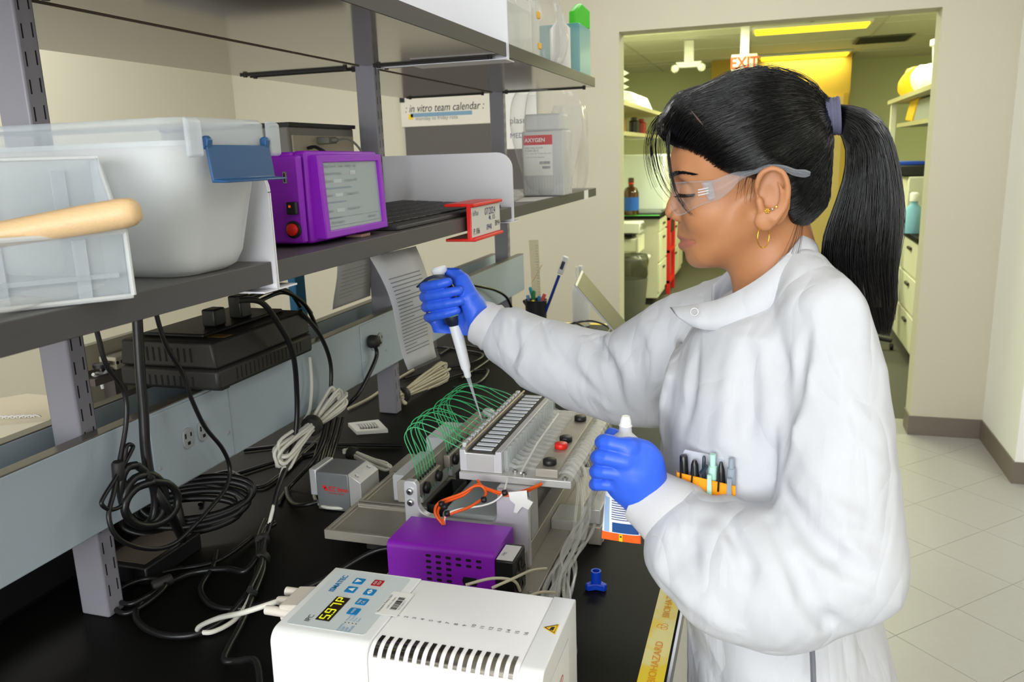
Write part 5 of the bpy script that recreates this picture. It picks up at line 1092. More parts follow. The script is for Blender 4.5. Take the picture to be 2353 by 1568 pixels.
both(lambda s: fb.path([hp(1571, 546), hp(1576, 546, s*.011), hp(1585, 549, s*.021), hp(1596, 553, s*.0285)], [.0062, .0056, .0040, .0012], .004, sub=2)); both(lambda s: fb.path([hp(1573, 562), hp(1578, 562, s*.011), hp(1587, 560, s*.020), hp(1597, 555, s*.0285)], [.0068, .0062, .0044, .0012], .004, sub=2))      # lips
both(lambda s: fb.path([hp(1559, 554), hp(1564, 554, s*.012), hp(1577, 554, s*.0255), hp(1597, 555, s*.0335)], [.0024, .0024, .0024, .0020], .0012, 's', sub=2))
fb.cone(hp(1755, 500), hp(1790, 660), .047, .052, .02); fb.cone(hp(1742, 585), hp(1768, 690), .026, .032, .014)    # neck
# near ear with helix, bowl and lobe; simple far ear
EY = -.0745
def er(u, v, o=0): return at(u, v, Y=YH+EY+o)
fb.ell(er(1776, 448, .006), (.0185, .0050, .034), .006, rot=('Y', -.12))
fb.path([er(1748, 462, .000), er(1740, 430, -.006), er(1748, 402, -.009), er(1772, 388, -.011), er(1797, 396, -.011), er(1809, 420, -.010), er(1810, 452, -.008), er(1800, 482, -.006), er(1782, 505, -.005)], [.0030, .0032, .0034, .0034, .0034, .0033, .0032, .0032, .004], .003, sub=3)
fb.path([er(1786, 416, -.004), er(1792, 430, -.0055), er(1793, 448, -.006), er(1785, 475, -.005), er(1770, 492, -.004)], [.0012, .0024, .0032, .0032, .003], .005, sub=3)
fb.ell(er(1765, 452, -.006), (.0110, .0085, .0150), .004, op='s')
fb.ell(er(1779, 410, -.0075), (.0085, .0035, .0045), .003, op='s')
fb.cone(er(1745, 462, -.004), er(1748, 478, -.004), .0042, .0040, .004)
fb.ell(er(1758, 507, -.002), (.0115, .0048, .0120), .006)
fb.ell(hp(1776, 448, .074), (.019, .008, .036), .008)
# torso, arms, legs beneath the clothes
def stack(f, S_, k, rip=None):
    S_ = np.array(S_, float)[::-1] if S_[0][0] > S_[-1][0] else np.array(S_, float); z = f.z
    I_ = [np.interp(z, S_[:, 0], S_[:, i])[None, None, :].astype(np.float32) for i in range(1, 5)]
    X, Y = f.x[:, None, None]-I_[0], f.y[None, :, None]-I_[2]; th = np.arctan2(Y, X)
    R_ = np.sqrt((X/I_[1])**2+(Y/I_[3])**2); v = (R_-1)*np.minimum(I_[1], I_[3])
    if rip: v = v+rip(th, z[None, None, :])
    v = np.maximum(v, np.maximum(S_[0, 0]-z, z-S_[-1, 0])[None, None, :]); f.mix((slice(None),)*3, v.astype(np.float32), k, 'u')
stack(fb, [(1.34, .025, .05, 1.0, .08), (1.30, .015, .08, 1.0, .145), (1.18, .005, .095, 1.0, .14), (1.02, .02, .085, 1.0, .125), (.88, .045, .095, 1.0, .155), (.78, .05, .09, 1.0, .15)], .02)
SL, EL, WL = at(1925, 700, Y=.87), at(1930, 1290, Y=.80), at(1500, 1142, Y=.838)
SR, ER_, WR = np.array([.03, 1.15, 1.30]), at(1410, 870, Y=1.2), at(1108, 742, Y=1.228)
fb.path([SL+np.array([0, .03, -.03]), EL, at(1700, 1290, Y=.80), WL], [.036, .030, .028, .022], .02); fb.path([SR, ER_, WR], [.045, .035, .024], .02)
for s in (-1, 1): fb.path([(.05, 1+s*.085, .80), (.05, 1+s*.09, .45), (.065, 1+s*.09, .09)], [.080, .055, .038], .03); fb.cone((.06, 1+s*.09, .05), (-.06, 1+s*.10, .03), .032, .026, .02)
V, Q = fb.mesh(2)
person = vmesh('person', V, Q, m_skin)
tag(person, 'person in white lab coat, safety glasses and blue gloves pipetting at the bench', 'person')
# lip colour follows the lip surface itself
me = person.data; at_ = me.color_attributes.new('tint', 'FLOAT_COLOR', 'POINT'); cols = np.ones((len(V), 4), np.float32); sk = np.array(lin((180, 124, 84)))
lp = hp(1580, 554); dl = np.sqrt(((V[:, 0]-lp[0])/.016)**2*.6+((V[:, 1]-lp[1])/.031)**2*.55+((V[:, 2]-lp[2])/(.0098-.0045*np.clip(np.abs(V[:, 1]-lp[1])/.03, 0, 1)))**2); w = np.clip((1.12-dl)/.25, 0, 1)[:, None]
cols[:, :3] = sk*(1-w*.8)+np.array(lin((164, 96, 88)))*w*.8; at_.data.foreach_set('color', cols.ravel())
n = m_skin.node_tree.nodes; L = m_skin.node_tree.links; bs = n['Principled BSDF']; va = n.new('ShaderNodeVertexColor'); va.layer_name = 'tint'
mx = n.new('ShaderNodeMix'); mx.data_type = 'RGBA'; mx.blend_type = 'MULTIPLY'; mx.inputs['Factor'].default_value = 1
tn = [q for q in n if q.type == 'TEX_NOISE'][0]; mr = n.new('ShaderNodeMapRange'); mr.inputs[3].default_value = .9; mr.inputs[4].default_value = 1.08; L.new(tn.outputs['Fac'], mr.inputs[0])
L.new(va.outputs[0], mx.inputs[6]); L.new(mr.outputs[0], mx.inputs[7]); L.new(mx.outputs[2], bs.inputs['Base Color'])
# brow and lashes of the near eye, far brow
def fine(name, strands, r, m, parent, n=4):
    b = B()
    for P in strands: b.tube(P, [r, r, r*.25], n, cap=False)
    return mk(name, b, m, parent)
bst = []
for i in range(170):
    u = random.random(); c = np.array([1546+54*u, 408-17*math.sin(math.pi*(.05+.62*u))+7*u]); y = -.014-.036*u**1.1; off = -.0135-.004*math.sin(3*u)
    p = hp(c[0]+random.uniform(-2, 2), c[1]+random.uniform(-6, 6)*(1-.72*u), y+off*.0); p2 = hp(c[0]+11, c[1]-2+3*u, y-.006); bst.append((p, p2))
def onskin(p, d, f=None, mx_=.03):
    """march a point along -d until it meets the body surface"""
    f = f or fb; t = np.linspace(mx_, -mx_, 60); q = p[None]+t[:, None]*np.array(d)[None]
    ix, iy, iz = (np.clip(np.searchsorted(a, q[:, k]), 0, len(a)-1) for k, a in enumerate((f.x, f.y, f.z))); v = f.d[ix, iy, iz]; h = np.where(v < 0)[0]
    return q[max(h[0]-1, 0)] if len(h) else p
nd = np.array([-.35, -.94, 0.]); S_ = []
for p, p2 in bst: a, b_ = onskin(p, nd), onskin(p2, nd); S_.append((a+nd*.0002, (a+b_)/2+nd*.0008, b_+nd*.0004))
fine('eyebrow', S_, .0006, m_hair, person)
S_ = []
for i in range(34):
    u = i/33; p = onskin(hp(1568+38*u, 444+1.5*math.sin(3*u), -.030-.012*u), nd, mx_=.025); S_.append((p, p+np.array([-.003+.001*u, -.003, -.0030]), p+np.array([-.0062+.004*u, -.0045, -.0034])))
fine('eyelashes', S_, .00034, m_hair, person)
# ---- lab coat
fc = Field(np.arange(-.47, .215, .0042), np.arange(.665, 1.31, .0042), np.arange(.46, 1.43, .0042))
def rip(th, z):
    a = np.clip((1.12-z)/.5, 0, 1)
    return -(.004+.010*a)*np.sin(5*th+3*z+.6)*a-.004*a*np.sin(11*th-5*z)
stack(fc, [(1.385, .030, .050, 1.0, .062), (1.355, .026, .066, 1.0, .095), (1.325, .014, .090, 1.0, .140), (1.26, .000, .112, 1.0, .158), (1.15, -.002, .120, 1.0, .158), (1.02, .008, .118, 1.0, .162), (.93, .038, .118, 1.0, .180), (.80, .056, .130, 1.0, .195), (.47, .062, .142, 1.0, .22)], .03, rip)
# left sleeve: shoulder, hanging upper arm, ballooning forearm
fc.path([hp(1815, 622, .03), hp(1822, 616, 0.), hp(1842, 640, -.05), at(1893, 735, Y=.890), at(1915, 870, Y=.858), at(1922, 1050, Y=.828), at(1925, 1200, Y=.808), at(1915, 1290, Y=.795)], [.026, .028, .034, .046, .052, .056, .061, .064], .010)
fc.path([at(1915, 1290, Y=.795), at(1800, 1325, Y=.785), at(1690, 1312, Y=.790), at(1605, 1262, Y=.805), at(1560, 1205, Y=.82)], [.064, .072, .069, .057, .040], .010)
fc.path([at(1990, 1330, Y=.79), at(1770, 1412, Y=.785), at(1620, 1320, Y=.80)], [.022, .030, .030], .03)
fc.cone(at(1530, 1278, Y=.815), at(1600, 1250, Y=.81), .017, .038, .02)
# right sleeve
fc.path([np.array([.02, 1.12, 1.30]), at(1560, 800, Y=1.15), at(1430, 866, Y=1.19), at(1340, 845, Y=1.205), at(1250, 820, Y=1.215), at(1180, 778, Y=1.222), at(1135, 755, Y=1.226)], [.080, .074, .066, .061, .060, .050, .034], .012)
fc.path([at(1500, 925, Y=1.16), at(1420, 925, Y=1.185), at(1320, 905, Y=1.20)], [.038, .030, .020], .03)
# folds: soft ridges and creases laid on the sleeves and the front
def surf(x, y, dep):
    """point on the coat surface seen at a pixel, pushed dep inwards"""
    d = ray(x, y); t = np.linspace(.55, 1.5, 900); q = CAMP[None]+t[:, None]*d[None]
    ix, iy, iz = (np.clip(np.searchsorted(a_, q[:, k]), 0, len(a_)-1) for k, a_ in enumerate((fc.x, fc.y, fc.z))); v = FD[ix, iy, iz]; h = np.where(v < 0)[0]
    return q[h[0]]+d/np.linalg.norm(d)*dep if len(h) else None
FD = fc.d.copy()
def fold(l, r, dep=.006, k=.012, op='u'):
    r, dep = r*1.0, dep+.0015
    P = [surf(x, y, dep if op == 'u' else -r*.35) for x, y in smooth([(x, y, 0) for x, y in l], 4) for x, y in ((x, y),)] if False else [surf(p[0], p[1], dep if op == 'u' else -r*.3) for p in smooth([(x, y, 0) for x, y in l], 4)]
    P = [p for p in P if p is not None]; P = [p for i, p in enumerate(P) if i == 0 or np.linalg.norm(p-P[i-1]) < .045]; n_ = len(P)
    if n_ > 2: fc.path(P, [r*.25+r*.75*math.sin(math.pi*i/(n_-1)) for i in range(n_)], k, op)
for l, r, dp in (([(1180, 700), (1205, 760), (1198, 850)], .010, .006), ([(1150, 705), (1165, 760), (1150, 815)], .008, .005), ([(1330, 770), (1350, 850), (1400, 940)], .009, .006), ([(1395, 775), (1440, 840), (1455, 930)], .011, .008), ([(1475, 735), (1515, 800), (1495, 930)], .012, .008),
    ([(1800, 1165), (1880, 1235), (1990, 1275)], .012, .008), ([(1800, 1230), (1850, 1340), (1920, 1420)], .010, .006), ([(1590, 1215), (1680, 1260), (1730, 1390)], .010, .007), ([(1510, 1290), (1560, 1340), (1680, 1440)], .010, .007), ([(1560, 1150), (1620, 1125), (1690, 1165)], .011, .008), ([(1830, 1120), (1930, 1180), (2030, 1200)], .009, .006),
    ([(1770, 800), (1775, 950), (1765, 1080)], .012, .009), ([(1690, 790), (1680, 930), (1660, 1030)], .010, .008), ([(1560, 780), (1535, 900), (1525, 1010)], .009, .006), ([(1880, 700), (1850, 860), (1815, 1050)], .008, .005), ([(1930, 640), (1970, 720), (1990, 820)], .010, .008)):
    fold(l, r, dp)
for l, r in (([(1240, 725), (1290, 830), (1390, 930)], .006), ([(1365, 775), (1400, 850), (1425, 950)], .007), ([(1180, 740), (1182, 800), (1165, 835)], .005), ([(1770, 1195), (1830, 1300), (1890, 1420), (1960, 1460)], .008), ([(1790, 1110), (1850, 1220), (1940, 1300), (2010, 1330)], .008), ([(1675, 1205), (1715, 1310), (1700, 1430)], .006), ([(1785, 780), (1800, 900), (1790, 1070)], .007), ([(1720, 780), (1720, 920), (1700, 1040)], .006), ([(1600, 790), (1580, 900), (1560, 1000)], .006), ([(1855, 730), (1825, 880), (1795, 1060)], .006), ([(1545, 1230), (1575, 1250), (1600, 1330)], .006)):
    fold(l, r*1.7, 0, .008, 's')
# soft all-over wrinkling
X_, Y_, Z_ = fc.x[:, None, None], fc.y[None, :, None], fc.z[None, None, :]
w1 = 26*X_+15*Z_+3*np.sin(11*Z_+8*Y_)+1.5*np.sin(23*X_-9*Y_); w2 = 17*Z_-21*Y_+13*X_+2.6*np.sin(13*X_+9*Z_)
fc.d += (.0010*np.sin(38*X_+21*Z_+2*np.sin(19*Y_))*np.sin(31*Y_-27*Z_+1)-.0024*(1-np.abs(np.sin(w1)))**4*(.5+.5*np.sin(9*Z_+14*X_+3*Y_))-.0020*(1-np.abs(np.sin(w2)))**4*(.5+.5*np.sin(15*X_-11*Z_+1))).astype(np.float32)
# open neck
fc.cone(hp(1752, 520), hp(1790, 705), .050, .056, .008, 's'); fc.cone(hp(1640, 600), hp(1730, 660), .036, .040, .012, 's')
V, Q = fc.mesh(1)
coat = vmesh('lab_coat', V, Q, m_coat, person); coat['label'] = 'white cotton lab coat with open collar'
# collar band
def band(name, top, bot, th, m, parent, sub=5):
    T, Bo = smooth(top, sub), smooth(bot, sub); P = []; c = sum(np.array(p) for p in top)/len(top)
    for j in range(2):
        for a, b_ in zip(T, Bo):
            for w in (0, .5, 1):
                p = np.array(a)*(1-w)+np.array(b_)*w; d = p-hp(1765, 620); d[2] = 0; d /= np.linalg.norm(d)+1e-9; P.append(p+d*th*j+d*.004*math.sin(w*math.pi))
    n_ = len(T); k = n_*3; f = [(i*3+w, (i+1)*3+w, (i+1)*3+w+1, i*3+w+1) for i in range(n_-1) for w in range(2)]; f += [tuple(k+q for q in r)[::-1] for r in f[:]]
    f += [(i*3, k+i*3, k+(i+1)*3, (i+1)*3) for i in range(n_-1)]+[(i*3+2, (i+1)*3+2, k+(i+1)*3+2, k+i*3+2) for i in range(n_-1)]
    f += [(w, w+1, k+w+1, k+w) for w in range(2)]+[((n_-1)*3+w, k+(n_-1)*3+w, k+(n_-1)*3+w+1, (n_-1)*3+w+1) for w in range(2)]
    return mk(name, B().add(P, f), m, parent, 'all')
band('collar', [hp(1640, 655, .055), hp(1690, 610, .066), hp(1770, 570, .065), hp(1830, 540, .035), hp(1846, 530, 0), hp(1838, 545, -.035), hp(1800, 592, -.068), hp(1735, 645, -.080), hp(1660, 685, -.075), hp(1590, 700, -.060), hp(1543, 706, -.045)],
     [hp(1645, 720, .070), hp(1690, 690, .085), hp(1780, 650, .088), hp(1850, 610, .050), hp(1880, 590, 0), hp(1880, 610, -.045), hp(1835, 670, -.085), hp(1760, 730, -.100), hp(1690, 755, -.100), hp(1630, 758, -.092), hp(1592, 750, -.078)], .0022, m_coat, person)
# front placket with snap
b = mk('snap_button', B().tube([hp(1596, 716, -.0845)+np.array([.0042*math.cos(a), -.001, .0042*math.sin(a)]) for a in np.linspace(0, 6.28, 20)[:-1]], .0006, 5, closed=True), m_steel, person)
pk = [hp(1592, 752, -.080), hp(1560, 800, -.095), hp(1548, 880, -.105), hp(1545, 980, -.108), hp(1548, 1060, -.108)]
pass
mk('side_piping', B().tube([at(1866, 1490, Y=.815), at(1868, 1530, Y=.81), at(1870, 1590, Y=.80)], .003, 6, sub=4), mat('piping_grey', (110, 110, 118), .7), person)
# ribbed cuffs
def cuff(a, b_, prof): 
    d = np.array(b_)-np.array(a); L_ = np.linalg.norm(d); return mk('cuff', B().lathe(a, d, [(r, h*L_) for r, h in prof], 40, cap=False), m_rib, person)
cuff(at(1560, 1195, Y=.822), at(1478, 1136, Y=.838), [(.040, 0), (.041, .2), (.039, .4), (.0365, .6), (.0345, .8), (.0335, .97), (.031, 1.0), (.029, .97)])
cuff(at(1155, 765, Y=1.226), at(1098, 738, Y=1.228), [(.040, 0), (.042, .15), (.038, .3), (.0405, .45), (.037, .6), (.038, .75), (.036, .97), (.033, 1.0), (.030, .95)])
# ---- trousers and shoes (below the coat)
ft = Field(np.arange(-.09, .2, .008), np.arange(.75, 1.25, .008), np.arange(.04, .95, .010))
for s in (-1, 1): ft.path([(.05, 1+s*.085, .85), (.05, 1+s*.09, .45), (.065, 1+s*.09, .08)], [.090, .070, .058], .03)
V, Q = ft.mesh(1); vmesh('trousers', V, Q, mat('denim_dark', (40, 44, 58), .85, var=.1, bump=.2, bscale=700), person)
for s in (-1, 1):
    fs = Field(np.arange(-.15, .14, .005), np.arange(.99+s*.095-.06, .99+s*.095+.08, .005), np.arange(-.01, .12, .005)); y = 1+s*.095
    fs.path([(.085, y, .045), (.02, y, .04), (-.085, y+s*.01, .032)], [.042, .042, .034], .02); fs.half((0, 0, .002), (0, 0, -1)); V, Q = fs.mesh(1); vmesh('shoe', V, Q, mat('shoe_black', (30, 30, 32), .5), person)
# ---- gloves
def glove(f, name, lab): V, Q = f.mesh(1); o = vmesh(name, V, Q, m_glove, person); o['label'] = lab; return o
g = Field(np.arange(-.545, -.425, .0014), np.arange(1.160, 1.300, .0014), np.arange(1.235, 1.345, .0014))
A = lambda x, y, q: at(x, y, Y=q)
g.ell(A(1070, 705, 1.262), (.034, .014, .034), .012); g.cone(A(1108, 742, 1.230), A(1085, 725, 1.240), .0315, .030, .014); g.cone(A(1085, 725, 1.243), A(1055, 690, 1.258), .026, .020, .015)
g.path([A(1104, 738, 1.212), A(1078, 685, 1.205), A(1062, 645, 1.218), A(1036, 621, 1.236), A(1003, 608, 1.240)], [.023, .0170, .0132, .0110, .0088], .008)
FY = [(656, -1), (679, 0), (702, 4), (726, 10)]; FR = [.0088, .0090, .0088, .0082]; TIP = [(1036, 648), (1061, 668), (1066, 692), (1056, 714)]
for (y, dx), r, tp in zip(FY, FR, TIP):
    g.path([A(1062+dx, y-2, 1.268), A(1005+dx, y+2, 1.272), A(980+dx, y+4, 1.250), A(974+dx, y+4, 1.222), A(986+dx, y+2, 1.196), A((986+dx+tp[0])/2, (y+tp[1])/2+1, 1.188), A(tp[0]-6, tp[1], 1.190)], [r*1.0, r*1.0, r*.95, r*.95, r*.95, r*.9, r*.8], .0018, sub=2)
    g.cone(A(1062+dx, y-2, 1.268), A(1085, 715, 1.255), r*1.1, .015, .010)
g.path([A(1005, 738, 1.245), A(1012, 758, 1.240), A(1045, 768, 1.240), A(1080, 760, 1.240)], [.0125, .0125, .013, .02], .008)
X_, Y_, Z_ = g.x[:, None, None], g.y[None, :, None], g.z[None, None, :]; g.d += (.00022*np.sin(190*X_-230*Z_+90*Y_)*np.sin(110*Z_+150*X_)).astype(np.float32)
g.half(A(1112, 745, 1.229), A(1112, 745, 1.229)-A(1060, 700, 1.245)); glove(g, 'glove', 'blue nitrile glove gripping the pipette')
g = Field(np.arange(-.20, -.085, .0013), np.arange(.770, .905, .0013), np.arange(1.09, 1.235, .0013))
g.ell(A(1455, 1082, .822), (.031, .0165, .038), .010, rot=('Y', .5)); g.cone(A(1460, 1088, .826), A(1488, 1140, .836), .028, .0285, .016)
MC = [(1448, 1030, .806), (1440, 1060, .801), (1436, 1090, .803), (1434, 1117, .809)]; PI_ = [(1392, 1016, .812), (1382, 1050, .806), (1378, 1083, .808), (1376, 1112, .814)]
for (mx_, my, mq), (px, py, pq), r in zip(MC, PI_, [.0088, .0088, .0084, .0076]):
    g.path([A(mx_, my, mq+.006), A((mx_+px)/2, (my+py)/2, (mq+pq)/2), A(px, py, pq), A(px-8, py+1, pq+.014), A(px-5, py+2, pq+.034), A(px+18, py+2, pq+.050), A(px+45, py, pq+.053)], [r*1.0, r*.96, r*1.0, r*.95, r*.94, r*.9, r*.8], .0016, sub=2)
    g.cone(A(mx_, my, mq+.008), A(1478, 1120, .830), r*1.15, .018, .009)
g.path([A(1490, 1120, .850), A(1470, 1055, .872), A(1436, 1015, .880), A(1406, 1000, .878)], [.021, .0145, .0110, .0085], .008)
X_, Y_, Z_ = g.x[:, None, None], g.y[None, :, None], g.z[None, None, :]; g.d += (.0002*np.sin(200*X_+220*Z_)*np.sin(120*Z_-160*X_+80*Y_)).astype(np.float32)
g.half(A(1494, 1146, .838), A(1494, 1146, .838)-A(1455, 1082, .828)); glove(g, 'glove', 'blue nitrile glove holding the squeeze tube')
# ---- hair: shaped cap, strands combed back to the tie, ponytail, loose fringe
fh = Field(np.arange(-.150, .085, .0022), np.arange(.90, 1.10, .0022), np.arange(1.40, 1.63, .0022))
fh.ell(hp(1726, 331), (.0865, .0750, .0800), .005); fh.cone(hp(1790, 292), hp(1886, 268), .054, .013, .008); fh.ell(hp(1640, 284), (.053, .064, .040), .010)
fh.ell(hp(1812, 430), (.037, .055, .055), .008); fh.cone(hp(1838, 330, -.015), hp(1840, 440, -.008), .032, .031, .008)
both(lambda s: fh.cone(hp(1545, 300, s*.030), hp(1690, 378, s*.062), .013, .012, .014))
both(lambda s: fh.cone(hp(1600, 270, s*.045), hp(1760, 370, s*.066), .016, .014, .02))
fh.cone(hp(1532, 292, -.0), hp(1575, 255, 0), .012, .02, .02)
# cut away the face, ear and neck side
fh.ell(hp(1585, 440), (.062, .10, .052), .010, op='s'); fh.ell(hp(1670, 500), (.072, .11, .062), .010, op='s'); fh.ell(er(1775, 455, -.01), (.024, .020, .040), .008, op='s')
fh.half(hp(1838, 520), (.35, 0, -1)); fh.half(hp(1545, 333), (-.55, 0, -1)) if False else None
V, Q = fh.mesh(2); hair = vmesh('hair', V, Q, m_hair, person); hair['label'] = 'straight black hair drawn back'
HC = hp(1735, 345); TIE = hp(1903, 270)
def hit(d):
    """outermost hair-surface radius along d from the head centre"""
    t = np.linspace(.02, .20, 150); q = HC[None]+t[:, None]*d[None]
    ix, iy, iz = (np.clip(np.searchsorted(a, q[:, k]), 0, len(a)-1) for k, a in enumerate((fh.x, fh.y, fh.z))); v = fh.d[ix, iy, iz]; h = np.where(v < 0)[0]
    return t[h[-1]] if len(h) else None
def comb(p0, n=16, lift=.0008, wob=0.):
    d0 = (p0-HC); r0 = np.linalg.norm(d0); d0 /= r0; d1 = TIE-HC; r1 = np.linalg.norm(d1); d1 /= r1; om = math.acos(np.clip(d0@d1, -1, 1)); P = []
    for i in range(n):
        t = i/(n-1); d = (math.sin((1-t)*om)*d0+math.sin(t*om)*d1)/math.sin(om); r = hit(d); d = d/np.linalg.norm(d)
        rr = r1 if r is None else r
        if t > .8: rr = rr*(1-(t-.8)/.2)+r1*((t-.8)/.2)
        P.append(HC+d*(rr+lift*math.sin(math.pi*min(1, t*3+.15)*.5))+np.array([0, 0, wob*math.sin(math.pi*t)]))
    return P
S_ = []
def start(u, v, dy): return hp(u, v, dy)
g4 = np.random.default_rng(3)
HL = [(1537, 322, -.020), (1552, 334, -.036), (1585, 346, -.052), (1621, 371, -.062), (1666, 391, -.068), (1715, 388, -.072), (1742, 380, -.074), (1815, 420, -.066), (1822, 470, -.060), (1826, 505, -.052), (1842, 520, -.03), (1850, 522, -.005)]
TL = [(1545, 300, -.012), (1560, 250, -.02), (1590, 215, -.025), (1620, 195, -.03)]
hl = np.array(smooth(HL, 10)); 
for i in range(2000):
    c = hl[g4.integers(len(hl))]; S_.append(comb(hp(c[0]+g4.normal()*5, c[1]+g4.normal()*4-4, c[2]), 14, .0004+.0022*g4.random(), g4.normal()*.0006))
for i in range(2300):      # from the parting over the crown
    u = g4.random(); y = g4.uniform(-.075, .06); S_.append(comb(hp(1560+150*u**1.3+g4.normal()*6, 262-70*u+g4.normal()*10, y), 14, .0006+.003*g4.random(), g4.normal()*.0008))
for i in range(900):
    S_.append(comb(hp(g4.uniform(1560, 1800), g4.uniform(230, 385), -.06-g4.random()*.02), 12, .0006+.002*g4.random(), g4.normal()*.0008))
b = B()
for P in S_: b.tube(P, [.00018, .00032, .00032, .00028], 3, cap=False)
o = mk('hair_strands', b, m_hair, person, 'all'); o['kind'] = 'stuff'
# scalp line of the parting
def hsurf(x, y, off):
    d = ray(x, y); q = CAMP[None]+np.linspace(.7, 1.3, 1200)[:, None]*d[None]
    ix, iy, iz = (np.clip(np.searchsorted(a_, q[:, k]), 0, len(a_)-1) for k, a_ in enumerate((fh.x, fh.y, fh.z))); h = np.where(fh.d[ix, iy, iz] < 0)[0]
    return q[h[0]]-d/np.linalg.norm(d)*off if len(h) else CAMP+d*.95
mk('parting', B().tube([hsurf(1588, 254, .0004), hsurf(1604, 274, .0008), hsurf(1624, 298, .0006)], [.0003, .0010, .0003], 6, sub=4), mat('scalp', (84, 64, 58), .6), person)
# tie
td = hp(1925, 268)-hp(1896, 272); td /= np.linalg.norm(td); b = B(); tc = hp(1914, 268)
for k in range(4):
    c = tc+td*(-.0055+.0036*k); u = np.array([0, 1, 0.]); w = np.cross(td, u); b.tube([c+(u*math.cos(a)+w*math.sin(a)*1.12)*(.0165+.0006*(k % 2)) for a in np.linspace(0, 6.28, 28)[:-1]], .0024, 6, closed=True)
tie = mk('hair_tie', b, mat('tie_grey_blue', (92, 92, 116), .8, var=.1, vscale=300), person)
# ponytail
left = np.array([(1926, 300), (1942, 340), (1940, 400), (1918, 470), (1893, 545), (1890, 620), (1915, 690), (1985, 762)], float); right = np.array([(1926, 240), (1990, 250), (2040, 295), (2066, 390), (2076, 500), (2066, 600), (2060, 700), (2042, 775)], float)
lft, rgt = np.array(smooth(left, 5)), np.array(smooth(right, 5)); n_ = len(lft); S_ = []
for i in range(4800):
    a = g4.random(); y = g4.uniform(-1, 1)*math.sqrt(max(0, 1-(2*a-1)**2)); ln = g4.uniform(.84, 1.0); cl_ = int(a*11+3*(y > 0)); wv = 7*math.sin(cl_*2.1)+g4.normal()*2.; ph = cl_*1.7+g4.normal()*.25; P = []; k = 13
    a2 = np.clip(a+g4.normal()*.10, 0, 1)
    for j in range(k):
        t = j/(k-1)*ln*(n_-1); j0 = min(int(t), n_-2); fr = t-j0; aa = a+(a2-a)*(j/(k-1)); l_, r_ = lft[j0]*(1-fr)+lft[j0+1]*fr, rgt[j0]*(1-fr)+rgt[j0+1]*fr; wdt = .013+.022*min(1, j/4)-.008*max(0, (j-8)/5)
        c = l_*(1-aa)+r_*aa; P.append(hp(c[0]+wv*math.sin(ph+j*.7)*(j/k), c[1], y*wdt+.004))
    S_.append([tc+(P[0]-tc)*.75]+P)
b = B()
for P in S_: b.tube(P, [.0003, .0004, .0004, .0004, .00034, .00015], 3, cap=False)
o = mk('ponytail', b, m_hair, person, 'all'); o['kind'] = 'stuff'; o['label'] = 'long straight black ponytail'
# solid core so that no light leaks through the tail
core = [(l_*.5+r_*.5) for l_, r_ in zip(lft, rgt)]; b = B(); R_ = []
for j, c in enumerate(core[:-5]):
    w = np.linalg.norm(hp(*lft[j])-hp(*rgt[j]))*.5*.84; R_.append((hp(c[0], c[1], .004), w, min(w, .014+.014*min(1, j/8)), rgt[j]-lft[j]))
P = []
for c, w, d, ax in R_:
    ax3 = hp(1900+ax[0], 400+ax[1])-hp(1900, 400); ax3 /= np.linalg.norm(ax3)
    for q in range(14): a = 2*math.pi*q/14; P.append(c+ax3*w*math.cos(a)+np.array([0, 1, 0])*d*math.sin(a))
m_ = len(R_); b.add(P, [(j*14+q, j*14+(q+1) % 14, (j+1)*14+(q+1) % 14, (j+1)*14+q) for j in range(m_-1) for q in range(14)]+[tuple(range(14))[::-1], tuple(range((m_-1)*14, m_*14))]); mk('ponytail_core', b, m_hair, person)
# fringe locks and flyaways
S_ = []
LOCK = [[(1585, 250, -.03), (1548, 275, -.04), (1536, 320, -.050), (1538, 380, -.056), (1552, 440, -.060), (1572, 475, -.064), (1592, 496, -.066)], [(1570, 250, 0.), (1520, 270, .0), (1497, 320, .005), (1500, 380, .012), (1518, 430, .018), (1545, 462, .02)], [(1575, 245, .02), (1520, 265, .035), (1496, 330, .042), (1508, 400, .045), (1530, 445, .046)], [(1575, 245, -.01), (1530, 275, -.016), (1508, 320, -.018), (1512, 370, -.018), (1528, 400, -.018)]]
for k, n3 in enumerate((20, 20, 10, 10)):
    for i in range(n3):
        sp = (3, 14, 12, 12)[k]; o0 = g4.normal()*sp; e = g4.uniform(.72, 1); l = LOCK[k]; m3 = max(4, int(len(l)*e+.5)); S_.append(smooth([hp(x+o0*(.4+.6*j/len(l))+(6 if j == 0 else 0), y+g4.normal()*2, dy+g4.normal()*.002) for j, (x, y, dy) in enumerate(l[:m3])], 3))
for i in range(110):       # hair swept forward from the parting into the fringe
    a = g4.random(); S_.append(smooth([hp(1600+20*a, 262-22*a+g4.normal()*5, -.052+.09*g4.random()), hp(1565+g4.normal()*6, 262+g4.normal()*8, -.045+.09*a), hp(1538+g4.normal()*4, 300+g4.normal()*8, -.045+.09*a), hp(1533+g4.normal()*6, 330+g4.normal()*10, -.046+.09*a)], 4))
W_ = []
for i in range(16):        # wisps before the ear
    x = g4.uniform(1695, 1740); e = g4.normal()*13; W_.append(smooth([onskin(hp(x+10, 390, -.07), nd), onskin(hp(x-4+e*.4, 412, -.07), nd)+nd*.001, onskin(hp(x-14+e, 435+g4.random()*35, -.068), nd)+nd*.002], 4))
for i in range(13):        # nape wisps
    x = g4.normal()*16; W_.append(smooth([hp(1838+x*.5, 505, -.045), hp(1828+x, 550, -.060), hp(1808+x*1.6, 600+g4.random()*20, -.066)], 4))
b = B()
for P in W_: b.tube(P, [.00022, .0002, .0001], 3, cap=False)
o = mk('hair_wisps', b, m_hair, person, 'all'); o['kind'] = 'stuff'
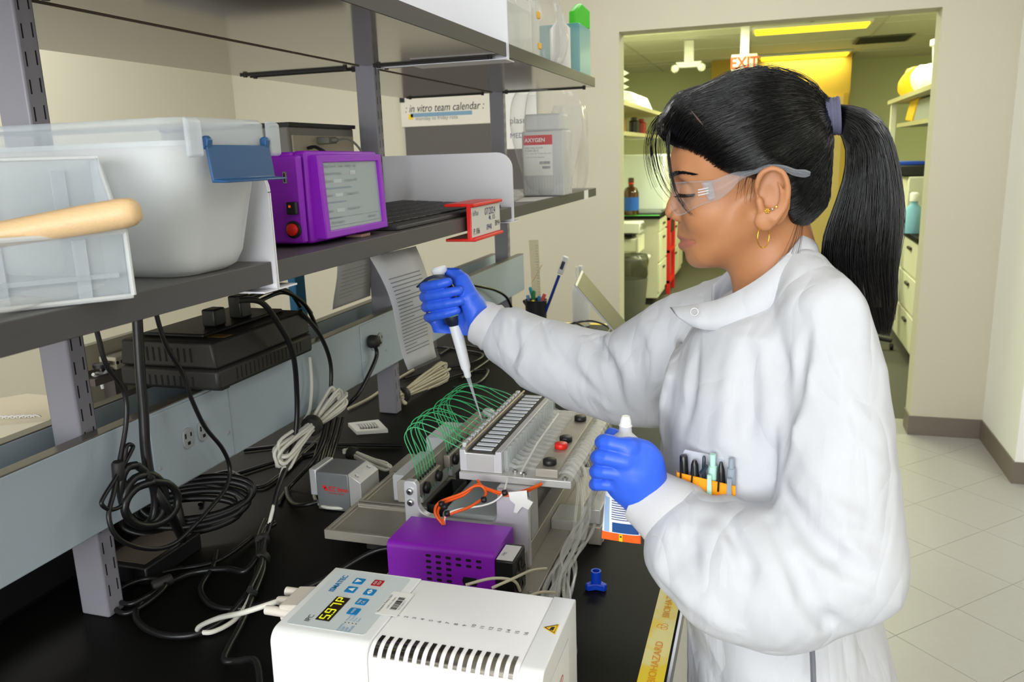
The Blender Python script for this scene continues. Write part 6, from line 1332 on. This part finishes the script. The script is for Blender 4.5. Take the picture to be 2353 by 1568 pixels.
for i in range(60):        # flyaways over the crown
    u = g4.random(); x = 1560+330*u; p = comb(hp(x, 200, g4.uniform(-.03, .03)), 8, .004+.006*g4.random()); S_.append(smooth(p, 2))
b = B()
for P in S_: b.tube(P, [.00022, .00034, .0003, .00015], 3, cap=False)
o = mk('loose_strands', b, m_hair, person, 'all'); o['kind'] = 'stuff'; o['label'] = 'loose fringe and flyaway hairs'
# ---- safety glasses
m_lens2 = clear('lens_clear', (232, 236, 238), .02, .02, .22); m_temple = clear('temple_plastic', (206, 212, 220), .10, .10, .5)
t = thing('safety_glasses', 'clear plastic safety glasses worn by the person', 'glasses', hp(1600, 440))
P = []; NU = 27
for v in range(9):
    w = v/8
    for i in range(NU):
        a = -1+2*i/(NU-1); s = abs(a); x = 1541+96*s**2.3; top = 424-8*s; bot = 470+26*math.exp(-((s-.52)/.30)**2)-10*s**3-8*math.exp(-(s/.12)**2)
        P.append(hp(x+7*math.sin(w*3.14)*(-.4), top*(1-w)+bot*w, .0735*a*(1-.10*(1-s))))
o = mk('lens', B().grid(P, NU, 9), m_lens2, t, 'all'); sd = o.modifiers.new('th', 'SOLIDIFY'); sd.thickness = .0018
mk('lens_edge', B().tube(P[:NU], .0007, 5), m_temple, t); mk('lens_edge', B().tube(P[-NU:], .0007, 5), m_temple, t)
for s in (-1, 1):
    y = s*.076; T = [(1612, 421), (1640, 414), (1680, 399), (1715, 391), (1760, 380), (1800, 381), (1828, 390), (1850, 391), (1862, 397)]; Bo = [(1628, 462), (1652, 458), (1680, 437), (1705, 411), (1760, 392), (1800, 392), (1822, 402), (1848, 407), (1861, 402)]
    T2, B2 = smooth(T, 4), smooth(Bo, 4); P = [];
    for a, b_ in zip(T2, B2):
        for w in (0, .5, 1): c = a*(1-w)+b_*w; P.append(hp(c[0], c[1], y+s*.0015*math.sin(w*3.14)+(s*.002 if c[0] > 1740 else 0)))
    o = mk('temple', B().grid(P, 3, len(T2)), m_temple, t, 'all'); sd = o.modifiers.new('th', 'SOLIDIFY'); sd.thickness = .0022; sd.offset = 0
    mk('hinge_block', B().prism([hp(x, yy, y-s*.001) for x, yy in ((1616, 420), (1636, 417), (1645, 454), (1630, 460))], (0, s*.004, 0)), m_temple, t, bevel=.0008)
    for k in range(3): mk('hinge_pin', B().tube([hp(1604, 437+6*k, y+s*.0035), hp(1628, 432+6*k, y+s*.0035)], .0007, 5), m_frost2, t)
# ---- earrings
m_gold = mat('gold', (222, 168, 60), .22, metal=1)
hc = er(1755, 517, -.002); R_h = .0095; t = mk('hoop_earring', B().tube([hc+np.array([math.sin(a)*R_h*.62, math.sin(a)*R_h*.5, -R_h*1.32+math.cos(a)*R_h*1.30]) for a in np.linspace(0, 6.28, 40)[:-1]], .0006, 6, closed=True), m_gold); tag(t, 'thin gold hoop earring in the near ear lobe', 'earring')
t = thing('flower_stud', 'gold flower stud in the near ear above the hoop', 'earring', er(1763, 485, -.008)); c = er(1763, 485, -.0085)
for k in range(6): a = k*math.pi/3; mk('petal', B().lathe(c+np.array([.0018*math.cos(a), 0, .0018*math.sin(a)]), (0, -1, 0), [(.0010, 0), (.0011, .0004), (.0005, .0008)], 8), m_gold, t)
mk('stud_centre', B().lathe(c, (0, -1, 0), [(.0009, 0), (.0009, .0008), (.0003, .0012)], 8), m_gold, t)
tag(mk('crystal_stud', B().lathe(er(1775, 481, -.008), (0, -1, 0), [(.0014, 0), (.0014, .0006), (.0006, .0012)], 8), m_steel), 'tiny clear crystal stud in the near ear', 'earring')
tag(mk('ball_stud', B().lathe(er(1784, 475, -.0085), (0, -1, 0), [(.0010, 0), (.0014, .0006), (.0008, .0014)], 8), m_gold), 'tiny gold ball stud highest in the near ear lobe', 'earring')
tag(mk('nose_stud', B().lathe(onskin(hp(1547, 494, -.012), np.array([-.3, -.95, 0])), (-.3, -1, 0), [(.0009, 0), (.0006, .0007)], 8), m_steel), 'tiny stud in the side of the nose', 'nose stud')
# ---- pipette in the right hand
tip, q1, q2, q3, q4 = A(1108, 969, 1.222), A(1076, 868, 1.222), A(1046, 748, 1.222), A(1037, 715, 1.222), A(1012, 632, 1.222)
t = thing('pipette', 'white and navy micropipette held in the gloved right hand', 'pipette', tip); ax = q2-q1; ax /= np.linalg.norm(ax); m_navy = mat('pipette_navy', (26, 36, 58), .35); m_pw = mat('pipette_white', (232, 235, 238), .35)
mk('tip_cone', B().lathe(tip, q1-tip, [(.0005, 0), (.0012, .02), (.0026, np.linalg.norm(q1-tip)*.8), (.0038, np.linalg.norm(q1-tip))], 16), m_frost, t)
l = np.linalg.norm(q2-q1); mk('shaft', B().lathe(q1, ax, [(.0042, 0), (.0056, .002), (.0060, .012), (.0082, .018), (.0092, l*.6), (.0105, l)], 20), m_pw, t)
mk('collar', B().lathe(q2+ax*.0005, ax, [(.0105, 0), (.0150, .006), (.0162, .014), (.0165, .024)], 24), m_navy, t); mk('body', B().lathe(q2+ax*.0247, q4-q3, [(.0160, 0), (.0165, .01), (.0165, .036), (.014, .044)], 24), m_navy, t)
mk('green_ring', B().lathe(q2+ax*.0165, ax, [(.0165, 0), (.0170, .001), (.0170, .008), (.0165, .009)], 24), mat('ring_green', (150, 214, 90), .4), t)
u4 = (q4-q3)/np.linalg.norm(q4-q3); top = q2+ax*.0247+u4*.0455; top_ = top+u4*.010; mk('plunger_stem', B().cyl(top-u4*.004, top_, .006, n=14), m_pw, t); top = top_
pl = mk('plunger', B().lathe(top, u4, [(.007, 0), (.007, .006), (.0125, .010), (.0135, .017), (.0110, .0195), (.0100, .017)], 24), m_pw, t)
hk = [A(1032, 637, 1.214), A(1008, 631, 1.212), A(985, 636, 1.212), A(968, 650, 1.214), A(958, 658, 1.216)]; b = B(); P = []
for p, w in zip(smooth(hk, 3), np.linspace(.010, .004, 13)): P += [p+np.array([0, -w, 0]), p+np.array([0, w, 0]), p+np.array([.002, w, -.006*w/.01]), p+np.array([.002, -w, -.006*w/.01])]
mk('finger_hook', b.add(P, [(j*4+i, j*4+(i+1) % 4, j*4+4+(i+1) % 4, j*4+4+i) for j in range(12) for i in range(4)]+[(3, 2, 1, 0), (48, 49, 50, 51)]), m_navy, t)
# ---- squeeze tube in the left hand
c0, c1 = A(1436, 1012, .846), A(1427, 1244, .846); t = thing('squeeze_tube', 'white and blue squeeze tube with orange crimped end in the gloved left hand', 'tube', c1); d = c1-c0; L_ = np.linalg.norm(d); d /= L_; u = np.array([1, 0, 0.])-d*d[0]; u /= np.linalg.norm(u); w = np.cross(d, u)
def trings(a, b_, n=9):
    R_ = []
    for q in np.linspace(a, b_, n): rx = .0170+(.0228-.0170)*q; ry = .0150*(1-q)**.8+.0013; R_.append([c0+d*(L_*q)+u*rx*math.cos(x)+w*ry*math.sin(x) for x in np.linspace(0, 6.283, 33)[:-1]])
    return R_
m_tubw = mat('tube_white', (228, 232, 238), .3); mk('body', loft(B(), trings(0, .914)), m_tubw, t); mk('crimp', loft(B(), trings(.915, 1.0, 3)), mat('crimp_orange', (240, 98, 30), .35), t, bevel=.0004)
mk('shoulder', B().lathe(c0+d*.002, -d, [(.0168, 0), (.0150, .004), (.0072, .011), (.0068, .018), (.0075, .019), (.0062, .021), (.0058, .026), (.0042, .030)], 24), m_white, t)
def tpr(x, q, h, wd, m, lab='print'):
    P = []
    for qq in np.linspace(q, q+h, 4):
        rx = .0170+.0058*qq; ry = .0150*(1-qq)**.8+.0013
        for xx in np.linspace(x, x+wd, 6): s = np.clip(xx/rx, -.98, .98); P.append(c0+d*(L_*qq)+u*xx+w*(ry+.0004)*math.sqrt(1-s*s)*(-1 if w[1] > 0 else 1))
    return mk(lab, B().grid(P, 6, 4), m, t)
m_tblue = mat('tube_blue', (28, 76, 140), .4); tpr(-.010, .80, .105, .030, m_tblue); tpr(-.0195, .55, .36, .006, mat('tube_bluelt', (150, 180, 214), .4))
for k in range(9): tpr(-.011, .57+.024*k, .008, .024 if k % 3 else .016, m_inkb)
tpr(-.002, .918, .08, .004, mat('tube_yellow', (240, 200, 30), .4)); tpr(-.001, .935, .02, .002, m_ink)
# ---- pens and orange holder in the breast pocket
def A2(x, y, o=0): return at(x, y, Y=.846-.0009*(x-1620)*.12+o)
t = thing('pocket_protector', 'white and orange plastic pen holder in the coat pocket', 'pen holder', A2(1620, 1150))
mk('back_flap', B().prism([A2(x, y, .006) for x, y in ((1558, 1130), (1570, 1040), (1574, 1034), (1690, 1058), (1700, 1080), (1704, 1150))], (0, .0012, 0)), clear('flap_plastic', (226, 230, 242), .5, .2, .4), t, False)
m_or = mat('holder_orange', (250, 158, 10), .4); mk('front_pouch', B().prism([A2(x, y, -.010) for x, y in ((1555, 1086), (1690, 1118), (1690, 1190), (1555, 1190))], (0, .0012, 0)), m_or, t, False); mk('front_pouch_side', B().prism([A2(1555, 1086, -.010), A2(1555, 1190, -.010), A2(1557, 1190, .006), A2(1553, 1080, .006)], (.001, 0, 0)), m_or, t, False)
def pen(name, label, l, prof, m, parts=()):
    a, e = A2(*l[0], -.003), A2(*l[1], -.003); dd = e-a; LL = np.linalg.norm(dd); t = thing(name, label, 'pen', a, 'pens in the breast pocket'); mk('barrel', B().lathe(a, dd, [(r, h*LL) for r, h in prof], 16), m, t)
    for nm, x0, y0, x1, y1, r, mm in parts: mk(nm, B().tube([A2(x0, y0, -.0125), A2(x1, y1, -.0125)], [r, r, r*.8], 6), mm, t)
mb = mat('pen_black', (24, 24, 26), .3); mi = mat('pen_mint', (186, 232, 216), .35); mg = mat('pen_greyblue', (150, 160, 172), .35); mc = mat('pen_slate', (40, 50, 62), .3)
pen('cap_pen', 'thick black capped marker, leftmost pen in the coat pocket', ((1573, 1150), (1571, 1047)), [(.0045, 0), (.0048, .6), (.0045, .97), (.0038, 1)], mb, [('clip', 1564, 1125, 1564, 1062, .0012, mb)])
pen('cap_pen', 'tapered black capped pen, second from left in the pocket', ((1598, 1160), (1596, 1058)), [(.0052, 0), (.0054, .5), (.0040, .9), (.0022, 1)], mb, [('clip', 1589, 1110, 1592, 1072, .0011, mb)])
pen('ring_pen', 'dark slate pen with ring top, third from left in the pocket', ((1616, 1160), (1618, 1048)), [(.0022, 0), (.0022, .75), (.0018, .97), (.001, 1)], mc, [('ring', 1612, 1088, 1624, 1070, .003, mc)])
pen('click_pen', 'pale mint click pen in the middle of the pocket', ((1636, 1170), (1638, 1044)), [(.0045, 0), (.0047, .78), (.0032, .79), (.0032, 1)], mi, [('clip', 1630, 1140, 1630, 1092, .0030, mi)])
pen('cap_pen', 'glossy black tapered pen right of the mint pen', ((1657, 1170), (1657, 1062)), [(.0046, 0), (.0048, .5), (.0036, .85), (.0014, 1)], mb, [('clip', 1650, 1130, 1652, 1090, .0012, mb)])
pen('click_pen', 'grey-blue click pen, rightmost in the coat pocket', ((1679, 1180), (1681, 1054)), [(.0046, 0), (.0046, .82), (.0030, .83), (.0030, 1)], mg, [('clip', 1675, 1160, 1676, 1100, .0032, mg)])
# ================================================================ the room beyond the opening
m_bw = mat('hall_wall', (222, 226, 188), .75, var=.02, vscale=3); m_bwy = mat('hall_wall_warm', (184, 152, 66), .75, var=.02, vscale=3)
struct('wall_hall_left', B().box(-2.62, -2.5, 4.72, 13.2, 0, 2.7), m_bw); struct('wall_hall_right', B().box(2.6, 2.72, 4.72, 13.2, 0, 2.7), m_bw); struct('wall_hall_back', B().box(-2.5, 2.6, 13.0, 13.12, 0, 2.7), m_bw)
xa, xb = at(1635, 140, Y=11.9)[0], at(1958, 130, Y=11.9)[0]; struct('wall_hall_mid', B().box(xa, xb, 11.9, 13.0, 0, 2.7), m_bwy)
dx = at(1915, 300, Y=11.89)[0]; t = struct('door_1', B().box(dx-.42, dx+.10, 11.86, 11.9, 0, at(1915, 222, Y=11.89)[2]), mat('door_tan', (196, 170, 110), .5, var=.03)); mk('door_frame', B().box(dx+.10, dx+.16, 11.85, 11.9, 0, at(1915, 215, Y=11.89)[2]), m_bwy, t, False)
m_yl = mat('lamp_yellow', (255, 214, 40), .5, emit=3.2)
for k, (x, y) in enumerate(BACKLAMPS):
    t = thing('strip_light', 'long yellow-glowing ceiling strip light, %s one' % ('nearer and larger', 'farther and smaller')[k], 'ceiling light', (x, y, 2.66), 'yellow strip lights beyond the opening')
    mk('housing', B().box(x-.56, x+.56, y-.20, y+.20, 2.668, 2.6915), m_fix, t, False); mk('diffuser', B().box(x-.53, x+.53, y-.16, y+.16, 2.650, 2.6675), m_yl, t, bevel=.004)
for k, (x, y, p) in enumerate(HALL):
    t = thing('ceiling_light', 'flat ceiling light panel in the hall, %s' % ('just past the opening on the left', 'just past the opening on the right', 'over the cream cabinets', 'over the right-hand hall bench')[k], 'ceiling light', (x, y, 2.68), 'flat ceiling panels in the hall')
    mk('frame', B().box(x-.60, x+.60, y-.31, y+.31, 2.684, 2.6915), m_fix, t, False); mk('diffuser', B().box(x-.57, x+.57, y-.28, y+.28, 2.676, 2.6838), m_lens, t, False)
m_exit = mat('exit_face', (206, 200, 170), .5, emit=.1); e = at(1710, 143, Y=8.6)
t = thing('exit_sign', 'white exit sign with red letters hanging above the person', 'sign', e); mk('panel', B().box(e[0]-.12, e[0]+.12, 8.6, 8.64, e[2]-.09, e[2]+.075), m_exit, t, bevel=.004); mk('stem', B().box(e[0]-.04, e[0]+.04, 8.61, 8.63, e[2]+.075, 2.6915), m_fix, t, False)
text('EXIT', (e[0], 8.5995, e[2]-.055), (1, 0, 0), (0, 0, 1), .15, mat('exit_red', (226, 60, 24), .5, emit=.6), t, align='CENTER', bold=.03, squeeze=.85)
e = at(1582, 148, Y=9.5); t = thing('emergency_light', 'pale two-headed emergency light under the hall ceiling', 'lamp', e); mk('body', B().prism([(e[0]-.14, 9.5, e[2]+.03), (e[0]+.14, 9.5, e[2]+.03), (e[0]+.11, 9.5, e[2]-.03), (e[0]-.11, 9.5, e[2]-.03)], (0, .12, 0)), m_fix, t, bevel=.006); mk('mount', B().box(e[0]-.05, e[0]+.05, 9.53, 9.59, e[2]+.03, 2.6915), m_fix, t, False)
for s in (-1, 1): mk('lamp_head', B().lathe((e[0]+s*.13, 9.49, e[2]-.03), (s*.6, -.6, -.5), [(.04, 0), (.045, .03), (.03, .05)], 14), m_fix, t)
v0, v1 = at(1972, 96, Z=2.69), at(2088, 84, Z=2.69); t = thing('ceiling_vent', 'dark slotted air vent in the hall ceiling', 'vent', (v0+v1)/2); xm, ym = (v0[0]+v1[0])/2, (v0[1]+v1[1])/2; mk('frame', B().box(xm-.3, xm+.3, ym-.3, ym+.3, 2.686, 2.6915), mat('vent_grey', (120, 116, 92), .5), t, False)
for k in range(6): mk('slat', B().box(xm-.27, xm+.27, ym-.26+.1*k, ym-.22+.1*k, 2.678, 2.6855), m_blackm, t, False)
e = at(1866, 47, Z=2.66); t = mk('sprinkler', B().lathe((e[0], e[1], 2.6915), (0, 0, -1), [(.06, 0), (.06, .008), (.015, .012), (.012, .035), (.022, .036), (.022, .04)], 14), mat('sprinkler_red', (150, 40, 20), .5)); tag(t, 'small red fire sprinkler head beside the nearer strip light', 'sprinkler')
# left-hand bench
m_cw = mat('cabinet_cream', (218, 216, 196), .5, var=.02); m_hd = mat('handle_dark', (50, 46, 40), .4)
def cab(label, y0, y1, x0=-1.62, x1=-1.05, drawers=(.13, .30, .30)):
    t = thing('base_cabinet', label, 'cabinet', ((x0+x1)/2, (y0+y1)/2, 0), 'base cabinets of the left-hand hall bench'); mk('body', B().box(x0, x1, y0, y1, .07, .872), m_cw, t, False); mk('plinth', B().box(x0, x1-.05, y0+.03, y1, .001, .07), m_blackm, t, False); z = .865
    for d in drawers:
        f = mk('drawer', B().box(x1+.0002, x1+.018, y0+.01, y1-.01, z-d+.01, z), m_cw, t, bevel=.003); mk('handle', B().box(x1+.0182, x1+.035, (y0+y1)/2-.05, (y0+y1)/2+.05, z-.07, z-.05), m_hd, f, bevel=.004); z -= d+.01
cab('cream drawer cabinet nearest the opening, left of the red cart', 8.19, 8.80); cab('cream drawer cabinet just past the red cart', 9.35, 9.95); cab('cream drawer cabinet farthest along the hall bench', 9.96, 10.5)
t = mk('hall_counter', B().box(-1.66, -1.02, 8.1, 10.6, .8725, .905), m_bench, None, bevel=.003); tag(t, 'black counter top over the cream hall cabinets', 'counter')
t = thing('red_cart', 'tall red steel cart standing between the cream cabinets', 'cart', (-1.12, 9.08, 0)); m_rc = mat('cart_red', (206, 26, 18), .45)
for x in (-1.22, -1.02):
    for y in (8.85, 9.30): mk('leg', B().box(x-.02, x+.02, y-.02, y+.02, .001, .84), m_rc, t, bevel=.003)
for z in (.12, .45, .80): mk('shelf', B().box(-1.2395, -1.0005, 8.83, 9.32, z, z+.03), m_rc, t, False)
mk('bin', B().box(-1.18, -1.0, 8.95, 9.2, .66, .7995), m_blackm, t, bevel=.005)
t = thing('white_cabinet_box', 'large white boxy instrument on the left hall counter', 'instrument', (-1.3, 8.6, .905)); p = at(1437, 360, Y=8.35); mk('body', B().box(-1.6, at(1527, 430, Y=8.42)[0], 8.42, 8.95, .935, at(1437, 357, Y=8.42)[2]), mat('instr_white', (236, 240, 240), .4), t, bevel=.02); mk('base', B().box(-1.6, -1.05, 8.41, 8.96, .9054, .935), m_grey, t, bevel=.004)
c = np.array([at(1450, 495, Y=8.2)[0], 8.2, .9054]); t = thing('reagent_bottle', 'brown glass reagent bottle with blue label and red cap ring on the hall counter', 'bottle', c); m_amb = mat('amber_glass', (70, 36, 12), .12, spec=.7)
mk('glass', B().lathe(c, (0, 0, 1), [(.075, 0), (.078, .01), (.078, .22), (.06, .265), (.027, .285), (.027, .32)], 24), m_amb, t); mk('cap', B().lathe(c+np.array([0, 0, .320]), (0, 0, 1), [(.030, 0), (.030, .045), (.02, .05)], 16), m_amb, t); mk('cap_ring', B().lathe(c+np.array([0, 0, .308]), (0, 0, 1), [(.029, 0), (.029, .012)], 16), m_red, t); mk('label', B().lathe(c+np.array([0, 0, .05]), (0, 0, 1), [(.0785, 0), (.0785, .13)], 24, cap=False), mat('label_blue', (30, 90, 190), .5), t)
mk('green_mat', B().box(-1.45, -1.03, 8.11, 8.17, .9054, .908), mat('green_mat', (90, 214, 90), .5), None); tag(bpy.data.objects['green_mat'], 'bright green mat at the near end of the hall counter', 'mat')
x_ = at(1450, 520, Y=8.0)[0]
t = thing('desk_unit', 'small white desk cabinet with open drawer at the left edge of the opening', 'cabinet', (-1.25, 7.6, 0)); mk('body', B().box(-1.75, -1.30, 7.66, 8.07, .02, .74), m_cw, t, False); mk('drawer', B().box(-1.62, -1.18, 7.68, 8.05, .60, .72), m_cw, t, bevel=.006); mk('desk_top', B().box(-1.76, -1.22, 7.64, 8.08, .7405, .77), m_bench, t, False); mk('pull_tray', B().box(-1.6, -1.10, 7.68, 8.05, .50, .53), m_fix, t, bevel=.01)
mk('drawer_front', B().box(-1.18, -1.165, 7.67, 8.06, .59, .73), m_cw, t, False)
e = at(1455, 514, Y=7.5); t = thing('white_device', 'small white bench device with silver knobs at the left edge of the opening', 'instrument', (e[0], 7.6, .77)); mk('body', B().box(-1.5, e[0]+.03, 7.70, 7.98, .7704, .87), m_white, t, bevel=.008)
for k in range(2): mk('knob', B().lathe((e[0]+.03, 7.76+.1*k, .83), (1, -.3, 0), [(.03, 0), (.028, .03)], 14), m_steel, t)
c = np.array([at(1452, 735, Z=0.0)[0], at(1452, 735, Z=0.)[1], .001]); c[0] -= .02; t = thing('waste_bin', 'grey waste bin with dark plastic liner beyond the opening', 'waste bin', c)
hz = at(1450, 640, Y=c[1])[2]; mk('bin', B().lathe(c, (0, 0, 1), [(.13, 0), (.165, hz)], 24), mat('bin_grey', (96, 96, 88), .5), t); b_ = crumple('liner', '', (c[0], c[1], hz-.02), (.17, .17, .24), clear('bin_liner', (60, 58, 46), .6, .2, .4), 31, .12, (28, 12), amp=.12, parent=t)
# left wall shelves with trays
zs = at(1437, 232, X=-1.0)[2]
t = thing('hall_shelf', 'pale wall shelf holding white trays left of the person', 'shelf', (-1.2, 7.0, zs)); mk('board', B().box(-1.5, -1.0, 5.6, 8.5, zs-.03, zs), mat('hall_shelf_tan', (176, 168, 128), .5), t, False)
for y in (6.0, 8.2): mk('bracket', B().prism([(-1.5, y, zs-.03), (-1.1, y, zs-.03), (-1.5, y, zs-.25)], (0, .02, 0)), m_cw, t, False)
z2 = at(1437, 302, X=-1.05)[2]; t = thing('hall_shelf', 'lower pale wall shelf with small jars left of the person', 'shelf', (-1.2, 7.0, z2)); mk('board', B().box(-1.5, -1.05, 5.6, 8.5, z2-.03, z2), MATS['hall_shelf_tan'], t, False)
mk('upright', B().box(-1.56, -1.50, 8.12, 8.18, .9056, 2.69), m_cw, t, False)
for k in range(5):
    y = 6.35; z = zs+.001+.052*k; x0 = -1.36; tr = mk('stack_tray', B().prism([(x0-.1, y, z), (x0+.16, y, z), (x0+.27, y, z+.045), (x0+.24, y, z+.05), (x0+.15, y, z+.012), (x0-.1, y, z+.012)], (0, .35, 0)), m_white, None, bevel=.003); tag(tr, 'white plastic tray, %s in the stack on the hall shelf' % ('lowest', 'second lowest', 'middle', 'second highest', 'topmost')[k], 'tray', 'white trays stacked on the hall shelf')
tag(mk('brown_box', B().box(-1.2, -1.10, 5.9, 6.0, zs+.0005, zs+.12), mat('cardboard', (150, 110, 66), .7), None, bevel=.003), 'small brown box before the white trays on the hall shelf', 'box')
for k, y in enumerate((7.0, 7.5)): tag(mk('white_bin', B().prism([(-1.4, y, zs+.001), (-1.06, y, zs+.001), (-1.12, y, zs+.13), (-1.3, y, zs+.17), (-1.4, y, zs+.17)], (0, .4, 0)), m_white, None, bevel=.01), ('white rounded bin behind the trays on the hall shelf', 'white rounded bin farthest back on the hall shelf')[k], 'bin', 'white bins on the hall shelf')
for k, (y, col, nm) in enumerate(((6.6, (140, 100, 40), 'amber'), (7.3, (40, 36, 30), 'black'), (7.7, (150, 40, 30), 'dark red'))): tag(mk('jar', B().lathe((-1.15, y, z2+.0005), (0, 0, 1), [(.05, 0), (.05, .10), (.03, .115), (.03, .14)], 16), mat('jar_'+nm.replace(' ', '_'), col, .3)), '%s jar on the lower hall shelf' % nm, 'jar', 'jars on the lower hall shelf')
# right-hand bench and shelves
XR = at(2085, 500, Y=7.0)[0]
t = thing('hall_bench', 'white cabinet bench with black top behind the ponytail', 'bench', (1.35, 7.6, 0)); xr = at(2088, 520, Y=6.3)[0]; mk('top', B().box(xr, 2.4, 5.9, 10.2, .875, .905), m_bench, t, False); mk('body', B().box(xr+.04, 2.4, 5.95, 10.2, .07, .875), m_cw, t, False); mk('plinth', B().box(xr+.12, 2.4, 6.0, 10.2, .001, .07), m_blackm, t, False)
for k, y in enumerate((6.0, 6.6, 7.2, 7.8)):
    for z0, z1 in ((.62, .85), (.36, .60), (.10, .34)):
        f = mk('drawer', B().box(xr+.022, xr+.0398, y, y+.57, z0, z1), m_cw, t, bevel=.003); mk('handle', B().box(xr+.004, xr+.0218, y+.23, y+.35, z1-.06, z1-.04), m_hd, f, bevel=.003)
zq = at(2090, 205, Y=6.6)[2]; xs = at(2037, 240, Y=7.8)[0]
m_yel = mat('bag_yellow', (246, 196, 30), .6, var=.05)
zt2 = at(2050, 232, Y=7.6)[2]; xs0 = at(2040, 232, Y=7.6)[0]
t = thing('hall_shelf', 'upper right hall shelf with yellow and white bags behind the ponytail', 'shelf', (xs0+.3, 7, zt2)); mk('board', B().box(xs0, xs0+.5, 5.6, 7.6, zt2-.03, zt2), MATS['hall_shelf_tan'], t, False); mk('upright', B().box(xs0+.02, xs0+.06, 7.5, 7.56, .906, zt2-.03), m_cw, t, False)
z3 = at(2060, 284, Y=7.3)[2]; t = thing('hall_shelf', 'lower right hall shelf with a yellow-topped box behind the ponytail', 'shelf', (xs0+.3, 7, z3)); mk('board', B().box(xs0+.06, xs0+.5, 5.6, 7.45, z3-.03, z3), MATS['hall_shelf_tan'], t, False)
crumple('yellow_bag', 'yellow bag on the upper right hall shelf', (xs0+.16, 7.2, zt2+.001), (.13, .14, .22), m_yel, 41, .25); crumple('white_bag', 'white folded bag on the upper right hall shelf', (xs0+.20, 6.75, zt2+.001), (.15, .16, .2), m_white, 42, .25)
tag(mk('white_tub', B().lathe((xs0+.2, 6.2, zt2+.0005), (0, 0, 1), [(.10, 0), (.12, .27), (.135, .275), (.135, .31)], 24), m_white), 'white lidded tub on the upper right hall shelf', 'tub')
t = thing('storage_crate', 'pale grey crate with yellow lining on the lower right hall shelf', 'crate', (xs0+.3, 6.6, z3)); mk('crate', B().box(xs0+.10, xs0+.45, 5.8, 6.9, z3+.0005, z3+.15), m_grey, t, bevel=.008); mk('lining', B().prism([(xs0+.09, 6.9, z3+.0005), (xs0+.09, 7.25, z3+.02), (xs0+.09, 7.05, z3+.16), (xs0+.09, 6.7, z3+.16)], (.3, 0, 0)), m_yel, t, bevel=.01)
b0 = at(2100, 480, Y=6.5)[0]; tag(mk('white_case', B().box(b0-.02, b0+.4, 6.7, 7.3, .9054, 1.28), m_cw, None, bevel=.01), 'cream box instrument on the right hall bench', 'instrument'); tag(mk('dark_pan', B().prism([(b0-.06, 6.7, 1.2805), (b0+.35, 6.7, 1.2805), (b0+.4, 6.7, 1.36), (b0-.12, 6.7, 1.36)], (0, .5, 0)), m_blackm, None, bevel=.01), 'dark shallow pan on top of the cream box instrument', 'pan'); tag(mk('blue_cloth', B().prism([(b0-.1, 6.75, 1.3605), (b0+.1, 6.75, 1.3605), (b0+.12, 6.75, 1.385), (b0-.12, 6.75, 1.39)], (0, .3, 0)), mat('cloth_blue', (20, 70, 190), .6), None, bevel=.006), 'blue cloth lying on the dark pan', 'cloth')
c = np.array([at(2098, 500, Y=6.3)[0], 6.3, .9054]); t = thing('spray_bottle', 'white bottle with pale blue label on the right hall bench', 'bottle', c); mk('body', B().lathe(c, (0, 0, 1), [(.055, 0), (.055, .17), (.025, .2), (.025, .22)], 20), mat('bottle_sky', (130, 186, 214), .35), t); mk('cap', B().lathe(c+np.array([0, 0, .2205]), (0, 0, 1), [(.03, 0), (.03, .05), (.02, .06)], 16), m_white, t)
c = at(2068, 800, Z=.0); c = np.array([c[0]-.26, c[1], 0.]); t = thing('lab_chair', 'black swivel lab chair half hidden by the ponytail', 'chair', c)
sz = at(2068, 640, Y=c[1])[2]; mk('seat', B().lathe((c[0]-.05, c[1], sz-.04), (0, 0, 1), [(.18, 0), (.2, .02), (.2, .05), (.17, .07)], 24), m_black, t); mk('backrest', B().box(c[0]-.20, c[0]+.10, c[1]+.16, c[1]+.21, sz+.12, sz+.42), m_black, t, bevel=.03); mk('back_bar', B().box(c[0]-.07, c[0]-.03, c[1]+.17, c[1]+.20, sz-.02, sz+.14), m_blackm, t, False); mk('column', B().cyl((c[0]-.05, c[1], .09), (c[0]-.05, c[1], sz-.04), .025), m_blackm, t)
for k in range(5):
    a = k*2*math.pi/5-.3; e = np.array([c[0]-.05+.25*math.cos(a), c[1]+.25*math.sin(a), .07]); mk('foot_arm', B().tube([(c[0]-.05, c[1], .10), e], [.022, .016], 8), m_blackm, t); mk('caster', B().lathe(e-np.array([.012, 0, .044]), (1, 0, 0), [(.024, 0), (.025, .004), (.025, .02), (.024, .024)], 16), m_black, t)
